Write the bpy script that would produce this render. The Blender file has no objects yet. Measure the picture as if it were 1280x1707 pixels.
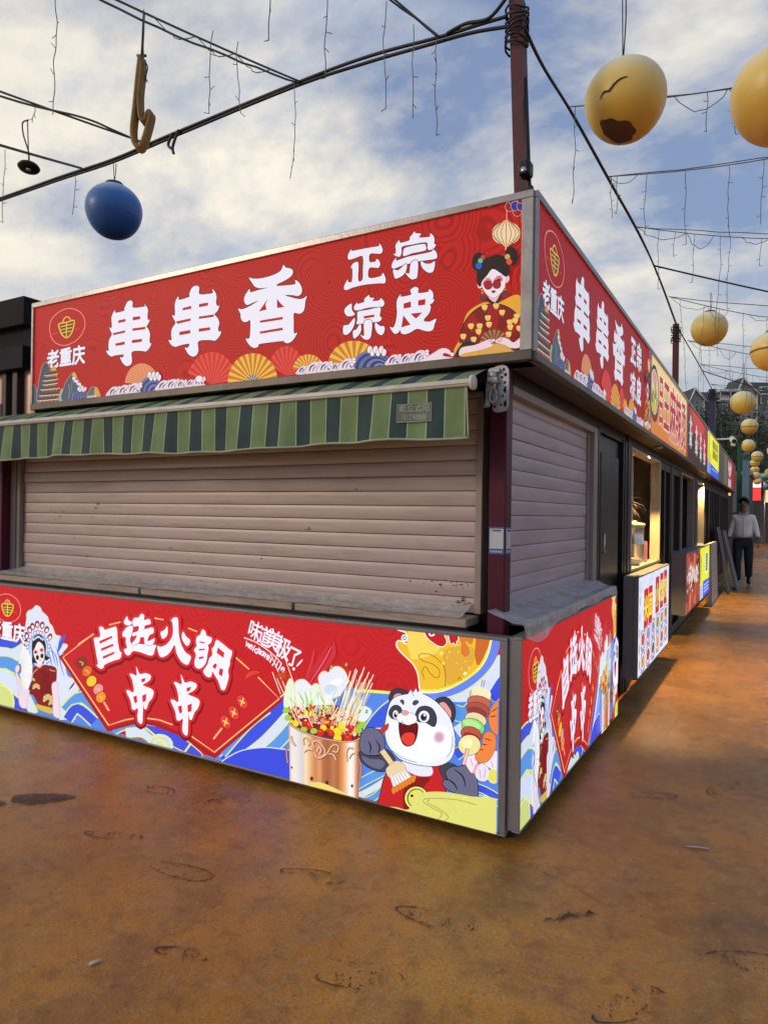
import bpy, bmesh, math, random
from mathutils import Vector, Matrix
from mathutils.geometry import tessellate_polygon
C = bpy.context.scene.collection
scene = bpy.context.scene
random.seed(7)

# ------------------------------------------------------------------ camera
FPX = 1136.15                      # focal length in pixels of the 1280 x 1707 photograph
CAM = Vector((0.96124, -2.74893, 1.40))
yaw, pitch, roll = -0.519038, 0.0014992, 0.0143254
FWD = Vector((math.sin(yaw)*math.cos(pitch), math.cos(yaw)*math.cos(pitch), math.sin(pitch)))
_r = Vector((math.cos(yaw), -math.sin(yaw), 0)); _u = _r.cross(FWD)
RGT = _r*math.cos(roll)+_u*math.sin(roll); UPV = -_r*math.sin(roll)+_u*math.cos(roll)
cd = bpy.data.cameras.new("camera"); cam = bpy.data.objects.new("camera", cd); C.objects.link(cam)
cd.sensor_fit = 'HORIZONTAL'; cd.sensor_width = 36; cd.lens = FPX/1280*36
cd.clip_start = .05; cd.clip_end = 2000
M = Matrix.Identity(4)
for i in range(3):
    M[i][0] = RGT[i]; M[i][1] = UPV[i]; M[i][2] = -FWD[i]; M[i][3] = CAM[i]
cam.matrix_world = M
scene.camera = cam

# ------------------------------------------------------------------ light, sky, exposure
SUN_EL, SUN_AZ = math.radians(17), math.radians(222)     # azimuth clockwise from +y: low, in front-left of the stall
scene.view_settings.view_transform = 'Standard'; scene.view_settings.look = 'None'
scene.view_settings.exposure = 0; scene.view_settings.gamma = 1
W = bpy.data.worlds.new("World"); scene.world = W; W.use_nodes = True
nt = W.node_tree; N = nt.nodes; N.clear()
def wn(t, **k):
    n = N.new(t)
    for a, v in k.items(): setattr(n, a, v)
    return n
def wl(a, b): nt.links.new(a, b)
out = wn('ShaderNodeOutputWorld'); bg = wn('ShaderNodeBackground'); bg.inputs[1].default_value = .10
wl(bg.outputs[0], out.inputs[0])
sky = wn('ShaderNodeTexSky', sky_type='NISHITA', sun_disc=False, sun_elevation=SUN_EL, sun_rotation=SUN_AZ, air_density=1.2, dust_density=1.5)
tc = wn('ShaderNodeTexCoord')
sep = wn('ShaderNodeSeparateXYZ'); wl(tc.outputs['Generated'], sep.inputs[0])
def wmath(op, a, b=None, clamp=False):
    n = wn('ShaderNodeMath', operation=op, use_clamp=clamp)
    for i, v in enumerate((a, b)):
        if v is None: continue
        if isinstance(v, (int, float)): n.inputs[i].default_value = v
        else: wl(v, n.inputs[i])
    return n.outputs[0]
den = wmath('ADD', wmath('MAXIMUM', sep.outputs[2], 0.0), .28)
cx = wmath('DIVIDE', sep.outputs[0], den); cy = wmath('DIVIDE', sep.outputs[1], den)
comb = wn('ShaderNodeCombineXYZ'); wl(cx, comb.inputs[0]); wl(cy, comb.inputs[1])
mp = wn('ShaderNodeMapping'); wl(comb.outputs[0], mp.inputs[0])
mp.inputs['Rotation'].default_value = (0, 0, math.radians(28)); mp.inputs['Scale'].default_value = (1.05, 1.3, 1); mp.inputs['Location'].default_value = (3.1, .4, 0)
n1 = wn('ShaderNodeTexNoise'); n1.inputs['Scale'].default_value = 1.9; n1.inputs['Detail'].default_value = 12; n1.inputs['Roughness'].default_value = .60; n1.inputs['Distortion'].default_value = .15
wl(mp.outputs[0], n1.inputs['Vector'])
n2 = wn('ShaderNodeTexNoise'); n2.inputs['Scale'].default_value = 2.6; n2.inputs['Detail'].default_value = 10; n2.inputs['Roughness'].default_value = .62; n2.inputs['Distortion'].default_value = .1
mp2 = wn('ShaderNodeMapping'); wl(comb.outputs[0], mp2.inputs[0]); mp2.inputs['Rotation'].default_value = (0, 0, math.radians(20)); mp2.inputs['Scale'].default_value = (.9, 1.25, 1); mp2.inputs['Location'].default_value = (1.3, 2.2, 0)
wl(mp2.outputs[0], n2.inputs['Vector'])
def wramp(fac, pts):
    n = wn('ShaderNodeValToRGB'); cr = n.color_ramp
    while len(cr.elements) < len(pts): cr.elements.new(.5)
    for e, (p, c) in zip(cr.elements, pts): e.position = p; e.color = (*c, 1) if len(c) == 3 else c
    wl(fac, n.inputs[0]); return n.outputs[0]
# open blue sky grows towards +x (the alley side) and with height
side = wmath('ADD', wmath('ADD', wmath('MULTIPLY', sep.outputs[0], .22), wmath('MULTIPLY', sep.outputs[2], .05)), .075)
cover = wmath('SUBTRACT', n1.outputs[0], side)
mask = wramp(cover, [(.36, (0, 0, 0)), (.47, (.5,)*3), (.60, (1, 1, 1))])
lowhaze = wramp(sep.outputs[2], [(.0, (1, 1, 1)), (.16, (.7,)*3), (.34, (0, 0, 0))])
ccol = wramp(n2.outputs[0], [(.34, (5.2, 5.8, 6.8)), (.43, (6.9, 7.0, 7.1)), (.51, (8.7, 8.2, 7.3)), (.60, (10., 9.3, 8.0))])
def wmix(f, a, b):
    n = wn('ShaderNodeMix', data_type='RGBA')
    if isinstance(f, (int, float)): n.inputs[0].default_value = f
    else: wl(f, n.inputs[0])
    for i, v in ((6, a), (7, b)):
        if isinstance(v, tuple): n.inputs[i].default_value = (*v, 1)
        else: wl(v, n.inputs[i])
    return n.outputs[2]
blue = wmix(.62, sky.outputs[0], (3.0, 4.0, 6.6))
c1 = wmix(mask, blue, ccol)
c2 = wmix(lowhaze, c1, (6.0, 6.1, 6.2))
wl(c2, bg.inputs[0])

sd = bpy.data.lights.new("sun", 'SUN'); sd.energy = .8; sd.angle = math.radians(12); sd.color = (1, .80, .60)
sun = bpy.data.objects.new("sun", sd); C.objects.link(sun)
sdir = Vector((math.sin(SUN_AZ)*math.cos(SUN_EL), math.cos(SUN_AZ)*math.cos(SUN_EL), math.sin(SUN_EL)))
sun.rotation_euler = sdir.to_track_quat('Z', 'Y').to_euler()

# ------------------------------------------------------------------ helpers: colour, materials
def s2l(c):
    return tuple((v/255/12.92 if v/255 <= .04045 else ((v/255+.055)/1.055)**2.4) for v in c)
MATS = {}
def mat(name, rgb, rough=.5, metal=0, var=.12, scale=6, bump=.0, bscale=40, spec=.5, stretch=(1, 1, 1), dirt=None, dscale=3, damt=.5):
    """Principled surface whose colour and gloss wander with noise; optional dirt colour."""
    if name in MATS: return MATS[name]
    m = bpy.data.materials.new(name); m.use_nodes = True; t = m.node_tree; nd = t.nodes
    b = nd['Principled BSDF']; b.inputs['Metallic'].default_value = metal
    b.inputs['Specular IOR Level'].default_value = spec
    co = nd.new('ShaderNodeTexCoord'); mpn = nd.new('ShaderNodeMapping'); mpn.inputs['Scale'].default_value = stretch
    t.links.new(co.outputs['Object'], mpn.inputs[0])
    nz = nd.new('ShaderNodeTexNoise'); nz.inputs['Scale'].default_value = scale; nz.inputs['Detail'].default_value = 7; nz.inputs['Roughness'].default_value = .62
    t.links.new(mpn.outputs[0], nz.inputs['Vector'])
    r = nd.new('ShaderNodeValToRGB'); r.color_ramp.elements[0].position = .3; r.color_ramp.elements[1].position = .72
    r.color_ramp.elements[0].color = (*[max(0, c*(1-var)) for c in rgb], 1); r.color_ramp.elements[1].color = (*[min(1, c*(1+var)) for c in rgb], 1)
    t.links.new(nz.outputs[0], r.inputs[0]); col = r.outputs[0]
    if dirt:
        n3 = nd.new('ShaderNodeTexNoise'); n3.inputs['Scale'].default_value = dscale; n3.inputs['Detail'].default_value = 9; n3.inputs['Roughness'].default_value = .7
        t.links.new(mpn.outputs[0], n3.inputs['Vector'])
        r3 = nd.new('ShaderNodeValToRGB'); r3.color_ramp.elements[0].position = .5; r3.color_ramp.elements[1].position = .75
        r3.color_ramp.elements[0].color = (0, 0, 0, 1); r3.color_ramp.elements[1].color = (damt, damt, damt, 1)
        t.links.new(n3.outputs[0], r3.inputs[0])
        mx = nd.new('ShaderNodeMix'); mx.data_type = 'RGBA'
        t.links.new(r3.outputs[0], mx.inputs[0]); t.links.new(col, mx.inputs[6]); mx.inputs[7].default_value = (*dirt, 1); col = mx.outputs[2]
    t.links.new(col, b.inputs['Base Color'])
    mr = nd.new('ShaderNodeMapRange'); mr.inputs[3].default_value = max(.03, rough-.1); mr.inputs[4].default_value = min(1, rough+.12)
    t.links.new(nz.outputs[0], mr.inputs[0]); t.links.new(mr.outputs[0], b.inputs['Roughness'])
    if bump:
        nb = nd.new('ShaderNodeTexNoise'); nb.inputs['Scale'].default_value = bscale; nb.inputs['Detail'].default_value = 5
        t.links.new(mpn.outputs[0], nb.inputs['Vector'])
        bp = nd.new('ShaderNodeBump'); bp.inputs['Strength'].default_value = bump; bp.inputs['Distance'].default_value = .02
        t.links.new(nb.outputs[0], bp.inputs['Height']); t.links.new(bp.outputs[0], b.inputs['Normal'])
    MATS[name] = m; return m
def print_mat(name, strength):
    """Translucent printed film over lamps: colour comes from the print, it glows and has a slight gloss."""
    m = bpy.data.materials.new(name); m.use_nodes = True; t = m.node_tree; nd = t.nodes; b = nd['Principled BSDF']
    a = nd.new('ShaderNodeAttribute'); a.attribute_name = 'Col'
    t.links.new(a.outputs['Color'], b.inputs['Emission Color']); b.inputs['Emission Strength'].default_value = strength
    dk = nd.new('ShaderNodeMix'); dk.data_type = 'RGBA'; dk.blend_type = 'MULTIPLY'; dk.inputs[0].default_value = 1
    t.links.new(a.outputs['Color'], dk.inputs[6]); dk.inputs[7].default_value = (.45, .45, .45, 1)
    t.links.new(dk.outputs[2], b.inputs['Base Color']); b.inputs['Roughness'].default_value = .45; b.inputs['Specular IOR Level'].default_value = .25
    return m
def red_film(name, strength, base, dark, ring_scale):
    """Backlit red film printed with fine wavy line pattern."""
    m = bpy.data.materials.new(name); m.use_nodes = True; t = m.node_tree; nd = t.nodes; b = nd['Principled BSDF']
    co = nd.new('ShaderNodeTexCoord')
    vo = nd.new('ShaderNodeTexVoronoi'); vo.inputs['Scale'].default_value = ring_scale
    t.links.new(co.outputs['Object'], vo.inputs['Vector'])
    nz = nd.new('ShaderNodeTexNoise'); nz.inputs['Scale'].default_value = 4; nz.inputs['Detail'].default_value = 2
    t.links.new(co.outputs['Object'], nz.inputs['Vector'])
    ad = nd.new('ShaderNodeMath'); ad.operation = 'MULTIPLY_ADD'; t.links.new(nz.outputs[0], ad.inputs[0]); ad.inputs[1].default_value = .22
    t.links.new(vo.outputs['Distance'], ad.inputs[2])
    sn = nd.new('ShaderNodeMath'); sn.operation = 'MULTIPLY'; t.links.new(ad.outputs[0], sn.inputs[0]); sn.inputs[1].default_value = 130
    s2 = nd.new('ShaderNodeMath'); s2.operation = 'SINE'; t.links.new(sn.outputs[0], s2.inputs[0])
    r = nd.new('ShaderNodeValToRGB'); r.color_ramp.elements[0].position = .15; r.color_ramp.elements[1].position = .95
    r.color_ramp.elements[0].color = (*base, 1); r.color_ramp.elements[1].color = (*dark, 1)
    t.links.new(s2.outputs[0], r.inputs[0])
    t.links.new(r.outputs[0], b.inputs['Emission Color']); b.inputs['Emission Strength'].default_value = strength
    dk = nd.new('ShaderNodeMix'); dk.data_type = 'RGBA'; dk.blend_type = 'MULTIPLY'; dk.inputs[0].default_value = 1; t.links.new(r.outputs[0], dk.inputs[6]); dk.inputs[7].default_value = (.55, .5, .5, 1)
    t.links.new(dk.outputs[2], b.inputs['Base Color']); b.inputs['Roughness'].default_value = .5; b.inputs['Specular IOR Level'].default_value = .2
    return m
def glow(name, rgb, strength):
    if name in MATS: return MATS[name]
    m = bpy.data.materials.new(name); m.use_nodes = True; b = m.node_tree.nodes['Principled BSDF']
    b.inputs['Base Color'].default_value = (*rgb, 1); b.inputs['Emission Color'].default_value = (*rgb, 1); b.inputs['Emission Strength'].default_value = strength
    MATS[name] = m; return m

# ------------------------------------------------------------------ helpers: objects
def tag(o, label=None, cat=None, group=None, kind=None):
    if label: o['label'] = label
    if cat: o['category'] = cat
    if group: o['group'] = group
    if kind: o['kind'] = kind
    return o
def thing(name, loc, label, cat, group=None):
    o = bpy.data.objects.new(name, None); C.objects.link(o); o.location = loc; o.empty_display_size = .1
    return tag(o, label, cat, group)
def origin(p):
    v = Vector((0, 0, 0))
    while p: v += p.location; p = p.parent
    return v
class MB:
    """collects world-space geometry and links it as one mesh object"""
    def __init__(s): s.v = []; s.f = []; s.sm = []
    def add(s, vs, fs, smooth=False):
        k = len(s.v); s.v += [tuple(v) for v in vs]; s.f += [tuple(i+k for i in f) for f in fs]; s.sm += [smooth]*len(fs); return s
    def box(s, x0, x1, y0, y1, z0, z1, rot=0, piv=None):
        vs = [(x0, y0, z0), (x1, y0, z0), (x1, y1, z0), (x0, y1, z0), (x0, y0, z1), (x1, y0, z1), (x1, y1, z1), (x0, y1, z1)]
        if rot:
            p = Vector(piv) if piv else Vector(((x0+x1)/2, (y0+y1)/2, 0)); R = Matrix.Rotation(rot, 3, 'Z')
            vs = [tuple(R @ (Vector(v)-p)+p) for v in vs]
        return s.add(vs, [(0, 3, 2, 1), (4, 5, 6, 7), (0, 1, 5, 4), (1, 2, 6, 5), (2, 3, 7, 6), (3, 0, 4, 7)])
    def bbox(s, x0, x1, y0, y1, z0, z1, b=.004):
        """box with bevelled edges"""
        bm = bmesh.new(); bmesh.ops.create_cube(bm, size=1)
        for v in bm.verts: v.co = Vector(((x0+x1)/2+v.co.x*(x1-x0), (y0+y1)/2+v.co.y*(y1-y0), (z0+z1)/2+v.co.z*(z1-z0)))
        bmesh.ops.bevel(bm, geom=list(bm.edges), offset=b, segments=2, affect='EDGES', profile=.5)
        bm.verts.index_update(); s.add([v.co for v in bm.verts], [[v.index for v in f.verts] for f in bm.faces]); bm.free(); return s
    def tube(s, pts, r, seg=6, taper=None, cap=True):
        pts = [Vector(p) for p in pts]; rings = []; n = len(pts); k0 = len(s.v); vs = []; fs = []
        up = Vector((0, 0, 1)); d = (pts[1]-pts[0]).normalized()
        a = d.cross(up) if abs(d.z) < .95 else d.cross(Vector((1, 0, 0))); a.normalize()
        for i, p in enumerate(pts):
            d = (pts[min(i+1, n-1)]-pts[max(i-1, 0)]).normalized(); a = (a-d*a.dot(d)).normalized(); b = d.cross(a)
            rr = r if taper is None else r*taper[i]
            for j in range(seg):
                t = 2*math.pi*j/seg; vs.append(p+(a*math.cos(t)+b*math.sin(t))*rr)
        for i in range(n-1):
            for j in range(seg): fs.append((i*seg+j, i*seg+(j+1) % seg, (i+1)*seg+(j+1) % seg, (i+1)*seg+j))
        if cap: fs.append(tuple(reversed(range(seg)))); fs.append(tuple((n-1)*seg+j for j in range(seg)))
        return s.add(vs, fs, True)
    def lathe(s, prof, c=(0, 0, 0), seg=24, axis=None):
        vs = []; fs = []; c = Vector(c); R = Vector((0, 0, 1)).rotation_difference(Vector(axis)).to_matrix() if axis else Matrix.Identity(3)
        for r, z in prof:
            for j in range(seg):
                t = 2*math.pi*j/seg; vs.append(R @ Vector((r*math.cos(t), r*math.sin(t), z))+c)
        for i in range(len(prof)-1):
            for j in range(seg): fs.append((i*seg+j, i*seg+(j+1) % seg, (i+1)*seg+(j+1) % seg, (i+1)*seg+j))
        if prof[0][0] > 1e-5: fs.append(tuple(reversed(range(seg))))
        if prof[-1][0] > 1e-5: fs.append(tuple((len(prof)-1)*seg+j for j in range(seg)))
        return s.add(vs, fs, True)
    def build(s, name, m, parent=None):
        me = bpy.data.meshes.new(name); o = origin(parent)
        me.from_pydata([tuple(Vector(v)-o) for v in s.v], [], s.f); me.update()
        for p, q in zip(me.polygons, s.sm): p.use_smooth = q
        me.materials.append(m); ob = bpy.data.objects.new(name, me); C.objects.link(ob); ob.parent = parent
        return ob
def structure(o): o['kind'] = 'structure'; return o
def copy_tree(o, parent=None):
    c = o.copy(); C.objects.link(c); c.parent = parent
    for ch in [x for x in bpy.data.objects if x.parent == o]: copy_tree(ch, c)
    return c
def text_mesh(body, size=1, bold=0.0, res=4):
    cu = bpy.data.curves.new('t', 'FONT'); cu.body = body; cu.size = size; cu.offset = bold; cu.resolution_u = res; cu.align_x = 'CENTER'; cu.align_y = 'CENTER'
    o = bpy.data.objects.new('t', cu); C.objects.link(o)
    dg = bpy.context.evaluated_depsgraph_get(); e = o.evaluated_get(dg); me = e.to_mesh()
    vs = [(v.co.x, v.co.y) for v in me.vertices]; fs = [tuple(p.vertices) for p in me.polygons]
    e.to_mesh_clear(); bpy.data.objects.remove(o); bpy.data.curves.remove(cu)
    if vs:
        ax = (min(v[0] for v in vs)+max(v[0] for v in vs))/2; ay = (min(v[1] for v in vs)+max(v[1] for v in vs))/2
        vs = [(x-ax, y-ay) for x, y in vs]
    return vs, fs

# ------------------------------------------------------------------ printed artwork on the light boxes
def wall(px, py, y=0.0):
    """survey: where the sight line of photograph pixel (px, py) meets the shop front plane -> (x, z) in metres"""
    d = FWD+RGT*((px-640)/FPX)-UPV*((py-853.5)/FPX); t = (y-CAM.y)/d.y
    return (CAM.x+d.x*t, CAM.z+d.z*t)
def spline(p, closed=True, n=5):
    o = []; L = len(p)
    for i in range(L if closed else L-1):
        P = [p[(i+k) % L] if closed else p[min(max(i+k, 0), L-1)] for k in (-1, 0, 1, 2)]
        for j in range(n):
            t = j/n
            o.append(tuple(.5*(2*P[1][a]+(P[2][a]-P[0][a])*t+(2*P[0][a]-5*P[1][a]+4*P[2][a]-P[3][a])*t*t+(3*P[1][a]-P[0][a]-3*P[2][a]+P[3][a])*t**3) for a in (0, 1)))
    if not closed: o.append(tuple(p[-1]))
    return o
class Sheet:
    """one printed panel: maps artwork to the front wall (side=False) or the alley wall (side=True)"""
    def __init__(s, parent, plane, side, umap, clip, m):
        s.parent, s.plane, s.side, s.umap, s.clip, s.m = parent, plane, side, umap, clip, m
        s.layer = 1; s.zm = (0, 0, 1); s.reset()
    def reset(s): s.v = []; s.f = []; s.c = []
    def z(s, ox, oy, sc): s.zm = (ox, oy, sc)
    def P(s, X, Y):
        if s.zm is None: return (X, Y)
        return wall(s.zm[0]+X/s.zm[2], s.zm[1]+Y/s.zm[2])
    def _put(s, loops, col, tris=None):
        """loops in wall metres"""
        col = s2l(col); e = .0008+.000012*s.layer; s.layer += 1
        if tris is None:
            if len(loops) == 1:
                lp = s._clip([(s.umap(u), w) for u, w in loops[0]])
                if len(lp) < 3: return
                loops = [lp]
            else:
                loops = [[(s.umap(u), w) for u, w in l] for l in loops]
                if any(u < s.clip[0] or u > s.clip[1] for u, w in loops[0]): loops = [s._clip(loops[0])]
                if len(loops[0]) < 3: return
            fl = [q for l in loops for q in l]
            tris = tessellate_polygon([[Vector((u, w, 0)) for u, w in l] for l in loops])
        else:
            fl = [(s.umap(u), w) for u, w in loops[0]]
            if any(u < s.clip[0] or u > s.clip[1] for u, w in fl): return
        k = len(s.v)
        for u, w in fl:
            s.v.append((s.plane+e, u, w) if s.side else (u, s.plane-e, w)); s.c.append((*col, 1))
        for t in tris:
            a, b, c = [fl[i] for i in t]
            ar = (b[0]-a[0])*(c[1]-a[1])-(b[1]-a[1])*(c[0]-a[0])
            if abs(ar) < 1e-12: continue
            t = tuple(t) if ar > 0 else (t[0], t[2], t[1])
            s.f.append(tuple(i+k for i in t))
    def _clip(s, p):
        u0, u1, w0, w1 = s.clip
        for ax, lim, sg in ((0, u0, 1), (0, u1, -1), (1, w0, 1), (1, w1, -1)):
            o = []
            for i in range(len(p)):
                a, b = p[i-1], p[i]; ia = (a[ax]-lim)*sg >= 0; ib = (b[ax]-lim)*sg >= 0
                if ia != ib:
                    t = (lim-a[ax])/(b[ax]-a[ax]); o.append((a[0]+(b[0]-a[0])*t, a[1]+(b[1]-a[1])*t))
                if ib: o.append(b)
            p = o
            if len(p) < 3: return []
        return p
    def poly(s, col, pts, *holes): s._put([[s.P(*q) for q in l] for l in (pts, *holes)], col)
    def glyph(s, col, pts, *holes, edge=None, ew=10, n=3):
        if edge: s.line(edge, ew, pts, closed=True, n=n)
        s._put([[s.P(*q) for q in (spline(pts, True, n) if i == 0 else l)] for i, l in enumerate((pts, *holes))], col)
    def blob(s, col, pts, edge=None, ew=6, n=5):
        if edge: s.line(edge, ew, pts, closed=True, n=n)
        s._put([[s.P(*q) for q in spline(pts, True, n)]], col)
    def ell(s, col, x, y, rx, ry=None, rot=0, edge=None, ew=3, n=18):
        ry = ry or rx; ca, sa = math.cos(rot), math.sin(rot)
        def E(a, b): return [(x+a*math.cos(t)*ca-b*math.sin(t)*sa, y+a*math.cos(t)*sa+b*math.sin(t)*ca) for t in [2*math.pi*i/n for i in range(n)]]
        if edge: s._put([[s.P(*q) for q in E(rx+ew, ry+ew)]], edge)
        s._put([[s.P(*q) for q in E(rx, ry)]], col)
    def line(s, col, w, pts, closed=False, n=5, taper=False, smooth=True):
        q = spline(pts, closed, n) if smooth and n > 1 else list(pts)
        if smooth is False: q = list(pts)
        L = len(q); lo = []; hi = []
        for i in range(L):
            a = q[i-1] if (i or closed) else q[0]; b = q[(i+1) % L] if (i < L-1 or closed) else q[-1]
            dx, dy = b[0]-a[0], b[1]-a[1]; d = math.hypot(dx, dy) or 1; h = w/2
            if taper: h *= .15+.85*math.sin(math.pi*(.06+.88*i/(L-1)))
            lo.append((q[i][0]-dy/d*h, q[i][1]+dx/d*h)); hi.append((q[i][0]+dy/d*h, q[i][1]-dx/d*h))
        if closed:       # a ring of quads, one layer
            lay = s.layer
            for i in range(L):
                j = (i+1) % L; s.layer = lay+(i % 2); s._put([[s.P(*p) for p in (lo[i], lo[j], hi[j], hi[i])]], col)
            s.layer = lay+2
        elif L > 2:
            lay = s.layer
            for i in range(L-1): s.layer = lay+(i % 2); s._put([[s.P(*p) for p in (lo[i], lo[i+1], hi[i+1], hi[i])]], col)
            s.layer = lay+2
        else: s._put([[s.P(*p) for p in lo+hi[::-1]]], col)
    def band(s, col, w, pts, edge=(222, 236, 130), ew=12):
        s.line(edge, w+ew, pts); s.line(col, w, pts)
    def fan(s, c1, c2, x, y, rx, ry, n=22, a0=2, a1=178, rin=0, gap=None):
        for i in range(n):
            t0 = math.radians(a0+(a1-a0)*i/n); t1 = math.radians(a0+(a1-a0)*(i+1)/n)
            e = lambda t, k: (x+rx*k*math.cos(t), y-ry*k*math.sin(t))
            s.poly(c1 if i % 2 == 0 else c2, [e(t0, rin), e(t0, 1), e((t0+t1)/2, 1.0), e(t1, 1), e(t1, rin)] if rin else [(x, y), e(t0, 1), e(t1, 1)])
    def text(s, col, body, x, y, h, sx=1, rot=0, bold=.03, edge=None, ew=.03):
        """body centred on zoom point (x, y), h metres high"""
        cx, cy = s.P(x, y); ca, sa = math.cos(rot), math.sin(rot)
        vs, fs = text_mesh(body, 1, 0)
        if not vs: return
        tr = [(f[0], f[i], f[i+1]) for f in fs for i in range(1, len(f)-1)]
        for c, bo in ((edge, bold+ew), (col, bold)):
            if c is None: continue
            offs = [(bo*math.cos(q*math.pi/4+.39), bo*math.sin(q*math.pi/4+.39)) for q in range(8)]+[(0, 0)]
            for du, dw in offs:
                s._put([[(cx+((u*sx+du)*ca-(w+dw)*sa)*h, cy+((u*sx+du)*sa+(w+dw)*ca)*h) for u, w in vs]], c, tr)
    def end(s, name, label=None):
        if not s.v: s.reset(); return None
        me = bpy.data.meshes.new(name); o = origin(s.parent)
        me.from_pydata([tuple(Vector(v)-o) for v in s.v], [], s.f); me.update()
        at = me.color_attributes.new('Col', 'FLOAT_COLOR', 'POINT')
        at.data.foreach_set('color', [x for c in s.c for x in c])
        me.materials.append(s.m); ob = bpy.data.objects.new(name, me); C.objects.link(ob); ob.parent = s.parent
        if label: ob['label'] = label
        s.reset(); return ob
WHT = (240, 240, 255); DKR = (92, 28, 34)
def emblem(s, pts, bowl, handle, vert, bars, dashes, w):
    s.line((238, 150, 142), w, pts, closed=True, n=6)
    s.blob((110, 62, 20), bowl, n=4)
    s.line((240, 196, 78), w*1.6, bowl, closed=True, n=4)
    s.line((240, 196, 78), w*1.4, handle); s.line((240, 196, 78), w*1.3, vert)
    for b in bars: s.line((240, 196, 78), w*1.2, b)
    for d in dashes: s.line((214, 74, 66), w*1.2, d)
def foam(s, x0, x1, yb, h, seed, navy=(58, 66, 122)):
    """print of curling wave foam along a base line from x0 to x1"""
    r = random.Random(seed); n = max(3, int(abs(x1-x0)/(h*.80)))
    for k in range(n):
        x = x0+(x1-x0)*(k+.5)/n; y = yb(x) if callable(yb) else yb; hh = h*r.uniform(.65, 1.05)
        s.blob((232, 214, 222), [(x-hh*.75, y+hh*.15), (x-hh*.55, y-hh*.35), (x-hh*.1, y-hh*.75), (x+hh*.35, y-hh*.72), (x+hh*.55, y-hh*.4), (x+hh*.3, y-hh*.25), (x+hh*.6, y+hh*.15)], edge=(128, 96, 136), ew=h*.05)
        s.line(navy, h*.13, [(x-hh*.4, y), (x-hh*.25, y-hh*.38), (x+hh*.05, y-hh*.55)], taper=True); s.line((92, 104, 160), h*.09, [(x-hh*.12, y), (x-hh*.02, y-hh*.28), (x+hh*.18, y-hh*.40)], taper=True)
        s.line(navy, h*.10, [(x+hh*.40, y-hh*.02), (x+hh*.22, y-hh*.16), (x+hh*.32, y-hh*.36)], taper=True)
        for q in range(3):
            a = -.4+q*.75; s.ell((246, 234, 238), x+hh*(.42+.12*math.cos(a*2)), y-hh*(.70-q*.20), hh*.13, hh*.11, 0, edge=(150, 110, 140), ew=h*.025)
        if k % 2: s.ell((244, 232, 236), x+hh*.8, y-hh*r.uniform(.5, .9), hh*.08, hh*.08)
def ring_wave(s, x, y, r, ry):
    for k, c in enumerate([(104, 118, 170), (48, 56, 112), (96, 108, 164), (48, 56, 112), (112, 122, 176), (44, 50, 104), (120, 128, 184), (44, 50, 104)]):
        q = 1-k*.115; s.ell(c, x+r*.06*k, y, r*q, ry*q)
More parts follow.
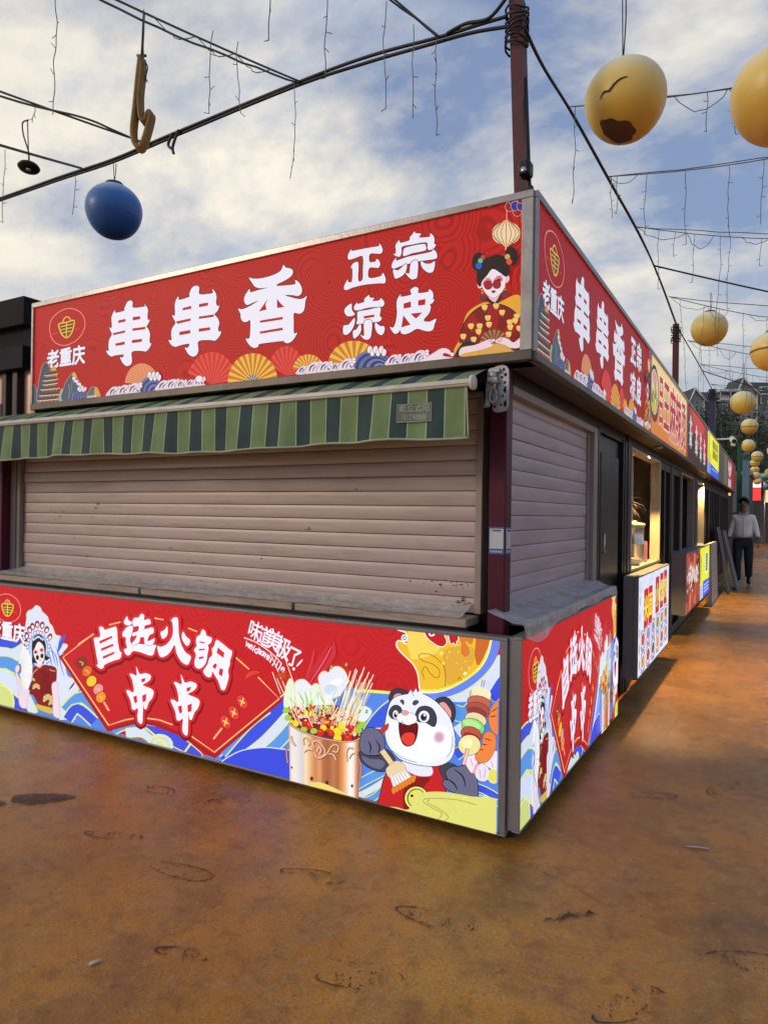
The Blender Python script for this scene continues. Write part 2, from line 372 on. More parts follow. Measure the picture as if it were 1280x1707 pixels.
def top_art(s):
    # lettering
    s.z(160, 430, 5.818)
    A = [(275,490),(290,455),(305,425),(335,410),(358,430),(360,480),(470,470),(475,460),(468,442),(495,475),(505,510),(500,555),(505,600),(523,595),(505,640),(490,665),(510,690),(525,740),(520,790),(525,830),(540,822),(520,870),(485,905),(440,900),(350,908),(350,990),(340,1030),(300,1047),(265,1025),(245,990),(235,962),(255,965),(270,935),(180,945),(150,955),(115,930),(100,897),(125,900),(122,850),(130,790),(155,740),(140,700),(130,670),(150,680),(155,640),(150,590),(160,545),(188,500),(190,530),(275,510)]
    B = [(905,355),(915,320),(935,285),(970,267),(1003,285),(1005,350),(1120,342),(1135,330),(1130,300),(1160,335),(1170,380),(1165,430),(1178,465),(1197,460),(1180,510),(1150,545),(1180,580),(1197,630),(1185,680),(1195,715),(1215,708),(1200,755),(1155,800),(1110,795),(995,805),(995,890),(975,940),(940,955),(900,935),(875,895),(862,868),(890,870),(905,830),(820,845),(770,860),(730,840),(705,795),(735,795),(730,740),(740,680),(772,630),(755,590),(737,552),(762,560),(768,520),(765,460),(775,410),(802,370),(808,405),(905,375)]
    s.glyph(WHT, A, [(217,605),(288,588),(288,615),(217,630)], [(357,572),(430,562),(430,592),(357,605)], [(163,728),(285,700),(283,722),(170,748)], [(355,682),(482,665),(478,690),(355,706)], [(190,828),(280,808),(280,838),(190,852)], [(350,795),(447,782),(447,810),(350,826)], edge=DKR, ew=14)
    s.glyph(WHT, B, [(840,485),(925,462),(925,490),(840,507)], [(1000,445),(1088,430),(1088,460),(1000,476)], [(775,615),(920,583),(918,607),(790,638)], [(998,567),(1148,545),(1140,570),(998,590)], [(810,715),(917,697),(915,730),(810,748)], [(997,684),(1108,670),(1108,697),(997,715)], edge=DKR, ew=14)
    s.z(390, 420, 9.143)
    s.glyph(WHT, [(230,390),(300,405),(400,400),(520,375),(640,330),(720,275),(755,195),(790,235),(850,245),(895,275),(895,330),(850,385),(760,440),(660,490),(665,515),(800,505),(925,490),(940,460),(935,425),(985,455),(1025,520),(1038,580),(1020,640),(970,668),(890,655),(775,655),(880,690),(985,715),(1060,705),(1113,668),(1090,740),(1080,830),(1060,900),(1000,940),(915,930),(912,1050),(915,1235),(965,1225),(935,1290),(880,1360),(820,1388),(770,1375),(755,1355),(600,1370),(390,1400),(370,1440),(310,1460),(240,1420),(180,1320),(235,1315),(250,1200),(248,1040),(190,1065),(135,1055),(105,1000),(100,940),(65,862),(120,872),(240,825),(370,740),(280,775),(205,805),(170,780),(155,720),(175,650),(240,560),(250,610),(350,585),(515,540),(400,550),(320,525),(280,470)],
        [(515,710),(480,800),(500,875),(380,905),(440,820)], [(655,710),(720,790),(770,838),(658,850)], [(398,1043),(745,985),(745,1025),(398,1078)], [(398,1210),(743,1150),(745,1190),(398,1245)], edge=DKR, ew=22)
    s.end('lettering')
    s.z(560, 370, 7.111)
    g = lambda p, *h: s.glyph(WHT, p, *h, edge=DKR, ew=15)
    g([(185,320),(195,340),(350,310),(500,285),(515,275),(512,250),(540,285),(555,330),(540,365),(510,375),(405,375),(400,470),(470,465),(480,435),(510,455),(525,500),(505,540),(470,540),(395,545),(392,660),(530,640),(555,600),(580,640),(590,690),(575,725),(520,725),(350,740),(200,775),(130,805),(95,790),(105,740),(140,680),(148,710),(190,700),(195,550),(175,545),(195,500),(230,475),(268,490),(265,690),(315,680),(320,560),(318,405),(230,425),(160,445),(140,420),(150,370)])
    g([(755,215),(765,245),(870,215),(875,180),(910,140),(930,108),(945,130),(1010,138),(985,180),(1100,175),(1118,160),(1115,132),(1150,155),(1168,200),(1165,255),(1185,265),(1165,305),(1120,330),(1085,315),(1085,250),(1040,240),(900,265),(785,290),(780,350),(765,400),(740,410),(700,395),(680,375),(705,375),(710,330),(705,280),(725,240)])
    g([(830,300),(1030,258),(1065,280),(1065,330),(1000,350),(900,370),(820,400),(795,390),(800,345)])
    g([(715,420),(720,455),(850,410),(1000,380),(1130,350),(1150,325),(1185,350),(1200,395),(1190,430),(1120,445),(980,465),(800,510),(690,550),(660,530),(670,480)])
    g([(890,480),(970,460),(965,640),(940,670),(900,678),(860,650),(825,600),(870,605)])
    g([(835,490),(830,580),(780,640),(710,670),(690,640),(680,560),(740,570)])
    g([(1010,460),(1060,490),(1120,490),(1172,465),(1165,550),(1140,595),(1090,595),(1040,560),(1010,510)])
    g([(185,965),(190,1040),(225,1090),(180,1115),(130,1110),(100,1060),(120,1010)])
    g([(220,1135),(220,1210),(180,1290),(130,1335),(90,1325),(85,1270),(95,1225),(150,1215)])
    g([(265,1060),(380,1040),(520,1010),(528,1060),(520,1110),(545,1140),(520,1175),(480,1185),(420,1190),(270,1210),(245,1200),(255,1160),(255,1100)], [(330,1115),(455,1095),(455,1125),(330,1145)])
    g([(255,945),(255,970),(335,945),(335,915),(390,865),(405,895),(455,900),(435,935),(520,925),(525,900),(560,925),(575,965),(555,1000),(510,1003),(380,1015),(270,1045),(225,1040),(215,1005)])
    g([(335,1180),(425,1170),(420,1330),(400,1380),(360,1395),(320,1375),(290,1330),(335,1345)])
    g([(290,1205),(300,1280),(270,1340),(220,1380),(205,1350),(205,1290),(245,1270)])
    g([(470,1190),(520,1230),(575,1240),(570,1310),(535,1340),(490,1310),(465,1250)])
    g([(770,855),(775,885),(890,860),(885,825),(880,810),(910,780),(950,768),(980,790),(980,840),(1095,825),(1100,795),(1140,820),(1155,870),(1150,915),(1168,915),(1145,960),(1115,975),(1125,1010),(1105,1080),(1040,1165),(1110,1180),(1190,1145),(1170,1210),(1150,1275),(1100,1295),(1040,1285),(960,1265),(880,1310),(810,1330),(770,1310),(765,1275),(740,1310),(700,1325),(665,1290),(640,1245),(680,1250),(710,1180),(725,1080),(720,980),(730,910)],
      [(803,965),(890,940),(890,1010),(803,1025)], [(975,928),(1063,910),(1058,980),(975,990)], [(885,1085),(1025,1070),(950,1145)], [(800,1105),(885,1215),(775,1250)])
    s.end('lettering')
    s.z(40, 490, 8)
    s.text(WHT, "老重庆", 557, 838, .124, bold=.035, edge=DKR, ew=.03, sx=1.03)
    s.end('lettering')
    emblem(s, [(345,470),(365,350),(440,260),(550,200),(650,195),(750,240),(805,320),(815,420),(790,500),(740,580),(650,650),(540,685),(440,660),(375,590)],
           [(470,400),(570,376),(670,352),(660,450),(630,530),(570,582),(510,540),(480,470)], [(520,372),(545,320),(590,305),(625,342)], [(572,370),(567,575)],
           [[(490,436),(655,398)], [(495,478),(645,445)], [(508,520),(630,490)]], [[(385,530),(460,518)], [(685,475),(750,462)]], 10)
    s.end('emblem')
    # pagoda among hills, lower left corner
    SL = (74, 88, 106)
    s.blob(SL, [(105,1260),(140,1215),(170,1290),(190,1440),(105,1470)], edge=(205, 170, 140), ew=8)
    s.blob((66, 76, 92), [(195,1240),(215,1100),(250,960),(300,910),(330,950),(350,1020),(400,1200),(440,1420),(190,1440)], edge=(220, 180, 150), ew=9)
    s.blob((226, 160, 60), [(355,1040),(395,955),(430,1000),(440,1100),(370,1110)], edge=(150, 80, 40), ew=5)
    s.blob((70, 96, 92), [(300,1040),(435,1020),(440,1060),(290,1070)])
    for k, (x0, x1, y) in enumerate([(285, 445, 1075), (265, 445, 1145), (265, 440, 1200), (235, 465, 1265), (215, 480, 1345), (200, 450, 1410)]):
        s.poly((150, 52, 46), [(x0+15, y), (x1-15, y-18), (x1-15, y+34), (x0+15, y+48)])
        for q in range(5):
            xx = x0+26+(x1-x0-52)*q/4; s.poly((214, 150, 110), [(xx-6, y+8-q*4), (xx+5, y+7-q*4), (xx+5, y+34-q*4), (xx-6, y+36-q*4)])
        s.poly((52, 72, 66), [(x0-6, y+2), (x0+20, y-22), (x1-20, y-40), (x1+8, y-22), (x1-10, y-8), (x0+14, y+10)])
        s.line((232, 220, 196), 9, [(x0-12, y+12), (x0+16, y+14), (x1-14, y-6), (x1+14, y-14)], n=3)
    s.blob((140, 190, 160), [(480,1330),(510,1260),(545,1340),(540,1430),(470,1440)], edge=(60, 90, 80), ew=5)
    s.blob(SL, [(540,1240),(590,1130),(670,1045),(715,1120),(780,1230),(860,1400),(520,1420)], edge=(190, 170, 140), ew=8)
    s.blob((232, 168, 70), [(645,1075),(680,1045),(712,1115),(690,1120),(660,1100)])
    s.line((190, 190, 170), 5, [(600, 1200), (612, 1300), (600, 1400)]); s.line((150, 160, 150), 4, [(660, 1110), (640, 1230), (650, 1360)])
    ring_wave(s, 745, 1395, 105, 100)
    for q in range(8): s.ell((244, 228, 232), 670+q*19, 1125+q*20+(q % 2)*12, 21, 21, 0, edge=(120, 90, 130), ew=4)
    for q in range(5): s.ell((244, 228, 232), 735+q*22, 1265+(q % 2)*16, 16, 26, .3, edge=(120, 90, 130), ew=4)
    s.blob((76, 108, 112), [(860,1330),(905,1245),(960,1260),(965,1390),(850,1400)], edge=(220, 180, 150), ew=8)
    s.blob((214, 160, 80), [(955,1245),(1000,1285),(1022,1380),(950,1385)], edge=(220, 180, 150), ew=6)
    foam(s, 850, 960, 1385, 45, 3)
    s.end('pagoda_print')
    # folding fans and waves along the bottom edge
    s.z(180, 550, 4.267)
    s.fan((240, 172, 122), (206, 98, 62), 245, 385, 120, 147, 46)
    s.end('folding_fan_print')
    s.fan((232, 62, 54), (196, 40, 36), 745, 385, 182, 228, 23, a0=8, a1=160)
    s.end('folding_fan_print')
    s.z(460, 540, 4)
    s.fan((228, 62, 54), (196, 40, 36), 75, 345, 128, 198, 19, a0=6, a1=158)
    s.end('folding_fan_print')
    s.fan((246, 184, 66), (196, 126, 36), 220, 305, 103, 102, 22)
    s.end('folding_fan_print')
    s.fan((246, 184, 66), (196, 126, 36), 525, 282, 176, 170, 19)
    s.end('folding_fan_print')
    s.z(180, 550, 4.267)
    s.fan((247, 182, 62), (192, 122, 30), 1035, 372, 178, 206, 25, a0=0, a1=180)
    s.fan((90, 76, 70), (200, 190, 180), 1035, 368, 46, 52, 13)
    s.end('folding_fan_print')
    yb = lambda x: 468-x*.122
    ring_wave(s, 312, 455, 92, 128)
    for q in range(6): s.ell((246, 232, 236), 300+q*14, 320+(q % 2)*20, 12, 22, .2, edge=(120, 90, 130), ew=3)
    foam(s, 15, 230, yb, 84, 5); s.end('wave_print'); foam(s, 370, 690, yb, 80, 6); s.ell((246, 232, 236), 655, 350, 26, 24, 0, edge=(120, 90, 130), ew=3)
    s.end('wave_print')
    s.z(460, 540, 4); yb = lambda x: 345-x*.1
    ring_wave(s, 645, 300, 138, 125)
    for q in range(6): s.ell((246, 232, 236), 630+q*19, 172+(q % 2)*20, 15, 24, .2, edge=(120, 90, 130), ew=3)
    foam(s, 150, 520, yb, 82, 8); s.end('wave_print'); foam(s, 750, 1010, yb, 92, 9)
    s.blob((238, 222, 228), [(960, 250), (1040, 205), (1110, 165), (1160, 175), (1170, 205), (1130, 195), (1120, 215), (1190, 235), (960, 262)], edge=(120, 90, 130), ew=4)
    s.ell((246, 232, 236), 1180, 205, 12, 12); s.end('wave_print')
    # girl with a fan
    s.z(740, 310, 5.506)
    for (x, y, r) in [(420, 172, 40)]:
        for q in range(5): s.ell((35, 60, 140), x-40+q*20, y+abs(q-2)*-8, 13, 22, 0, edge=(225, 150, 150), ew=3)
    for (x, y, c) in [(610, 195, (150, 28, 36)), (680, 240, (150, 28, 36)), (760, 235, (150, 28, 36)), (640, 135, (34, 62, 150)), (660, 190, (34, 62, 150)), (716, 190, (34, 62, 150)), (765, 160, (34, 62, 150)), (712, 120, (128, 24, 32))]:
        s.ell(c, x, y, 38, 42, 0, edge=(236, 150, 140), ew=5)
    s.line((236, 190, 170), 6, [(583, 225), (583, 320)])
    for (x, y, rx, ry) in [(578, 440, 132, 108), (765, 310, 55, 52)]:
        s.ell((245, 216, 172), x, y, rx, ry, -.05)
        for q in range(-4, 5):
            k = math.sin(q*.36); s.line((110, 70, 44), 5, [(x+rx*.35*k, y-ry*.97), (x+rx*1.0*k, y), (x+rx*.35*k, y+ry*.97)])
        s.ell((240, 170, 130), x, y-ry*1.02, rx*.2, 12); s.ell((240, 170, 130), x, y+ry*1.02, rx*.2, 12)
    s.line((245, 220, 150), 10, [(576, 560), (574, 640)])
    HR = (42, 28, 28)
    s.ell(HR, 322, 700, 56, 86, .15, edge=(90, 50, 40), ew=4); s.ell(HR, 628, 648, 58, 86, -.2, edge=(90, 50, 40), ew=4)
    s.blob((232, 168, 54), [(120,1560),(170,1380),(190,1250),(230,1160),(330,1090),(400,1070),(470,1090),(540,1060),(640,1010),(700,1010),(750,1100),(775,1300),(775,1500),(600,1560)], edge=(120, 70, 30), ew=6)
    s.blob((236, 190, 190), [(430,1000),(510,990),(520,1060),(465,1090),(415,1050)])
    s.line((40, 34, 40), 26, [(400,1030),(440,1070),(480,1085),(510,1050),(530,1010)])
    s.ell((240, 205, 205), 338, 915, 24, 30); s.ell((240, 205, 205), 585, 860, 22, 34, .3)
    s.blob((244, 230, 240), [(350,900),(362,850),(450,760),(560,820),(575,870),(550,960),(500,1010),(455,1030),(390,990)], edge=(150, 90, 90), ew=4)
    s.blob(HR, [(318,910),(308,800),(350,700),(440,650),(520,635),(590,690),(614,780),(592,830),(565,835),(520,800),(452,768),(400,830),(358,880),(345,925)])
    for x, y in [(405, 890), (505, 868)]: s.ell((228, 110, 130), x, y, 46, 30, -.4)
    for x, y in [(408, 892), (508, 870)]: s.ell((60, 30, 36), x, y, 22, 12, -.4)
    for x, y in [(413, 915), (492, 908)]: s.ell((158, 36, 44), x, y, 36, 38, 0, edge=(90, 30, 30), ew=4)
    s.line((90, 30, 30), 5, [(448, 912), (458, 908)]); s.line((130, 60, 70), 6, [(390, 858), (430, 848)]); s.line((130, 60, 70), 6, [(490, 835), (540, 830)])
    s.blob((120, 54, 76), [(440,972),(460,962),(485,970),(462,988)]); s.line((214, 170, 180), 4, [(455, 915), (450, 945), (462, 948)])
    for x, y, r, c in [(365, 660, 20, (190, 70, 80)), (342, 692, 22, (110, 190, 150)), (326, 738, 28, (44, 96, 200)), (590, 655, 24, (222, 168, 92)), (606, 700, 26, (224, 84, 54)), (362, 1032, 22, (60, 72, 82)), (570, 990, 22, (60, 72, 82))]:
        s.ell(c, x, y, r, r*1.05, 0, edge=(90, 60, 50), ew=3)
    for x, y in [(358, 960), (360, 985), (568, 930), (569, 955)]: s.ell((226, 170, 70), x, y, 7, 9)
    # fan
    s.fan((128, 26, 24), (160, 28, 26), 465, 1460, 318, 375, 7, a0=2, a1=178, rin=.3)
    s.line((50, 20, 20), 9, [(465+318*math.cos(math.radians(a)), 1460-375*math.sin(math.radians(a))) for a in range(4, 180, 16)])
    for x, y in [(380, 1118), (485, 1105), (540, 1165), (410, 1215), (420, 1275), (335, 1290), (255, 1290), (325, 1340), (185, 1385), (280, 1412), (610, 1255), (675, 1200), (615, 1300), (698, 1310), (600, 1365), (660, 1240)]:
        s.blob((242, 204, 112), [(x-26, y-14), (x-4, y-24), (x+26, y-20), (x+24, y+6), (x+12, y+26), (x-14, y+22)], edge=(120, 60, 30), ew=3, n=3); s.line((200, 150, 70), 3, [(x, y+5), (x+8, y+46)])
    s.fan((176, 120, 76), (120, 72, 46), 470, 1450, 132, 128, 17)
    s.blob((218, 168, 84), [(330,1545),(350,1500),(440,1462),(520,1450),(600,1490),(630,1535),(420,1560)], edge=(130, 80, 40), ew=4)
    s.blob((44, 38, 44), [(110,1560),(150,1480),(210,1430),(290,1440),(300,1470),(200,1490),(150,1570)])
    s.blob((242, 214, 222), [(150,1560),(170,1490),(300,1462),(400,1420),(470,1410),(476,1425),(440,1450),(462,1468),(380,1500),(300,1520),(200,1540)], edge=(130, 90, 100), ew=4)
    s.blob((46, 44, 60), [(620,1480),(720,1440),(790,1450),(790,1530),(660,1520)])
    s.blob((242, 214, 222), [(478,1432),(530,1395),(600,1410),(650,1440),(735,1375),(790,1380),(790,1450),(690,1490),(620,1490),(560,1462),(520,1450)], edge=(130, 90, 100), ew=4)
    for q in range(3): s.line((130, 90, 100), 3, [(415+q*14, 1430+q*12), (460, 1415+q*14)]); s.line((130, 90, 100), 3, [(495+q*10, 1430+q*6), (545, 1402+q*12)])
    s.blob((70, 84, 104), [(712,850),(745,785),(790,800),(790,980),(735,1000)], edge=(226, 160, 120), ew=5)
    s.end('fan_girl_print')

LOW_BASE = 1182.0
def low_art(s, side=False):
    SKY, DEEP, PALE, LIME = (92, 152, 232), (62, 84, 226), (212, 224, 250), (208, 220, 136)
    s.z(0, 960, 2.667)
    # sea of waves
    s.poly((84, 134, 230), [(-700, 270), (-60, 284), (40, 290), (110, 252), (170, 240), (270, 320), (480, 690), (960, 810), (1250, 560), (1330, 480), (1600, 500), (1760, 530), (2300, 480), (2300, 1250), (-700, 900)])
    for a in [(DEEP, 44, [(-700, 320), (-60, 300), (40, 308), (110, 282), (160, 262)]), (PALE, 46, [(-700, 380), (-60, 345), (60, 352), (140, 300)]), (SKY, 52, [(-700, 420), (-60, 385), (60, 400), (120, 455), (150, 560)]),
              (PALE, 56, [(-300, 470), (-30, 445), (40, 465), (95, 530), (140, 620)]), (DEEP, 50, [(-200, 520), (-30, 510), (40, 545), (95, 600), (120, 660)]),
              (PALE, 60, [(330, 470), (300, 545), (300, 640)]), (SKY, 44, [(440, 600), (360, 540), (290, 600)]), (DEEP, 40, [(300, 640), (345, 590), (420, 650)]),
              (SKY, 36, [(500, 690), (560, 665), (640, 690), (700, 740)]), (PALE, 34, [(560, 700), (640, 700), (720, 760)])]: s.band(*a)
    s.ell(LIME, -6, 565, 66, 78, 0, edge=(240, 240, 150), ew=6); s.ell(LIME, 0, 575, 44, 56)
    s.blob((70, 82, 222), [(636,668),(700,672),(770,692),(850,752),(900,800),(840,790),(760,752),(690,720)], edge=(230, 236, 150), ew=8)
    for q in range(4): s.ell((200, 220, 190) if q % 2 else PALE, 712, 752, 56-q*12, 46-q*10, .1, edge=(226, 234, 140), ew=3)
    s.line((226, 234, 140), 9, [(640, 670), (700, 720), (760, 790)]); s.line((226, 234, 140), 9, [(850, 745), (810, 800)])
    for a in [(DEEP, 60, [(1000, 830), (1120, 720), (1240, 590), (1300, 540)]), (PALE, 48, [(1060, 830), (1180, 740), (1300, 610), (1340, 560)]), (SKY, 46, [(1140, 820), (1230, 750), (1320, 650)]),
              (SKY, 40, [(985, 790), (1100, 660), (1190, 590)])]: s.band(*a)
    s.blob((60, 78, 222), [(985,850),(1050,790),(1140,768),(1230,770),(1330,800),(1330,930),(1180,890)], edge=PALE, ew=10)
    # right end
    s.z(600, 1120, 5.333)
    s.blob((84, 134, 230), [(-60,300),(60,180),(290,185),(300,300),(240,480),(100,560),(-60,520)])
    s.line((236, 238, 110), 26, [(-40, 170), (80, 172), (300, 190)])
    s.blob((60, 92, 222), [(40,520),(110,400),(220,290),(310,250),(290,420),(230,490),(130,500)], edge=(230, 236, 130), ew=20)
    for a in [(SKY, 70, [(-100, 1060), (60, 960), (260, 860)]), (PALE, 40, [(-100, 1140), (80, 1060), (240, 960)]), (SKY, 50, [(0, 1160), (120, 1120), (220, 1030)]),
              (SKY, 130, [(840, 360), (930, 380), (1000, 330)]), (PALE, 90, [(860, 540), (930, 500), (1000, 520)]), (DEEP, 90, [(850, 740), (930, 700), (1010, 760)]), (DEEP, 60, [(1020, 1020), (1120, 1060), (1240, 1130)]),
              (SKY, 50, [(1040, 1120), (1240, 1170)])]: s.band(*a, ew=16)
    s.end('wave_print')
    # golden broth splash, top right
    s.z(640, 1040, 6.4)
    s.blob(PALE, [(430,740),(700,700),(900,640),(1080,500),(1240,330),(1240,640),(1100,760),(900,830),(600,820)])
    s.blob((62, 84, 226), [(1250,560),(1150,690),(1130,760),(1180,830),(1250,760)], edge=(222, 236, 130), ew=10)
    s.line((104, 134, 238), 86, [(440, 770), (700, 728), (900, 632), (1080, 470), (1180, 290), (1200, 60)])
    s.line((226, 234, 130), 13, [(640, 800), (780, 770), (920, 700), (1080, 560), (1240, 350)])
    s.blob((236, 188, 52), [(205,40),(240,90),(270,150),(292,200),(285,240),(250,225),(180,190),(150,190),(140,225),(170,280),(250,360),(320,430),(370,540),(392,700),(450,728),(600,718),(750,662),(900,572),(1020,472),(1100,340),(1140,180),(1140,40)], edge=(250, 246, 240), ew=26)
    s.blob((222, 170, 60), [(640,300),(800,240),(960,260),(960,400),(860,540),(700,650),(640,520)])
    s.blob((244, 214, 96), [(250,100),(420,80),(480,200),(600,260),(520,330),(330,380),(280,330)])
    s.line((240, 238, 92), 26, [(400, 716), (600, 706), (790, 640), (960, 526), (1070, 390), (1130, 190), (1135, 60)])
    for p in [[(440,40),(460,140),(560,222),(630,240),(666,200),(655,150),(600,70)], [(690,60),(712,205),(745,200),(768,228),(775,185),(790,165),(780,60)]]: s.blob((190, 32, 40), p, edge=(250, 246, 240), ew=18)
    s.ell((250, 246, 240), 512, 108, 34, 26); s.ell((84, 90, 130), 512, 108, 16, 10)
    s.ell((250, 246, 240), 222, 152, 36, 40); s.ell((130, 140, 180), 222, 152, 22, 24); s.ell((240, 240, 250), 222, 152, 12, 12)
    s.blob((222, 122, 54), [(785,60),(815,160),(832,220),(835,310),(870,345),(908,310),(892,240),(862,195),(890,182),(920,212),(945,190),(940,60)], edge=(120, 60, 20), ew=6)
    s.blob((206, 104, 48), [(995,60),(985,200),(975,330),(1000,435),(1030,410),(1060,355),(1105,260),(1128,160),(1130,60)], edge=(120, 60, 20), ew=6)
    for p in [[(655,670),(656,500),(600,400),(500,330),(400,320),(375,350),(420,395),(520,430),(590,490),(590,560),(545,572),(490,520),(445,458),(410,510),(435,590)], [(795,610),(800,575),(815,575),(828,605)]]: s.line((128, 88, 20), 7, p)
    for x, y, r in [(615, 315, 22), (635, 420, 16), (868, 530, 20), (910, 470, 11), (700, 300, 9), (795, 300, 8), (830, 480, 8), (870, 400, 7), (680, 360, 7), (780, 420, 6)]: s.ell((248, 226, 120), x, y, r)
    s.ell((252, 250, 244), 868, 530, 14)
    s.end('broth_splash_print')
    # opera singer
    s.z(0, 980, 7.4217)
    s.blob((218, 226, 248), [(335,400),(335,330),(360,285),(410,265),(450,222),(500,245),(520,290),(590,360),(610,430),(650,480),(690,580),(752,605),(750,680),(840,715),(750,840),(800,950),(835,1090),(925,1150),(870,1300),(760,1375),(600,1300),(420,900),(300,780),(290,640)], edge=(236, 228, 160), ew=12)
    for p in [[(620,690),(660,830),(690,960)], [(600,760),(630,880),(650,970)], [(640,900),(590,930),(570,960)], [(690,720),(730,830),(760,960),(800,1100)], [(640,760),(700,860),(720,980)]]: s.line((64, 116, 214), 12, p, taper=True)
    for q in range(5): s.line((70, 92, 216), 13, [(712+q*10, 830-q*20), (735+q*14, 700-q*10), (752+q*18, 600-q*8)], taper=True)
    s.line((48, 44, 60), 20, [(860, 1260), (900, 1210), (930, 1165)], taper=True)
    s.ell((140, 176, 234), 478, 740, 150, 200); s.ell((190, 214, 246), 478, 750, 112, 165)
    for x, y, a in [(325, 680, .2), (335, 592, -.1), (372, 520, -.2), (408, 478, -.15), (466, 452, 0), (528, 462, .1), (582, 518, .25), (622, 608, .35)]:
        s.ell((138, 34, 52), x, y, 30, 46, a); s.ell((246, 232, 236), x+2, y+8, 16, 25, a)
    for q in range(15):
        t = math.radians(200-q*15.5); s.ell((240, 240, 252), 478+132*math.cos(t), 720-165*math.sin(t), 13, 15, 0, edge=(120, 90, 150), ew=3)
    for q in range(5): s.ell((214, 40, 60), 430+q*25, 525+abs(q-2)*9, 9, 9)
    s.blob((30, 26, 32), [(395,935),(405,850),(400,720),(420,620),(480,575),(540,615),(575,720),(572,830),(622,862),(580,900),(552,880),(540,940),(430,930)])
    for q in range(6): s.ell((232, 236, 246), 425+q*22, 640-(2.5-abs(q-2.5))*16, 11, 14)
    s.blob((246, 232, 236), [(418,800),(432,760),(480,668),(540,715),(556,800),(550,890),(503,955),(450,900)], edge=(90, 50, 60), ew=5)
    for x, y in [(448, 795), (522, 770)]: s.ell((226, 120, 140), x, y, 26, 26); s.ell((44, 28, 34), x, y, 14, 10, -.3)
    for x, y in [(470, 862), (526, 842)]: s.ell((30, 26, 34), x, y, 19, 30, 0, edge=(200, 180, 110), ew=3)
    s.ell((150, 40, 60), 503, 895, 10, 7)
    s.blob((134, 26, 30), [(405,1020),(440,970),(500,985),(545,955),(690,985),(705,1080),(695,1160),(650,1195),(658,1380),(640,1480),(560,1470),(480,1430),(420,1330),(360,1290),(390,1180),(415,1100)], edge=(60, 14, 20), ew=6)
    s.line((236, 140, 60), 9, [(445, 950), (490, 990), (540, 955)]); s.line((236, 190, 160), 8, [(405, 1070), (440, 1030), (470, 1005)]); s.line((236, 190, 160), 8, [(620, 1010), (650, 1025), (692, 1030)])
    for x, y, r in [(455, 1210, 46), (415, 1130, 26), (600, 1350, 62), (640, 1420, 34)]:
        s.fan((222, 206, 140), (190, 166, 96), x, y+r*.5, r, r*1.1, 9, a0=-30, a1=210)
    for q in range(6): s.line((80, 14, 20), 5, [(520+q*18, 1010+q*8), (530+q*17, 1180), (510+q*22, 1300)])
    s.blob((214, 184, 70), [(455,1440),(560,1465),(645,1490),(650,1560),(480,1500)], edge=(110, 80, 20), ew=4)
    s.blob((240, 214, 226), [(650,1195),(720,1170),(724,1300),(736,1400),(744,1600),(668,1570),(664,1400)], edge=(130, 80, 110), ew=5)
    s.blob((240, 214, 226), [(205,1050),(235,1090),(262,1260),(295,1310),(372,1262),(350,1380),(325,1490),(250,1450),(235,1280)], edge=(130, 80, 110), ew=5)
    s.poly((244, 246, 252), [(240, 950), (262, 810), (287, 700), (345, 775), (400, 865), (410, 1010), (392, 1150), (346, 1284), (290, 1180), (255, 1080)])
    for p in [(287, 705), (320, 745), (345, 778), (375, 825), (400, 870), (405, 940), (408, 1005), (400, 1085), (392, 1145), (370, 1215), (348, 1278)]: s.line((150, 150, 176), 3.5, [(250, 1000), p])
    s.ell((120, 110, 90), 252, 1000, 20, 62); s.ell((240, 214, 226), 225, 1000, 26, 46, .2)
    s.end('opera_singer_print')
    # fan shaped plaque with the big lettering
    s.z(0, 960, 2.667)
    s.poly((168, 26, 34), [(262, 356), (283, 350), (486, 664), (610, 628), (760, 650), (956, 784), (1240, 540), (1268, 546), (955, 812), (810, 715), (690, 668), (620, 655), (480, 692)])
    s.poly((196, 34, 42), [(276, 356), (420, 255), (700, 186), (860, 230), (1060, 345), (1254, 546), (956, 796), (815, 700), (700, 650), (620, 636), (486, 676)])
    for p in [[(418, 258), (283, 362), (486, 664), (560, 640), (610, 632)], [(648, 632), (710, 640), (770, 662)], [(830, 696), (956, 784), (1244, 546), (1150, 450)], [(1110, 415), (1050, 362)], [(420, 258), (350, 305)], [(488, 218), (540, 205)], [(690, 188), (730, 195)], [(840, 232), (880, 248)]]:
        s.line((250, 190, 120), 6, p, smooth=False)
    for (pts, cs) in [([(366, 386), (390, 424), (410, 468), (440, 504), (452, 540)], [(122, 60, 40), (224, 110, 40), (240, 200, 50), (232, 150, 150), (236, 150, 50)]), ([(1080, 560), (1042, 608), (1006, 650)], [(228, 62, 58)]*3)]:
        s.line((240, 170, 130), 9, [pts[-1], (488, 600)] if len(pts) == 5 else [(990, 676), (952, 725)])
        for (x, y), c in zip(pts, cs):
            s.ell(c, x, y, 21, 25 if len(pts) == 5 else 33, -.5 if len(pts) == 3 else .5, edge=(140, 24, 30), ew=3)
            if len(pts) == 3:
                for a in (0, 1.57): s.line((246, 214, 110), 7, [(x-15*math.cos(a+.4), y-20*math.sin(a+.4)), (x+15*math.cos(a+.4), y+20*math.sin(a+.4))], taper=True)
            else: s.line((240, 200, 120), 4, [(x-10, y-6), (x+6, y+2), (x+2, y+12)])
    s.blob((226, 60, 48), [(1090,462),(1105,430),(1140,420),(1162,430),(1130,440),(1106,452)], edge=(90, 16, 20), ew=3)
    s.z(140, 1010, 4.923)
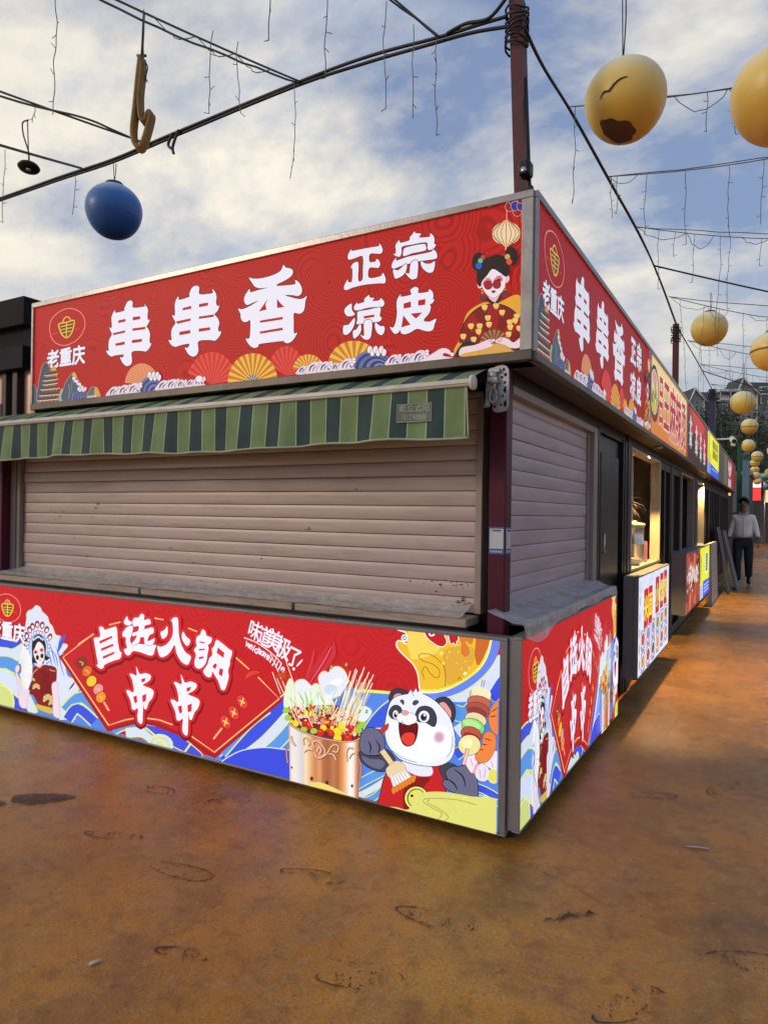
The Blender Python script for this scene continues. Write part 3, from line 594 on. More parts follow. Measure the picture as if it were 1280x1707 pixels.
    J = [([(130,180),(145,170),(165,175),(180,195),(260,170),(275,185),(280,210),(285,290),(300,370),(315,380),(310,420),(290,440),(265,445),(180,480),(165,510),(140,515),(115,495),(110,485),(120,470),(105,380),(90,290),(85,270),(100,258),(140,250)], [(130,290),(235,245),(240,262),(140,310)], [(145,350),(245,310),(250,328),(150,370)], [(160,415),(255,375),(258,393),(165,435)]),
         ([(360,85),(375,120),(405,130),(390,155),(360,160),(335,140),(340,115)],),
         ([(350,180),(400,160),(410,185),(395,240),(385,280),(400,310),(440,310),(500,315),(595,320),(590,350),(575,400),(540,405),(470,380),(410,370),(385,400),(360,405),(340,380),(335,355),(360,345),(350,300),(350,260),(325,250),(325,215),(340,200)],),
         ([(410,110),(430,95),(455,95),(470,70),(490,65),(503,85),(500,115),(540,105),(555,130),(550,150),(510,160),(505,190),(565,175),(580,195),(575,225),(545,240),(530,290),(585,265),(580,300),(550,325),(505,310),(500,260),(470,260),(460,300),(420,320),(400,310),(430,270),(440,240),(410,250),(400,225),(450,205),(455,165),(420,170),(405,145)],),
         ([(690,165),(695,220),(680,255),(650,270),(635,215),(665,200)],), ([(820,210),(845,250),(880,285),(855,330),(820,290),(808,250)],),
         ([(730,130),(720,120),(745,95),(770,95),(780,115),(785,220),(800,300),(840,380),(885,415),(865,475),(840,480),(800,450),(765,385),(750,320),(720,370),(680,410),(630,415),(608,330),(640,335),(690,310),(730,250),(738,190)],),
         ([(975,195),(1000,205),(1015,245),(1055,260),(1050,300),(1025,320),(1030,350),(1020,400),(1015,440),(1000,480),(960,515),(920,500),(915,450),(925,400),(910,360),(930,330),(925,290),(935,250),(960,235)], [(955,290),(1000,298),(998,308),(955,302)], [(950,352),(1000,350),(998,362),(950,366)], [(948,420),(990,412),(985,430),(950,438)]),
         ([(1090,280),(1120,290),(1200,355),(1222,370),(1218,410),(1205,450),(1205,480),(1190,530),(1195,580),(1180,640),(1160,690),(1130,680),(1110,620),(1080,570),(1060,540),(1050,580),(1015,580),(985,535),(1020,480),(1035,430),(1060,400),(1055,350),(1075,330)], [(1105,340),(1160,385),(1150,425),(1095,385)], [(1080,470),(1100,480),(1085,520),(1060,500)], [(1120,510),(1150,520),(1140,580),(1112,560)])]
    K = [(435,495),(455,540),(470,560),(510,550),(555,570),(550,605),(520,630),(490,650),(560,680),(580,710),(565,760),(540,790),(520,845),(500,840),(495,800),(490,900),(488,950),(475,970),(450,945),(445,900),(450,840),(420,855),(400,840),(390,780),(355,700),(375,690),(410,710),(415,670),(400,600),(380,560),(400,555),(440,570)]
    KH = [[(478,600),(515,590),(505,620),(480,630)], [(410,745),(440,735),(445,790),(425,800)], [(485,735),(520,720),(515,780),(488,790)]]
    mv = lambda p: [(435+368+(x-435)*1.06, 495+66+(y-495)*1.06) for x, y in p]
    J += [(K, *KH), (mv(K), *[mv(h) for h in KH])]
    for g in J: s.line((120, 16, 26), 64, [(x+2, y+14) for x, y in g[0]], closed=True, n=2)
    for g in J: s.line((226, 34, 42), 44, g[0], closed=True, n=2)
    for g in J: s.blob((226, 34, 42), g[0], n=2)
    for g in J: s.glyph(WHT, g[0], *g[1:], edge=(150, 20, 30), ew=7)
    s.end('fan_plaque_print')
    # emblem and shop name
    if side:
        um = s.umap; s.umap = lambda u: .191+(u+3.517)*.62
    s.z(0, 980, 7.4217)
    emblem(s, [(103+165*math.cos(2*math.pi*i/14)-18*math.sin(2*math.pi*i/14)*.2, 250+172*math.sin(2*math.pi*i/14)+28*math.cos(2*math.pi*i/14)) for i in range(14)],
           [(38,200),(105,202),(172,212),(165,280),(140,330),(103,350),(65,320),(45,260)], [(72,190),(85,160),(110,150),(140,195)], [(105,170),(103,345)],
           [[(55,235),(158,245)], [(58,265),(155,276)], [(68,295),(145,306)]], [[(-22,270),(28,282)], [(180,298),(225,304)]], 9)
    s.end('emblem')
    if side: s.z(0, 980, 7.4217)
    s.text(WHT, "老重庆", 100, 532, .135, bold=.035, edge=(120, 20, 30), ew=.03, sx=1.0 if not side else .75, rot=-.02)
    if side: s.umap = um
    # slogan, hand lettered down a slope
    s.end('lettering')
    s.z(400, 1020, 10.667)
    for ch, x, y, h in [("味", 280, 325, .115), ("道", 460, 430, .12), ("美", 615, 500, .125), ("极", 790, 640, .13), ("了", 975, 810, .12)]:
        s.text(WHT, ch, x, y, h*.93, bold=.014, rot=-.28, sx=.8 if not side else .6)
    s.line(WHT, 34, [(1130, 845), (1020, 970)], taper=True); s.ell(WHT, 972, 1012, 24, 28)
    s.line((250, 226, 230), 18, [(90, 455), (300, 540), (500, 670), (680, 830), (760, 930)])
    for i, ch in enumerate("weidaomeijile"):
        t = i/12; s.text(WHT, ch, 160+t*620, 590+t*300+t*t*130, .055, bold=.02, rot=-.5)
    s.end('lettering')
    # steam, pot of skewers
    s.z(460, 1080, 6.566)
    for a, b, w in [((198, 46, 58), [(600, -60), (480, 150), (380, 300), (330, 360)], 56), ((202, 52, 66), [(640, -60), (640, 60), (560, 200), (420, 400)], 50), ((214, 96, 116), [(620, -20), (520, 170), (380, 380)], 18), ((204, 62, 78), [(430, 20), (400, 160), (340, 340)], 26)]: s.line(a, w, b, taper=True)
    s.blob((222, 240, 214), [(100,620),(120,440),(165,335),(200,400),(240,560),(260,700),(150,720)], edge=(240, 236, 170), ew=10)
    s.blob((228, 236, 244), [(215,420),(235,365),(280,345),(330,352),(380,400),(410,440),(430,560),(380,700),(280,680),(235,560)], edge=(238, 200, 130), ew=14)
    s.blob((226, 238, 228), [(400,560),(405,430),(450,390),(490,420),(560,520),(640,600),(560,680),(420,660)], edge=(238, 220, 150), ew=12)
    s.blob((228, 232, 248), [(490,400),(480,320),(505,275),(545,255),(590,272),(620,222),(690,205),(755,245),(790,330),(770,420),(700,520),(560,560),(510,480)], edge=(240, 200, 110), ew=16)
    for p in [[(330,480),(350,560),(345,660)], [(390,480),(400,580),(380,680)], [(210,500),(225,590),(220,680)], [(480,480),(520,560),(560,640)], [(250,470),(300,560),(330,660)]]: s.line((150, 206, 90), 16, p, taper=True)
    s.blob((200, 220, 232), [(540,440),(600,400),(680,430),(640,520),(560,500)]); s.blob((246, 250, 255), [(600,380),(680,330),(750,350),(700,400)])
    s.blob((120, 40, 30), [(150,640),(300,650),(520,620),(760,650),(930,760),(945,990),(760,1012),(600,990),(400,940),(250,872),(170,800)])
    r = random.Random(11)
    for k in range(230):
        x = r.uniform(165, 930); top = 640+max(0, (x-600))*.35; bot = 812+(x-165)*.23-max(0, x-800)*.25
        y = top+(bot-top)*(k/230)+r.uniform(-30, 30); y = min(y, bot-12)
        c = r.choice([(214, 44, 34), (224, 70, 44), (190, 36, 34), (232, 130, 110), (244, 220, 210), (150, 200, 60), (238, 214, 60), (236, 190, 110), (226, 90, 60), (214, 150, 140)])
        s.ell(c, x, y, r.uniform(12, 30), r.uniform(10, 22), r.uniform(0, 3), edge=tuple(int(v*.6) for v in c) if k % 3 == 0 else None, ew=3, n=10)
    for x, y, rr in [(235, 820, 34), (345, 705, 26), (690, 915, 46), (690, 985, 44), (740, 850, 40), (535, 870, 34)]: s.ell((242, 216, 50), x, y, rr, rr*1.05, 0, edge=(190, 140, 30), ew=3)
    for x, y, rr in [(800, 980, 46), (840, 870, 36), (500, 920, 44), (620, 930, 36), (380, 850, 44)]: s.ell((214, 42, 34), x, y, rr, rr*.9, .3, edge=(150, 20, 20), ew=3); s.line((240, 150, 130), 6, [(x-12, y-14), (x+10, y-8)])
    for x, y in [(130, 680), (150, 760), (430, 905), (320, 890), (920, 900), (940, 850), (965, 820)]: s.blob((160, 206, 70), [(x-36, y), (x-14, y-30), (x+26, y-24), (x+38, y+8), (x+6, y+28), (x-24, y+24)], edge=(100, 150, 40), ew=4)
    s.blob((226, 238, 250), [(885,760),(905,660),(990,635),(1062,690),(1010,780),(960,800)], edge=(238, 238, 150), ew=8)
    for x0, y0, x1, y1 in [(690, 790, 830, 250), (700, 800, 890, 225), (720, 800, 905, 240), (740, 810, 985, 205), (760, 820, 965, 265), (775, 830, 940, 300), (800, 830, 1035, 260), (830, 840, 1083, 288), (850, 840, 1045, 345), (870, 850, 1072, 380), (640, 640, 820, 350), (715, 760, 850, 380), (760, 760, 1000, 330), (610, 780, 700, 640), (880, 830, 960, 560)]:
        s.line((170, 130, 70), 13, [(x0+3, y0), (x1+3, y1)]); s.line((248, 244, 232), 9, [(x0, y0), (x1, y1)])
    for x0, y0, x1, y1 in [(300, 850, -40, 60), (320, 690, 60, -60), (250, 640, 200, 400), (420, 860, 300, 600), (-20, 260, 70, 500), (240, 790, 30, 330)]: s.line((246, 224, 200), 9, [(x0, y0), (x1, y1)])
    for q in range(8): a = q*.785; s.line((190, 80, 30), 17, [(85, 300), (85+75*math.cos(a), 300+62*math.sin(a))], taper=True)
    for x, y in [(625, 205), (787, 178), (705, 545), (935, 690), (1010, 690), (425, 770), (250, 955), (762, 1318), (345, 925)]: s.poly((96, 140, 70), [(x-18, y+16), (x-6, y-24), (x+18, y-14), (x+8, y+24)]); s.poly((190, 214, 150), [(x-9, y+9), (x-2, y-12), (x+10, y-7), (x+4, y+12)])
    r = random.Random(31)
    for k in range(34):
        x = r.uniform(620, 900); x1 = x+r.uniform(90, 170); y1 = r.uniform(330, 560); s.line(r.choice([(250, 246, 236), (240, 226, 190), (224, 208, 160), (236, 214, 120)]), r.uniform(4, 7), [(x, r.uniform(720, 850)), (x1, y1)])
    for k in range(40):
        x = r.uniform(180, 640); y = r.uniform(480, 700); s.line(r.choice([(190, 224, 150), (226, 240, 216), (160, 206, 96), (240, 244, 236)]), r.uniform(6, 12), [(x, y+60), (x+r.uniform(-30, 30), y), (x+r.uniform(-50, 50), y-r.uniform(30, 90))], taper=True, n=3)
    for k in range(60):
        x = r.uniform(180, 900); y = r.uniform(640, 800)+(x-165)*.12; c = r.choice([(236, 70, 50), (250, 232, 220), (244, 150, 130), (206, 50, 40), (250, 224, 90)]); s.ell(c, x, y, r.uniform(6, 14), r.uniform(5, 10), r.uniform(0, 3), n=8)
    # pot
    TOP = [(165, 812), (250, 880), (400, 945), (520, 978), (600, 996), (760, 1016), (880, 1008), (942, 975)]
    def ty(x):
        for (a, b), (c, d) in zip(TOP, TOP[1:]):
            if a <= x <= c: return b+(d-b)*(x-a)/(c-a)
        return TOP[-1][1]
    ST = [(165, (206, 160, 112)), (185, (246, 232, 206)), (250, (226, 226, 236)), (310, (214, 206, 202)), (350, (246, 220, 180)), (410, (226, 168, 120)), (450, (206, 132, 84)), (500, (224, 160, 116)), (540, (178, 112, 72)), (600, (168, 100, 64)), (650, (190, 124, 84)), (700, (172, 108, 70)), (750, (226, 146, 92)), (795, (244, 200, 150)), (830, (246, 246, 250)), (880, (236, 226, 218)), (905, (216, 150, 104)), (938, (170, 104, 66))]
    for i in range(44):
        x0 = 165+i*(773/44); x1 = x0+773/44; xm = (x0+x1)/2
        for (a, ca), (b, cb) in zip(ST, ST[1:]):
            if a <= xm <= b: k = (xm-a)/(b-a); c = tuple(ca[j]+(cb[j]-ca[j])*k for j in range(3))
        s.poly(c, [(x0, ty(x0)), (x1, ty(x1)), (x1-(x1-550)*.04, 1900), (x0-(x0-550)*.04, 1900)])
    s.line((112, 70, 44), 20, TOP); s.line((238, 196, 150), 9, TOP)
    OC, OD = (242, 202, 170), (122, 74, 46)
    for p in [[(440, 1090), (425, 1030), (470, 1010), (530, 1060), (560, 1130), (520, 1190), (470, 1190), (440, 1130)], [(520, 1190), (580, 1150), (620, 1080), (670, 1050), (705, 1070), (690, 1130), (640, 1120)], [(600, 1150), (650, 1160), (680, 1220)], [(330, 1130), (370, 1100), (430, 1110)], [(330, 1050), (320, 990), (350, 970), (390, 1030), (370, 1060)], [(800, 1230), (790, 1140), (820, 1080), (870, 1090)], [(820, 1200), (850, 1150), (890, 1140), (905, 1200)], [(190, 950), (200, 1010), (240, 1060)], [(470, 1130), (490, 1080), (520, 1110), (500, 1150)]]:
        s.line(OD, 22, [(x+4, y+5) for x, y in p]); s.line(OC, 12, p)
    for x, y, rr in [(415, 1420, 36), (582, 1465, 34), (856, 1500, 28), (198, 1300, 20)]:
        s.poly((46, 28, 20), [(x+(rr if k % 2 == 0 else rr*.42)*math.cos(-1.571+k*.6283)*.8, y+(rr if k % 2 == 0 else rr*.42)*math.sin(-1.571+k*.6283)) for k in range(10)])
    for p in [[(160, 1060), (140, 1130), (150, 1250)], [(935, 1240), (955, 1290), (935, 1460)]]: s.line((110, 62, 44), 26, p); s.line((214, 170, 140), 10, p)
    s.blob((232, 218, 120), [(370,1505),(420,1462),(540,1470),(700,1540),(820,1600),(920,1640),(920,1720),(380,1600)])
    s.end('skewer_pot_print')
    # cartoon panda cook
    s.z(600, 1120, 5.333)
    K0, GR, DG = (26, 26, 34), (104, 104, 134), (66, 66, 82)
    s.blob((196, 36, 40), [(190,1260),(205,1060),(240,920),(300,860),(400,800),(640,830),(720,828),(755,960),(770,1100),(620,1180),(540,1260)], edge=K0, ew=14)
    s.blob((140, 24, 30), [(400,1130),(420,980),(520,930),(640,935),(560,1040),(430,1230)])
    s.blob(DG, [(15,700),(100,740),(200,735),(250,680),(330,770),(300,850),(240,872),(170,872),(80,830),(25,770)], edge=K0, ew=12)
    s.blob(GR, [(40,740),(110,765),(190,770),(240,800),(200,855),(110,830),(50,780)])
    s.blob(DG, [(720,850),(790,800),(860,820),(900,870),(850,930),(770,940)], edge=K0, ew=8)
    s.blob((226, 232, 246), [(390,790),(500,800),(645,830),(652,908),(540,915),(440,870)], edge=(120, 120, 140), ew=5)
    for o, i in [([(285,268),(280,205),(310,155),(370,143),(425,165),(445,205),(390,260),(320,290)], [(315,240),(320,205),(352,186),(390,196),(372,225),(335,262)]), ([(680,262),(720,226),(780,220),(832,260),(862,330),(852,415),(825,440),(760,360)], [(722,278),(762,262),(800,300),(826,350),(818,402),(772,330)])]:
        s.blob((58, 58, 70), o, edge=K0, ew=10); s.blob((238, 158, 158), i)
    s.blob((232, 238, 250), [(290,262),(340,215),(420,195),(540,180),(650,228),(740,305),(812,400),(850,520),(862,650),(825,760),(745,815),(640,828),(500,810),(380,768),(300,690),(252,600),(240,480),(258,360)], edge=K0, ew=11)
    s.poly((232, 238, 250), [(440, 200), (470, 150), (490, 180), (515, 142), (528, 178), (552, 155), (580, 195), (650, 235), (560, 250)])
    s.blob((250, 252, 255), [(300,440),(420,470),(600,450),(760,470),(820,560),(800,700),(650,790),(480,770),(340,690),(280,580)])
    for p in [[(470, 152), (486, 190), (500, 210)], [(300, 690), (400, 760), (520, 795)], [(840, 560), (830, 680), (790, 750)], [(850, 600), (880, 660)], [(845, 640), (890, 690)]]: s.line((70, 74, 92), 4, p)
    for p in [[(280,335),(310,296),(352,290),(386,320),(386,372),(350,410),(302,406),(276,372)], [(510,372),(540,312),(600,296),(660,320),(696,390),(690,462),(662,478),(600,442),(532,432)]]: s.blob((62, 62, 76), p, edge=K0, ew=6)
    for x, y, a, b in [(334, 372, 24, 38), (586, 390, 48, 52)]:
        s.ell((250, 250, 255), x, y, a, b, 0, edge=K0, ew=3); s.ell((96, 84, 140), x-a*.05, y+b*.1, a*.62, b*.66); s.ell((22, 18, 30), x-a*.1, y+b*.1, a*.42, b*.46); s.ell((255, 255, 255), x+a*.1, y-b*.22, a*.2, b*.18)
    for p in [[(372,248),(398,238),(412,262),(404,288),(386,270)], [(482,276),(500,246),(532,246),(540,266),(505,292)]]: s.blob((70, 72, 86), p)
    s.ell((246, 248, 255), 382, 402, 36, 42, 0, edge=(90, 92, 110), ew=4); s.ell((246, 248, 255), 456, 412, 66, 54, 0, edge=(90, 92, 110), ew=4); s.ell((246, 248, 255), 410, 395, 34, 34)
    s.blob((226, 160, 158), [(386,350),(410,334),(448,348),(440,374),(402,376)], edge=(90, 50, 60), ew=4)
    s.blob((104, 16, 24), [(366,446),(400,458),(450,468),(526,452),(524,555),(492,630),(440,652),(396,622),(370,540)], edge=K0, ew=8)
    s.blob((226, 66, 54), [(384,582),(420,536),(482,534),(508,568),(482,636),(432,642)])
    s.ell((226, 206, 226), 720, 572, 52, 56); s.ell((210, 160, 190), 720, 572, 34, 38)
    s.blob((206, 50, 40), [(135,500),(170,515),(215,490),(270,450),(262,500),(220,535),(170,530)], edge=(90, 20, 20), ew=5)
    s.blob(GR, [(18,620),(35,540),(75,498),(130,490),(200,528),(236,600),(232,680),(190,724),(130,732),(60,720),(20,680)], edge=K0, ew=12)
    for p in [[(95, 605), (115, 660), (105, 715)], [(160, 600), (195, 660), (180, 715)]]: s.line(K0, 13, p, taper=True)
    s.line((120, 90, 60), 54, [(215, 690), (310, 820)]); s.line((230, 208, 168), 44, [(215, 690), (310, 820)])
    s.blob((230, 208, 168), [(250,870),(270,830),(330,785),(385,795),(425,850),(360,890),(285,930)], edge=(100, 70, 40), ew=5)
    s.poly((244, 240, 240), [(285, 928), (425, 858), (498, 945), (320, 1045)])
    for q in range(7):
        t = q/6; x0, y0 = 290+130*t, 925-64*t; x1, y1 = 322+172*t, 1052-100*t
        s.line((130, 100, 90), 4, [(x0, y0), (x1, y1)])
        s.blob((228, 132, 44), [(x1-22, y1-22), (x1+4, y1-44), (x1+22, y1-28), (x1+8, y1+12), (x1-12, y1+22)], edge=(120, 60, 20), ew=3, n=3)
    s.ell((232, 230, 120), 520, 1112, 104, 104, 0, edge=K0, ew=8); s.ell((40, 40, 30), 520, 1112, 84, 86); s.ell((224, 222, 110), 522, 1114, 76, 80); s.ell((30, 30, 26), 490, 1180, 22, 18); s.ell((30, 30, 26), 480, 1090, 14, 12)
    s.blob(GR, [(752,985),(770,950),(800,948),(782,880),(830,838),(900,832),(970,822),(1035,890),(1062,1010),(1052,1110),(960,1092),(860,1062),(790,1030)], edge=K0, ew=14)
    for p in [[(850, 850), (930, 920), (955, 1010)], [(790, 940), (850, 980), (885, 1040)]]: s.line(K0, 13, p, taper=True)
    s.blob((222, 222, 122), [(170,1200),(330,1190),(450,1210),(520,1085),(640,1055),(800,1060),(1000,1095),(1260,1150),(1260,1560),(600,1420)], n=4)
    r = random.Random(4)
    for k in range(70): s.ell((206, 204, 96) if k % 2 else (234, 234, 150), r.uniform(520, 1000), 1090+r.uniform(0, 160), 5, 5, n=6)
    for p in [[(1050,1170),(880,1125),(640,1112),(580,1135),(640,1185),(740,1240),(720,1290),(640,1310)], [(640,1120),(620,1150),(720,1205),(800,1270),(770,1310),(700,1330)]]: s.line((140, 120, 50), 5, p)
    s.end('panda_cook_print')
    # skewers
    s.blob((240, 228, 236), [(930,740),(1000,700),(1060,760),(1040,860),(1000,880)], edge=K0, ew=5); s.blob((232, 222, 240), [(1040,900),(1060,830),(1110,800),(1160,850),(1170,910),(1130,960),(1070,950)], edge=K0, ew=5)
    s.blob((240, 228, 236), [(1120,790),(1220,690),(1250,760),(1250,860),(1180,850)], edge=K0, ew=5); s.ell((228, 222, 96), 1205, 915, 50, 60, 0, edge=(240, 240, 200), ew=6)
    for p in [[(1000,760),(1020,830)], [(1080,860),(1090,930)], [(1130,850),(1120,930)], [(1180,780),(1200,840)]]: s.line((170, 130, 170), 5, p)
    s.line((236, 170, 170), 24, [(1060, 800), (1025, 890)])
    for p, bars in [([(1160,420),(1180,320),(1250,250),(1250,530),(1190,512)], [[(1180,350),(1240,310)], [(1170,390),(1230,380)]]), ([(1040,745),(1095,650),(1118,545),(1170,520),(1218,560),(1222,660),(1160,775),(1085,795)], [[(1120,580),(1185,600)], [(1095,630),(1150,640)], [(1080,680),(1115,680)]])]:
        s.blob((236, 134, 66), p, edge=(70, 24, 14), ew=6)
        for b in bars: s.line((110, 40, 16), 9, b, taper=True)
    s.line((60, 60, 80), 26, [(1116, 66), (1096, 170)]); s.line((206, 214, 240), 16, [(1116, 66), (1096, 170)])
    for c, x, y, rx, ry, a in [((230, 196, 150), 1088, 205, 96, 62, .25), ((240, 234, 190), 1095, 180, 88, 55, .25), ((192, 104, 84), 1075, 262, 104, 56, .2), ((172, 84, 76), 1066, 330, 106, 66, .3), ((150, 60, 56), 1060, 345, 92, 40, .3), ((236, 216, 170), 1046, 415, 96, 60, .3), ((132, 218, 112), 1022, 480, 104, 72, .35), ((180, 236, 150), 1010, 455, 84, 36, .35), ((190, 84, 74), 1006, 545, 94, 66, .35), ((150, 44, 44), 1010, 570, 80, 34, .35), ((234, 228, 156), 990, 640, 98, 90, 0), ((244, 240, 190), 970, 620, 50, 46, 0)]:
        s.ell(c, x, y, rx, ry, a, edge=(60, 30, 24) if (rx > 92 or c == (190, 84, 74)) else None, ew=4)
    s.line((110, 60, 60), 34, [(976, 675), (936, 815)]); s.line((238, 196, 190), 26, [(976, 678), (938, 812)])
    s.end('skewer_print')
# ------------------------------------------------------------------ materials
M_dark = mat('dark maroon metal', (.028, .016, .020), .38, .2, .3, 5, .02)
M_black = mat('black metal', (.012, .011, .013), .35, .2, .3, 6, .02)
M_post = mat('maroon paint', (.085, .009, .030), .42, .0, .18, 9, .03, 60, spec=.25, dirt=(.06, .02, .03), dscale=5, damt=.4)
M_pole = mat('old maroon pole paint', (.10, .016, .024), .45, .1, .3, 12, .05, 60, dirt=(.05, .03, .03), dscale=9, damt=.6)
M_shut = mat('painted shutter slats', (.53, .43, .41), .40, .15, .14, 2.5, .02, 80, stretch=(.6, .6, 5), dirt=(.22, .17, .15), dscale=4, damt=.45)
M_shut2 = mat('painted shutter slats alley', (.53, .43, .465), .42, .15, .14, 2.5, .02, 80, stretch=(.6, .6, 5), dirt=(.24, .2, .2), dscale=4, damt=.45)
M_frame = mat('window frame aluminium', (.33, .285, .265), .42, .3, .12, 8, .02)
M_alu = mat('light box aluminium', (.36, .34, .33), .34, .7, .15, 9, .03, 50, dirt=(.16, .13, .11), dscale=6, damt=.5)
M_grey = mat('grey sheet metal', (.235, .225, .235), .42, .3, .12, 4, .02)
M_soff = mat('soffit board', (.055, .045, .043), .6, 0, .3, 5, .05, 40, dirt=(.10, .09, .075), dscale=5, damt=.5)
M_brown = mat('corrugated brown steel', (.48, .30, .21), .30, .35, .2, 3, .02, 60, stretch=(4, 4, .5))
M_wood = mat('wooden sill', (.46, .36, .29), .6, 0, .25, 6, .08, 60, stretch=(.6, 6, 6), dirt=(.06, .05, .045), dscale=7, damt=.6)
M_wire = mat('black cable', (.02, .02, .023), .5, 0, .3, 8)
M_thin = mat('grey lamp wire', (.14, .14, .155), .5, 0, .3, 8)
M_white = mat('white paint', (.72, .71, .68), .4, 0, .06, 6)
M_cream = mat('cream window frame', (.46, .39, .30), .45, 0, .1, 6, .02)
M_steel = mat('steel', (.55, .55, .56), .22, .95, .1, 7)
M_bracket = mat('cast grey bracket', (.42, .42, .44), .42, .5, .15, 20, .05, 90, dirt=(.14, .13, .13), dscale=22, damt=.6)
M_hole = mat('dark hole', (.008, .008, .008), .8)
def film_mat():
    m = mat('crumpled plastic film', (.84, .76, .71), .24, 0, .22, 9, .8, 22, spec=.5)
    m.node_tree.nodes['Principled BSDF'].inputs['Alpha'].default_value = .62; return m
M_film = film_mat()
PR_TOP = print_mat('printed film fascia', .70)
PR_LOW = print_mat('printed film counter', .86)
PR_ALLEY = print_mat('printed film alley signs', .72)
RED_TOP = red_film('red wave film fascia', .60, s2l((196, 36, 30)), s2l((166, 28, 27)), 3.2)
RED_TOP2 = red_film('red wave film alley fascia', .44, s2l((190, 34, 38)), s2l((174, 30, 34)), 3.2)
RED_LOW = red_film('red wave film counter', .80, s2l((198, 36, 42)), s2l((188, 32, 39)), 2.6)

# ------------------------------------------------------------------ ground
def ground_mat():
    m = bpy.data.materials.new('ochre coated concrete'); m.use_nodes = True; t = m.node_tree; nd = t.nodes; b = nd['Principled BSDF']; L = t.links.new
    co = nd.new('ShaderNodeTexCoord')
    def noise(sc, det=8, ro=.6, dist=0, st=None):
        n = nd.new('ShaderNodeTexNoise'); n.inputs['Scale'].default_value = sc; n.inputs['Detail'].default_value = det; n.inputs['Roughness'].default_value = ro; n.inputs['Distortion'].default_value = dist
        if st:
            q = nd.new('ShaderNodeMapping'); q.inputs['Scale'].default_value = st; q.inputs['Rotation'].default_value = (0, 0, .5); L(co.outputs['Object'], q.inputs[0]); L(q.outputs[0], n.inputs['Vector'])
        else: L(co.outputs['Object'], n.inputs['Vector'])
        return n.outputs[0]
    def ramp(f, pts):
        n = nd.new('ShaderNodeValToRGB'); cr = n.color_ramp
        while len(cr.elements) < len(pts): cr.elements.new(.5)
        for e, (p, c) in zip(cr.elements, pts): e.position = p; e.color = (*c, 1)
        L(f, n.inputs[0]); return n.outputs[0]
    def mix(f, a, bb):
        n = nd.new('ShaderNodeMix'); n.data_type = 'RGBA'; L(f, n.inputs[0])
        for i, v in ((6, a), (7, bb)):
            if isinstance(v, tuple): n.inputs[i].default_value = (*v, 1)
            else: L(v, n.inputs[i])
        return n.outputs[2]
    base = ramp(noise(.9, 9, .62, .4), [(.25, (.38, .152, .022)), (.5, (.61, .256, .036)), (.75, (.76, .37, .062))])
    c = mix(ramp(noise(3.2, 10, .7, .6), [(.46, (0, 0, 0)), (.72, (.75,)*3)]), base, (.33, .20, .09))        # worn paler film of dust
    c = mix(ramp(noise(1.7, 8, .66, .3), [(.48, (0, 0, 0)), (.70, (.75,)*3)]), c, (.15, .07, .024))           # dark traffic grime
    c = mix(ramp(noise(7, 9, .72, .9, (1, 2.6, 1)), [(.63, (0, 0, 0)), (.74, (.7,)*3)]), c, (.115, .052, .02))      # scuffs
    c = mix(ramp(noise(11, 12, .78, .5), [(.49, (0, 0, 0)), (.64, (.65,)*3)]), c, (.20, .090, .028))          # fine mottling
    c = mix(ramp(noise(19, 10, .75, .3), [(.53, (0, 0, 0)), (.64, (.6,)*3)]), c, (.56, .34, .13))           # paler rubbed spots
    c = mix(ramp(noise(34, 4, .6), [(.66, (0, 0, 0)), (.71, (.8,)*3)]), c, (.09, .042, .018))                  # specks
    c = mix(ramp(noise(70, 6, .75), [(.62, (0, 0, 0)), (.67, (.8,)*3)]), c, (.60, .40, .20))            # pale grit
    c = mix(ramp(noise(120, 4, .7), [(.42, (0, 0, 0)), (.64, (.5,)*3)]), c, (.18, .080, .024))                      # grain
    L(c, b.inputs['Base Color'])
    mr = nd.new('ShaderNodeMapRange'); L(noise(2.6, 9, .7, .5), mr.inputs[0]); mr.inputs[1].default_value = .3; mr.inputs[2].default_value = .75; mr.inputs[3].default_value = .14; mr.inputs[4].default_value = .44
    L(mr.outputs[0], b.inputs['Roughness']); b.inputs['Specular IOR Level'].default_value = .34
    bp = nd.new('ShaderNodeBump'); bp.inputs['Strength'].default_value = .35; bp.inputs['Distance'].default_value = .012
    ad = nd.new('ShaderNodeMath'); ad.operation = 'ADD'; L(noise(5, 9, .7), ad.inputs[0]); L(noise(60, 5, .65), ad.inputs[1]); L(ad.outputs[0], bp.inputs['Height']); L(bp.outputs[0], b.inputs['Normal'])
    return m
g = MB(); g.add([(-300, -300, 0), (300, -300, 0), (300, 300, 0), (-300, 300, 0)], [(0, 1, 2, 3)])
structure(g.build('ground', ground_mat()))
# dirt marks and scuffs lying on the floor coat
M_stain = mat('damp dirt', (.085, .050, .03), .55, 0, .4, 14, .1, 60)
_t = M_stain.node_tree; _n = _t.nodes.new('ShaderNodeTexNoise'); _n.inputs['Scale'].default_value = 22; _n.inputs['Detail'].default_value = 8; _n.inputs['Roughness'].default_value = .7
_r = _t.nodes.new('ShaderNodeValToRGB'); _r.color_ramp.elements[0].position = .36; _r.color_ramp.elements[0].color = (.1, .1, .1, 1); _r.color_ramp.elements[1].position = .54; _r.color_ramp.elements[1].color = (.85, .85, .85, 1)
_c = _t.nodes.new('ShaderNodeTexCoord'); _t.links.new(_c.outputs['Object'], _n.inputs['Vector']); _t.links.new(_n.outputs[0], _r.inputs[0]); _t.links.new(_r.outputs[0], _t.nodes['Principled BSDF'].inputs['Alpha'])
def stain(name, pts, z=.003):
    q = spline(pts, True, 4); m = MB(); m.add([(x, y, z) for x, y in q], [tuple(range(len(q)))])
    return structure(m.build(name, M_stain))
rs = random.Random(3)
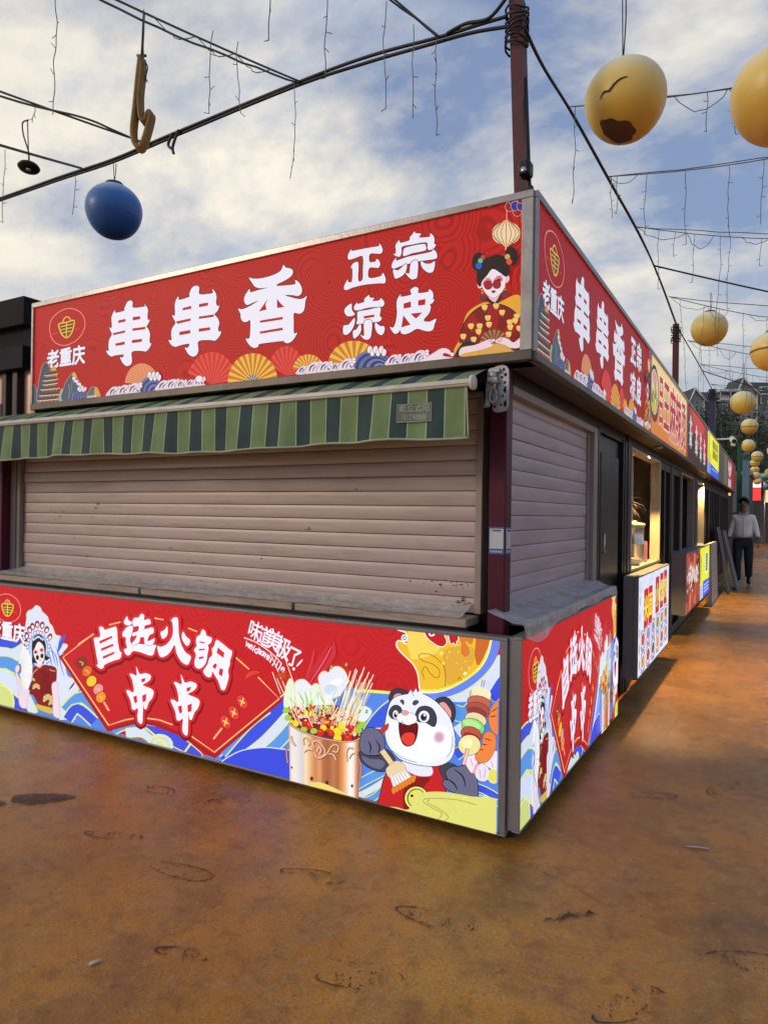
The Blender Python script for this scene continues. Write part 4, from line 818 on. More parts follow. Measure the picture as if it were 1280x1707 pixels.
# two dark wet footmarks, left
stain('floor_stain', [(-2.15, -.805), (-2.22, -.76), (-2.17, -.70), (-2.06, -.63), (-1.98, -.60), (-1.955, -.615), (-1.98, -.69), (-2.05, -.77)])
stain('floor_stain', [(-2.36, -.97), (-2.27, -.84), (-2.18, -.82), (-2.16, -.87), (-2.19, -.93), (-2.26, -.98)])
mb = MB()
def scuff(x, y, a, L, n, wd):
    for k in range(int(n*3.2)):
        off = rs.gauss(0, wd*.75); l = rs.choice([.012, .02, .03, .04, .06, .10]); s0 = rs.uniform(-.5, .5)*L
        p = []; a2 = a+rs.gauss(0, .55)
        for i in range(6):
            t = i/5-.5; u = s0+t*l*math.cos(a2-a); v = off+t*l*math.sin(a2-a)+.012*t*t*math.sin(k)+rs.uniform(-.0015, .0015)
            p.append((x+u*math.cos(a)-v*math.sin(a), y+u*math.sin(a)+v*math.cos(a)))
        w = rs.uniform(.0006, .0020); vs = []
        for i, (px, py) in enumerate(p):
            h = w*(.3+math.sin(math.pi*(i+.3)/5.6)); vs += [(px+h*math.sin(a), py-h*math.cos(a), .003+k*.00004), (px-h*math.sin(a), py+h*math.cos(a), .003+k*.00004)]
        mb.add(vs, [(2*i, 2*i+2, 2*i+3, 2*i+1) for i in range(5)])
def fleck(x, y, a, l, w, k):
    ca, sa = math.cos(a), math.sin(a); q = [(-l, 0), (-l*.3, w*rs.uniform(.5, 1)), (l*.5, w*rs.uniform(.4, 1)), (l, w*.1), (l*.4, -w*rs.uniform(.4, 1)), (-l*.5, -w*rs.uniform(.4, 1))]
    mb.add([(x+u*ca-v*sa, y+u*sa+v*ca, .003+(k % 40)*.00004) for u, v in q], [(5, 4, 3, 2, 1, 0)])
def sole(x, y, a, L, wd, keep):
    """broken outline and tread flecks of a dirty shoe"""
    ca, sa = math.cos(a), math.sin(a); k = 0
    for i in range(64):
        t = i*math.pi/32; 
        if math.sin(t*1.5+x*9)+rs.uniform(-.6, .6) > keep: continue
        rx = L*(1+.04*math.sin(3*t)); ry = wd*(1+.22*math.cos(t)); u, v = rx*math.cos(t), ry*math.sin(t); tt = math.atan2(ry*math.cos(t), -rx*math.sin(t))
        fleck(x+u*ca-v*sa, y+u*sa+v*ca, a+tt+rs.gauss(0, .15), rs.uniform(.006, .014), rs.uniform(.0012, .0038), k); k += 1
    for i in range(46):
        t, q = rs.uniform(0, 6.28), math.sqrt(rs.random())*.95; u, v = L*q*math.cos(t), wd*q*math.sin(t)
        if math.sin(u*60+x*20)*math.cos(v*50) < -.1: continue
        fleck(x+u*ca-v*sa, y+u*sa+v*ca, a+1.2+rs.gauss(0, .5), rs.uniform(.003, .010), rs.uniform(.001, .003), k); k += 1
for x, y, a, L, wd, keep in [(-1.48, -.78, .35, .13, .036, .1), (-1.02, -.84, .15, .145, .045, .5), (-.56, -.60, .25, .13, .04, 0), (-.64, -1.19, .3, .09, .03, -.1), (-.04, -.61, .1, .14, .05, .4), (-1.72, -.35, .2, .12, .04, -.4), (-1.3, -.25, .6, .1, .035, -.4), (.62, -.7, 1, .13, .05, -.2), (.92, -.3, .3, .13, .05, -.2), (.75, 1.2, 1.2, .14, .05, 0), (.58, 2.1, 1.2, .14, .05, 0), (-.1, -1.0, .5, .13, .045, -.5), (.45, .9, .4, .12, .04, -.3)]: sole(x, y, a, L, wd, keep)
scuff(.35, -.36, .7, .16, 7, .008)
for i in range(9): fleck(.13+i*.038, -.075-i*.017+rs.gauss(0, .003), -.42+rs.gauss(0, .25), .024, .0011, i)
for i in range(260): fleck(rs.uniform(-2.4, 1.2), rs.uniform(-1.5, 1.5), rs.uniform(0, 3.1), rs.uniform(.001, .006), rs.uniform(.0008, .0028), i)
structure(mb.build('floor_stain', mat('scuff marks', (.058, .030, .015), .6, 0, .4, 20)))
# cigarette end and scraps
t = MB(); t.tube([(-.838, -1.375, .006), (-.826, -1.345, .006)], .0055, 8); tag(t.build('cigarette_butt', mat('paper', (.62, .52, .40), .7)), 'pale cigarette end lying on the ochre floor, lower left', 'litter')
t = MB(); t.add([(.66, .40, .006), (.70, .41, .009), (.745, .43, .006), (.74, .438, .005), (.69, .425, .006), (.655, .407, .005)], [(0, 1, 4, 5), (1, 2, 3, 4)]); tag(t.build('paper_scrap', mat('white scrap', (.6, .6, .62), .6)), 'torn white scrap of paper on the alley floor beyond the stall corner', 'litter')
t = MB(); t.add([(.405, -.31, .004), (.425, -.318, .012), (.432, -.296, .006), (.412, -.29, .01)], [(0, 1, 2, 3)]); tag(t.build('dead_leaf', mat('dry leaf', (.05, .03, .018), .7)), 'small dark dried leaf on the floor in front of the alley', 'leaf')

# ------------------------------------------------------------------ the corner stall
stall = thing('food_stall', (-2, 1.5, 0), 'corner food stall with closed grey roller shutters on both sides and a maroon corner post', 'market stall', 'food stalls along the alley')
m = MB(); m.box(-4.25, -.13, .275, 2.98, .06, 2.58); m.build('wall', M_dark, stall)
m = MB(); m.box(-4.3, -.05, .16, 3.0, 2.60, 2.66); m.build('roof', M_black, stall)
m = MB(); m.box(-4.2, -.135, .21, .275, 2.0, 2.09); m.box(-.13, -.065, .21, 2.98, 1.975, 2.09); m.build('header_beam', M_dark, stall)
def post(x0, x1, y0, y1, z0, z1, par, mt=None):
    q = MB(); q.bbox(x0, x1, y0, y1, z0, z1, .006); return q.build('post', mt or M_post, par)
p0 = post(-.142, -.062, .12, .20, .0, 2.14, stall)
post(-.124, -.044, 2.93, 3.01, 0, 2.14, stall, M_dark); post(-3.92, -3.785, .10, .19, 0, 2.14, stall)
def slats(axis, a0, a1, z0, z1, plane, name, mt, par, hs=.0725, frames=None):
    """roller shutter: convex slats with dark grooves; axis 'x' faces -y, axis 'y' faces +x"""
    q = MB(); n = int(round((z1-z0)/hs)); hs = (z1-z0)/n; r = random.Random(len(name)+int(z0*100)); segs = 14
    for k in range(n):
        zb = z0+k*hs; prof = [(0, -.009), (.006, .0022), (.04, .0030), (.35, .0040), (.65, .0042), (.93, .0034), (.965, .0026), (.968, -.009)]
        jit = r.uniform(-.0015, .0015); vs = []
        for i in range(segs+1):
            u = a0+(a1-a0)*i/segs; wv = .0018*math.sin(u*2.3+k*1.7)+.001*math.sin(u*7+k)
            for f, o in prof:
                d = o+jit+wv; vs.append((u, plane-d, zb+f*hs) if axis == 'x' else (plane+d, u, zb+f*hs))
        P = len(prof); fs = []
        for i in range(segs):
            for j in range(P-1):
                a = i*P+j; fs.append((a, a+P, a+P+1, a+1))
        q.add(vs, fs, True)
    o = q.build(name, mt, par)
    for p in o.data.polygons: p.use_smooth = True
    return o
slats('x', -3.695, -.235, .94, 2.01, .215, 'roller_shutter', M_shut, stall)
M_mark = mat('rubbed dirt', (.11, .085, .075), .7, 0, .4, 30)
def marks(sh, items):
    """dents and rubbed dirt, part of the shutter's own mesh"""
    bm = bmesh.new(); bm.from_mesh(sh.data); r = random.Random(12); o = origin(sh.parent); sh.data.materials.append(M_mark)
    for x, z, n, sp in items:
        for k in range(n):
            px_, pz = x+r.gauss(0, sp), z+r.gauss(0, sp*.35); a, b = r.uniform(.002, .012), r.uniform(.0008, .0035)
            f = bm.faces.new([bm.verts.new(Vector((px_+a*math.cos(t), .2082, pz+b*math.sin(t)+.1*a*math.cos(t)))-o) for t in [-i*math.pi/4 for i in range(8)]]); f.material_index = 1
    bm.to_mesh(sh.data); bm.free()
SH1 = [o for o in bpy.data.objects if o.name.startswith('roller_shutter')][0]
marks(SH1, [(-.40, 1.06, 26, .07), (-.28, .99, 20, .03), (-1.2, 1.30, 4, .02), (-2.9, 1.42, 5, .03), (-3.3, 1.36, 6, .05), (-2.2, 1.15, 5, .1), (-.9, 1.52, 3, .01), (-1.8, 1.05, 10, .25), (-3.0, 1.05, 10, .2)])
slats('y', .205, 1.76, .965, 1.975, -.105, 'roller_shutter', M_shut2, stall)
m = MB()
for x0, x1 in [(-3.735, -3.703), (-3.765, -3.738), (-3.80, -3.768)]: m.bbox(x0, x1, .165+.012*(x0 > -3.74), .27, .95, 2.02, .004)
m.build('shutter_frame', M_frame, stall); m = MB(); m.bbox(-.232, -.198, .185, .27, .94, 1.94, .004); m.bbox(-.30, -.198, .178, .27, 1.941, 1.965, .004); m.build('shutter_frame', M_frame, stall)
m = MB(); m.bbox(-.115, -.058, 1.80, 1.90, .95, 1.985, .004); m.bbox(-.12, -.085, 1.765, 1.795, .95, 1.96, .003); m.bbox(-.118, -.060, .205, 1.795, 1.945, 1.985, .004); m.build('shutter_frame', M_frame, stall)
m = MB(); m.bbox(-.122, -.055, 1.91, 1.95, .02, 2.0, .004); m.bbox(-.122, -.055, 2.78, 2.82, .02, 2.0, .004); m.bbox(-.12, -.09, 1.955, 2.775, .02, 1.97, .004); m.bbox(-.122, -.05, 2.84, 2.90, .02, 2.0, .004)
door = m.build('door', M_black, stall)
m = MB(); m.bbox(-.088, -.06, 2.02, 2.62, .1, 1.84, .012); m.build('door_panel', M_dark, door)
m = MB(); m.tube([(-.055, 2.05, 1.15), (-.04, 2.05, 1.15), (-.04, 2.05, 1.28), (-.055, 2.05, 1.28)], .006, 6); m.build('handle', M_steel, door)
# sills with plastic film pulled over them
def sheet(name, f, nu, nv, mt, par, thick=.0):
    vs = []; fs = []
    for i in range(nu+1):
        for j in range(nv+1): vs.append(f(i/nu, j/nv))
    for i in range(nu):
        for j in range(nv): a = i*(nv+1)+j; fs.append((a, a+nv+1, a+nv+2, a+1))
    q = MB(); q.add(vs, fs, True); return q.build(name, mt, par)
m = MB()
for x0, x1 in [(-3.87, -2.32), (-2.30, -1.18), (-1.16, -.215)]: m.bbox(x0, x1, .055, .212, .895, .932, .005)
sill = m.build('sill', M_wood, stall)
m = MB(); m.box(-3.87, -.22, .09, .27, .84, .893); m.build('sill_support', M_black, sill)
def wob(u, v, s): return math.sin(u*19+s)*math.sin(v*5+s*2)*.5+math.sin(u*47+v*9+s)*.3+math.sin(u*91-v*13)*.2
sheet('plastic_film', lambda a, b: (-3.95+3.70*a, .046+.155*b+.006*wob(a, b, 1), .937+.062*max(0, b-.25)**1.3+.004*wob(a, b, 2)*(1-.4*b)+.012*math.exp(-((b-.45)/.12)**2)*(.5+.5*math.sin(a*11+1))), 130, 10, M_film, sill)
m = MB(); m.bbox(-.125, .045, .21, 1.93, .90, .935, .005); sill2 = m.build('sill', M_grey, stall)
sheet('plastic_film', lambda a, b: ((-.10+.16*min(1, b/.72)+.004*wob(a, b, 4)+(.012*(b-.72)/.28 if b > .72 else 0), .02+1.92*a, (.985-.045*min(1, b/.5)+.004*wob(a, b, 3)) if b < .72 else .942-(b-.72)/.28*(.045+.055*math.exp(-((a-.12)/.10)**2)+.005*math.sin(a*21)))), 90, 16, M_film, sill2)
# blank notice stickers on the posts (their square codes are left out)
M_stk = mat('sticker white', (.58, .60, .64), .4, 0, .05, 20); M_stb = mat('sticker blue', (.035, .12, .36), .4, 0, .1, 20); M_ink = mat('printing ink', (.02, .02, .025), .5)
def sticker(face, a0, a1, z0, z1, p, label):
    q = MB()
    bx = (lambda u0, u1, w0, w1, e: q.box(u0, u1, p-e, p, w0, w1)) if face == 'f' else (lambda u0, u1, w0, w1, e: q.box(p, p+e, u0, u1, w0, w1))
    bx(a0, a1, z0, z1, .0012); o = q.build('notice_sticker', M_stb, None); tag(o, label, 'sticker', 'stickers on the stall posts')
    q = MB(); wd = a1-a0; bx(a0+wd*.06, a1-wd*.06, z0+(z1-z0)*.2, z1-(z1-z0)*.06, .0018); q.build('white_field', M_stk, o)
    q = MB()
    for i in range(6): bx(a0+wd*(.24+i*.095), a0+wd*(.24+i*.095+.07), z1-(z1-z0)*.16, z1-(z1-z0)*.10, .0024)
    q.build('printed_heading', M_ink, o)
    q = MB()
    for i in range(5): bx(a0+wd*(.12+i*.16), a0+wd*(.12+i*.16+.10), z0+(z1-z0)*.06, z0+(z1-z0)*.13, .0024)
    q.build('printed_footer', M_stk, o)
sticker('f', -.138, -.066, 1.225, 1.345, .12, 'blue and white notice sticker on the front of the maroon corner post')
sticker('s', .126, .194, 1.225, 1.345, -.062, 'blue and white notice sticker on the alley face of the maroon corner post')
sticker('f', -3.90, -3.83, 1.345, 1.46, .10, 'upper of two notice stickers on the post at the left edge')
sticker('f', -3.90, -3.835, 1.20, 1.30, .10, 'lower of two notice stickers on the post at the left edge')

# ------------------------------------------------------------------ the stall's light boxes
M_rail = mat('dark bottom rail', (.115, .095, .082), .4, .4, .25, 7, .03, 50, dirt=(.05, .04, .035), dscale=6, damt=.6)  # base tone darker than the rest of the frame
def lightbox(name, label, u0, u1, z0, z1, plane, side, dep, fr, red, grp, loc, zl=None, lip=.012):
    """aluminium box with a lit face; fr = frame widths (left, right, bottom, top)"""
    t = thing(name, loc, label, 'sign', grp)
    sg = (lambda a, b, c, d, y0, y1: (plane-y1, plane-y0, a, b, c, d)) if side else (lambda a, b, c, d, y0, y1: (a, b, plane+y0, plane+y1, c, d))
    q = MB(); q.box(*sg(u0+.004, u1-.004, z0+.004, z1-.004, .004, dep)); q.build('box', M_soff if z0 > 1.5 else M_grey, t)
    q = MB(); l, r, b, tp = fr
    for a in [(u0, u0+l, z0+b, z1-tp), (u1-r, u1, z0+b, z1-tp), (u0, u1, z1-tp, z1)]:
        if a[1]-a[0] > .001 and a[3]-a[2] > .001: q.bbox(*sg(*a, -lip, .03), .003)
    q.build('frame', M_alu if z0 > 1.5 else M_grey, t)
    if b > .001: q = MB(); q.bbox(*sg(u0, u1, z0, z0+b, -lip, .03), .003); q.build('bottom_rail', M_rail if z0 > 1.5 else M_grey, t)
    q = MB(); a, b2, c, d = u0+l, u1-r, z0+b, z1-tp
    q.add([(plane, a, c), (plane, b2, c), (plane, b2, d), (plane, a, d)] if side else [(a, plane, c), (b2, plane, c), (b2, plane, d), (a, plane, d)], [(0, 1, 2, 3)])
    q.build('lit_face', red, t)
    return t, (a, b2, c, d)
G1 = 'light box signs over the stalls'; G2 = 'light box signs below the counters'
t, cl = lightbox('fascia_sign', 'long red lit sign facing the courtyard above the striped awning with big white characters', -3.30, .087, 2.045, 2.75, 0, False, .15, (.02, .05, .04, .032), RED_TOP, G1, (-1.6, .06, 2.05))
S = Sheet(t, 0, False, lambda u: u, cl, PR_TOP); top_art(S)
t, cl = lightbox('fascia_sign', 'red lit sign with big white characters round the corner above the alley shutter', .004, 3.03, 2.045, 2.75, .09, True, .15, (.022, .02, .035, .03), RED_TOP2, G1, (.02, 1.5, 2.05))
S = Sheet(t, .09, True, lambda u: .296+.9*(u+2.943), cl, print_mat('printed film alley fascia', .66)); top_art(S)
t, cl = lightbox('counter_sign', 'bright lit counter front with panda and skewer pot facing the courtyard', -3.80, 0, .045, .882, 0, False, .075, (.02, .033, .012, .016), RED_LOW, G2, (-1.9, .04, 0), lip=.008)
S = Sheet(t, 0, False, lambda u: u, cl, PR_LOW); low_art(S)
t, cl = lightbox('counter_sign', 'bright lit counter front with opera singer round the corner under the alley shutter', .002, 1.99, .07, .888, .055, True, .052, (.006, .014, .008, .014), RED_LOW, G2, (.03, 1.0, 0), lip=.006)
S = Sheet(t, .055, True, lambda u: .44+(u+2.948)*.578, cl, PR_LOW); low_art(S, True)
m = MB()
for x, y in [(-.06, .09), (-1.9, .09), (-3.7, .09), (-.02, .12), (-.02, 1.8)]: m.bbox(x-.02, x+.02, y-.02, y+.02, 0, .07, .003)
m.build('foot', M_black, stall)
# ------------------------------------------------------------------ awning
def stripe_mat(x0, per):
    m = bpy.data.materials.new('striped awning cloth'); m.use_nodes = True; t = m.node_tree; nd = t.nodes; b = nd['Principled BSDF']; L = t.links.new
    co = nd.new('ShaderNodeTexCoord'); sp = nd.new('ShaderNodeSeparateXYZ'); L(co.outputs['Object'], sp.inputs[0])
    nz = nd.new('ShaderNodeTexNoise'); nz.inputs['Scale'].default_value = 7; L(co.outputs['Object'], nz.inputs['Vector'])
    a = nd.new('ShaderNodeMath'); a.operation = 'SUBTRACT'; L(sp.outputs[0], a.inputs[0]); a.inputs[1].default_value = x0
    d = nd.new('ShaderNodeMath'); d.operation = 'DIVIDE'; L(a.outputs[0], d.inputs[0]); d.inputs[1].default_value = per
    f = nd.new('ShaderNodeMath'); f.operation = 'FRACT'; L(d.outputs[0], f.inputs[0])
    r = nd.new('ShaderNodeValToRGB'); cr = r.color_ramp; cr.interpolation = 'CONSTANT'
    G, D, Y = (.21, .32, .145, 1), (.034, .078, .078, 1), (.50, .60, .38, 1)
    for _ in range(2): cr.elements.new(.5)
    for e, (p, c) in zip(cr.elements, [(0, G), (.485, Y), (.515, D), (.97, Y)]): e.position = p; e.color = c
    L(f.outputs[0], r.inputs[0])
    mx = nd.new('ShaderNodeMix'); mx.data_type = 'RGBA'; mx.blend_type = 'MULTIPLY'; mx.inputs[0].default_value = .6
    r2 = nd.new('ShaderNodeValToRGB'); r2.color_ramp.elements[0].position = .25; r2.color_ramp.elements[0].color = (.55, .5, .45, 1); r2.color_ramp.elements[1].position = .7; L(nz.outputs[0], r2.inputs[0])
    L(r.outputs[0], mx.inputs[6]); L(r2.outputs[0], mx.inputs[7]); L(mx.outputs[2], b.inputs['Base Color'])
    b.inputs['Roughness'].default_value = .8
    n2 = nd.new('ShaderNodeTexNoise'); n2.inputs['Scale'].default_value = 260; L(co.outputs['Object'], n2.inputs['Vector'])
    bp = nd.new('ShaderNodeBump'); bp.inputs['Strength'].default_value = .15; bp.inputs['Distance'].default_value = .004; L(n2.outputs[0], bp.inputs['Height']); L(bp.outputs[0], b.inputs['Normal'])
    return m
aw = thing('awning', (-2.2, -.05, 1.95), 'green striped retractable awning with white front bar hanging below the long red sign', 'awning')
M_str = stripe_mat(-.125+2.2-.0845, .169)
X0, X1 = -4.35, -.118
def val(a, b):
    x = X0+(X1-X0)*a
    return (x+.012*b*(a-.2), -.205-.012*b-.014*b*math.sin(x*9)-.007*b*math.sin(x*23+b)-.004*math.sin(x*41)*b, 1.925-.222*b-.008*b*math.sin(x*3.1)-.003*b*math.sin(x*17))
sheet('valance', val, 240, 8, M_str, aw)
m = MB(); m.tube([(val(i/120, 1)[0], val(i/120, 1)[1], val(i/120, 1)[2]) for i in range(121)], .005, 6); m.tube([val(1, j/6) for j in range(7)], .004, 6)
m.build('hem', mat('pale hem tape', (.42, .46, .34), .7), aw)
sheet('fabric', lambda a, b: (X0+(X1-X0)*a, -.195+.255*b, 1.936+.104*b+.006*math.sin(math.pi*b)-.004*math.sin(a*60)*math.sin(math.pi*b)), 60, 6, M_str, aw)
m = MB(); m.bbox(-4.36, -.098, -.220, -.184, 1.914, 1.946, .007); m.bbox(-4.36, -.10, -.225, -.218, 1.924, 1.934, .003); m.build('front_bar', mat('white awning bar', (.60, .57, .53), .35, .1, .08, 8, dirt=(.3, .26, .22), dscale=7, damt=.5), aw)
m = MB(); m.lathe([(.001, 0), (.029, .001), (.031, .006), (.029, .014), (.001, .015)], (-.099, -.202, 1.930), 24, (1, 0, 0)); m.build('end_cap', M_white, aw)
m = MB(); m.lathe([(.03, 0), (.03, 4.2)], (-4.35, .075, 2.012), 20, (1, 0, 0))
for k in range(4): m.lathe([(.028, 0), (.037, .003), (.037, .009), (.028, .012)], (-.148+k*.014, .075, 2.012), 24, (1, 0, 0))
m.build('roller', M_black, aw)
# bracket with gearbox
def plate(pts, y0, y1):
    q = spline(pts, True, 4); n = len(q); mm = MB()
    mm.add([(x, y0, z) for x, z in q]+[(x, y1, z) for x, z in q], [tuple(range(n)), tuple(reversed(range(n, 2*n)))]+[(i, i+n, (i+1) % n+n, (i+1) % n) for i in range(n)]); return mm
m = plate([(-.088, 2.030), (-.050, 2.038), (-.026, 2.028), (-.018, 2.0), (-.020, 1.9), (-.020, 1.862), (-.034, 1.842), (-.062, 1.838), (-.086, 1.846), (-.090, 1.90), (-.112, 1.94), (-.114, 2.0), (-.108, 2.025)], .012, .024)
br = m.build('bracket', M_bracket, aw)
m = MB()
for x, z, r in [(-.032, 1.995, .007), (-.034, 1.962, .006), (-.048, 1.985, .006), (-.036, 1.93, .007), (-.032, 1.872, .008), (-.050, 1.868, .005), (-.078, 1.862, .006), (-.042, 1.905, .005), (-.04, 2.018, .006)]: m.lathe([(.0005, 0), (r, .001), (r, .003), (.0005, .004)], (x, .010, z), 10, (0, 1, 0))
m.bbox(-.036, -.028, .009, .012, 1.918, 1.945, .001); m.bbox(-.036, -.028, .009, .012, 1.858, 1.885, .001); m.build('hole', M_hole, br)
m = MB(); m.lathe([(.0005, 0), (.018, .001), (.020, .012), (.012, .02), (.0005, .021)], (-.085, -.008, 1.995), 18, (0, 1, 0)); m.bbox(-.108, -.06, -.012, .012, 1.965, 1.985, .004)
m.tube([(-.075, -.004, 1.975), (-.072, -.012, 1.93)], .007, 8); m.lathe([(.006, 0), (.02, .004), (.022, .012), (.006, .016)], (-.075, .0, 1.955), 16, (0, 0, 1)); m.bbox(-.098, -.052, -.006, .012, 2.004, 2.022, .004)
m.build('gearbox', M_bracket, aw)
m = MB(); m.tube([(-.078+.016*math.cos(a), -.010, 1.905+.03*math.sin(a)) for a in [i*math.pi/8 for i in range(17)]], .005, 6); m.tube([(-.085, .0, 1.95), (-.083, -.004, 1.935)], .008, 8); m.lathe([(.012, 0), (.016, .01), (.010, .02), (.012, .03), (.008, .04)], (-.118, .02, 1.862), 14); m.tube([(-.118, .02, 1.895), (-.118, .02, 1.965)], .006, 8)
m.build('crank_eye', M_bracket, aw)
# maker's patch on the valance
q = MB(); zc = lambda b: 1.925-.222*b
def vpt(x, z): a = (x-X0)/(X1-X0); b = (1.925-z)/.222; return Vector(val(a, b))+Vector((0, -.0025, 0))
pv = []; pf = []
for i in range(9):
    for j in range(5): pv.append(vpt(-.435+.165*i/8, 1.775+.083*j/4+.004*i/8))
for i in range(8):
    for j in range(4): a = i*5+j; pf.append((a, a+5, a+6, a+1))
q.add(pv, pf, True); lab = q.build('label_patch', mat('patch cloth', (.15, .19, .15), .7), aw)
M_lt = mat('patch print', (.42, .44, .37), .6)
for body, zc_, h, sx in [("屹立遮阳", 1.838, .036, .98), ("18127438888", 1.798, .036, .58)]:
    vs, fs = text_mesh(body, 1, .012); q = MB(); q.add([vpt(-.3525+u*sx*h, zc_+w*h+.002)+Vector((0, -.002, 0)) for u, w in vs], fs); q.build('patch_lettering', M_lt, lab)
q = MB(); c4 = [vpt(-.433, 1.777), vpt(-.273, 1.781), vpt(-.273, 1.858), vpt(-.433, 1.855)]; q.tube(c4+[c4[0]], .0018, 5); q.build('patch_stitching', M_lt, lab)

# ------------------------------------------------------------------ dark neighbour on the left
nb = thing('neighbour_stall', (-5, .8, 0), 'dark neighbouring stall with black fascia and brown corrugated walls, left of the long red sign', 'market stall', 'food stalls along the alley')
m = MB(); m.box(-8, -3.50, .06, .12, 2.66, 2.85); m.box(-3.56, -3.50, .12, 2.2, 2.45, 2.85); m.box(-8, -3.5, 2.1, 2.2, 2.3, 2.85); m.box(-3.9, -3.51, .122, .30, 2.47, 2.85); m.build('fascia', mat('matt black fascia', (.014, .014, .017), .75, 0, .3, 5, spec=.2), nb)
m = MB(); m.box(-8, -3.49, .05, .16, 2.36, 2.51); m.build('beam', mat('dark blue beam', (.016, .014, .022), .7, 0, spec=.2), nb)
m = MB()
def corr(x0, x1, zb=.02):
    n = int((x1-x0)/.008); vs = []
    for i in range(n+1):
        x = x0+(x1-x0)*i/n; y = .150-.012*abs(math.sin((x-x0)*26)); vs += [(x, y, zb), (x, y, 2.36)]
    m.add(vs, [(2*i, 2*i+2, 2*i+3, 2*i+1) for i in range(n)])
for x0, x1, zb in [(-3.625, -3.49, 2.03), (-3.755, -3.685, 2.03), (-3.99, -3.81, 2.03), (-4.6, -4.1, .02), (-5.4, -4.75, .02)]: corr(x0, x1, zb)
m.build('corrugated_wall', M_brown, nb)
m = MB(); m.box(-8, -4.3, .17, 1.9, 0, 2.36); m.box(-4.299, -3.5, .17, .27, 2.1, 2.36); m.build('wall', M_dark, nb)
m = MB()
for x0, x1 in [(-3.684, -3.626), (-3.809, -3.756), (-4.099, -3.991)]: m.bbox(x0, x1, .10, .165, 2.02 if x1 > -3.9 else 0, 2.355, .005)
m.build('post', M_dark, nb)

# ------------------------------------------------------------------ poles and cables
def pole(name, base, top, w, mt, label, grp='poles carrying the overhead cables'):
    t = thing(name, base, label, 'pole', grp); b, e = Vector(base), Vector(top)
    q = MB(); h = w/2; vs = [(b.x-h, b.y-h, b.z), (b.x+h, b.y-h, b.z), (b.x+h, b.y+h, b.z), (b.x-h, b.y+h, b.z), (e.x-h, e.y-h, e.z), (e.x+h, e.y-h, e.z), (e.x+h, e.y+h, e.z), (e.x-h, e.y+h, e.z)]
    q.add(vs, [(0, 3, 2, 1), (4, 5, 6, 7), (0, 1, 5, 4), (1, 2, 6, 5), (2, 3, 7, 6), (3, 0, 4, 7)]); q.build('shaft', mt, t)
    q = MB()
    for k in range(7): q.tube([(e.x+(h+.012)*math.cos(a)*1.25, e.y+(h+.012)*math.sin(a)*1.25, e.z-.05-k*.028+.012*math.sin(a*2+k)) for a in [i*math.pi/6 for i in range(13)]], .0055, 5)
    q.build('cable_wrap', M_wire, t); return t
pole('pole', (-.075, .36, 2.66), (-.118, .34, 3.83), .062, M_pole, 'maroon cable pole rising behind the corner of the red signs')
pole('pole', (-.13, 6.52, 2.6), (-.13, 6.5, 3.83), .07, M_pole, 'maroon cable pole over the orange sign farther down the alley')
pole('pole', (-.12, 12.2, 2.6), (-.12, 12.2, 3.95), .12, mat('blue pole paint', (.035, .035, .10), .5, .1), 'blue cable pole in front of the distant villas')
pole('pole', (.16, 17.6, 0), (.16, 17.6, 3.6), .10, mat('green pole paint', (.012, .09, .035), .5, .1), 'thin green pole at the end of the stall row')
pole('pole', (.18, 22, 0), (.18, 22, 3.5), .2, mat('pale blue pole paint', (.10, .20, .27), .5, .1), 'pale blue pole beyond the stall row')
# dark stay beside the corner pole with a lamp on it
t = thing('floodlight', (-.03, .30, 2.75), 'small black floodlight on a stay beside the corner pole', 'lamp')
m = MB(); m.tube([(-.075, .34, 3.45), (-.035, .28, 3.0), (-.015, .26, 2.72)], .013, 6); m.build('stay', M_black, t)
m = MB(); m.bbox(-.058, -.002, .20, .27, 2.93, 3.0, .014); m.bbox(-.026, -.004, .25, .28, 2.75, 2.90, .005); m.build('housing', M_black, t)
m = MB(); m.lathe([(.0005, 0), (.014, .001), (.014, .004), (.0005, .005)], (-.03, .197, 2.95), 14, (0, 1, 0)); m.build('lens', M_steel, t)

def cat(a, b, sag, n=24, wob_=0, seed=0):
    a, b = Vector(a), Vector(b); r = random.Random(seed); o = []
    for i in range(n+1):
        t = i/n; p = a.lerp(b, t); p.z -= 4*sag*t*(1-t)
        if 0 < i < n and wob_: p += Vector((r.uniform(-1, 1), r.uniform(-1, 1), r.uniform(-1, 1)))*wob_
        o.append(p)
    return o
def cable(name, lines, r, label, cat_='cable', grp=None):
    q = MB()
    for l in lines: q.tube(l, r, 6)
    o = q.build(name, M_wire); tag(o, label, cat_, grp); return o
A0 = Vector((-.15, .31, 3.70))
def seq(*P): return spline3([Vector(p) for p in P])
def spline3(P, n=6):
    o = []; L = len(P)
    for i in range(L-1):
        q = [P[max(i-1, 0)], P[i], P[i+1], P[min(i+2, L-1)]]
        for j in range(n):
            t = j/n; o.append(.5*(2*q[1]+(q[2]-q[0])*t+(2*q[0]-5*q[1]+4*q[2]-q[3])*t*t+(3*q[1]-q[0]-3*q[2]+q[3])*t**3))
    return o+[P[-1]]
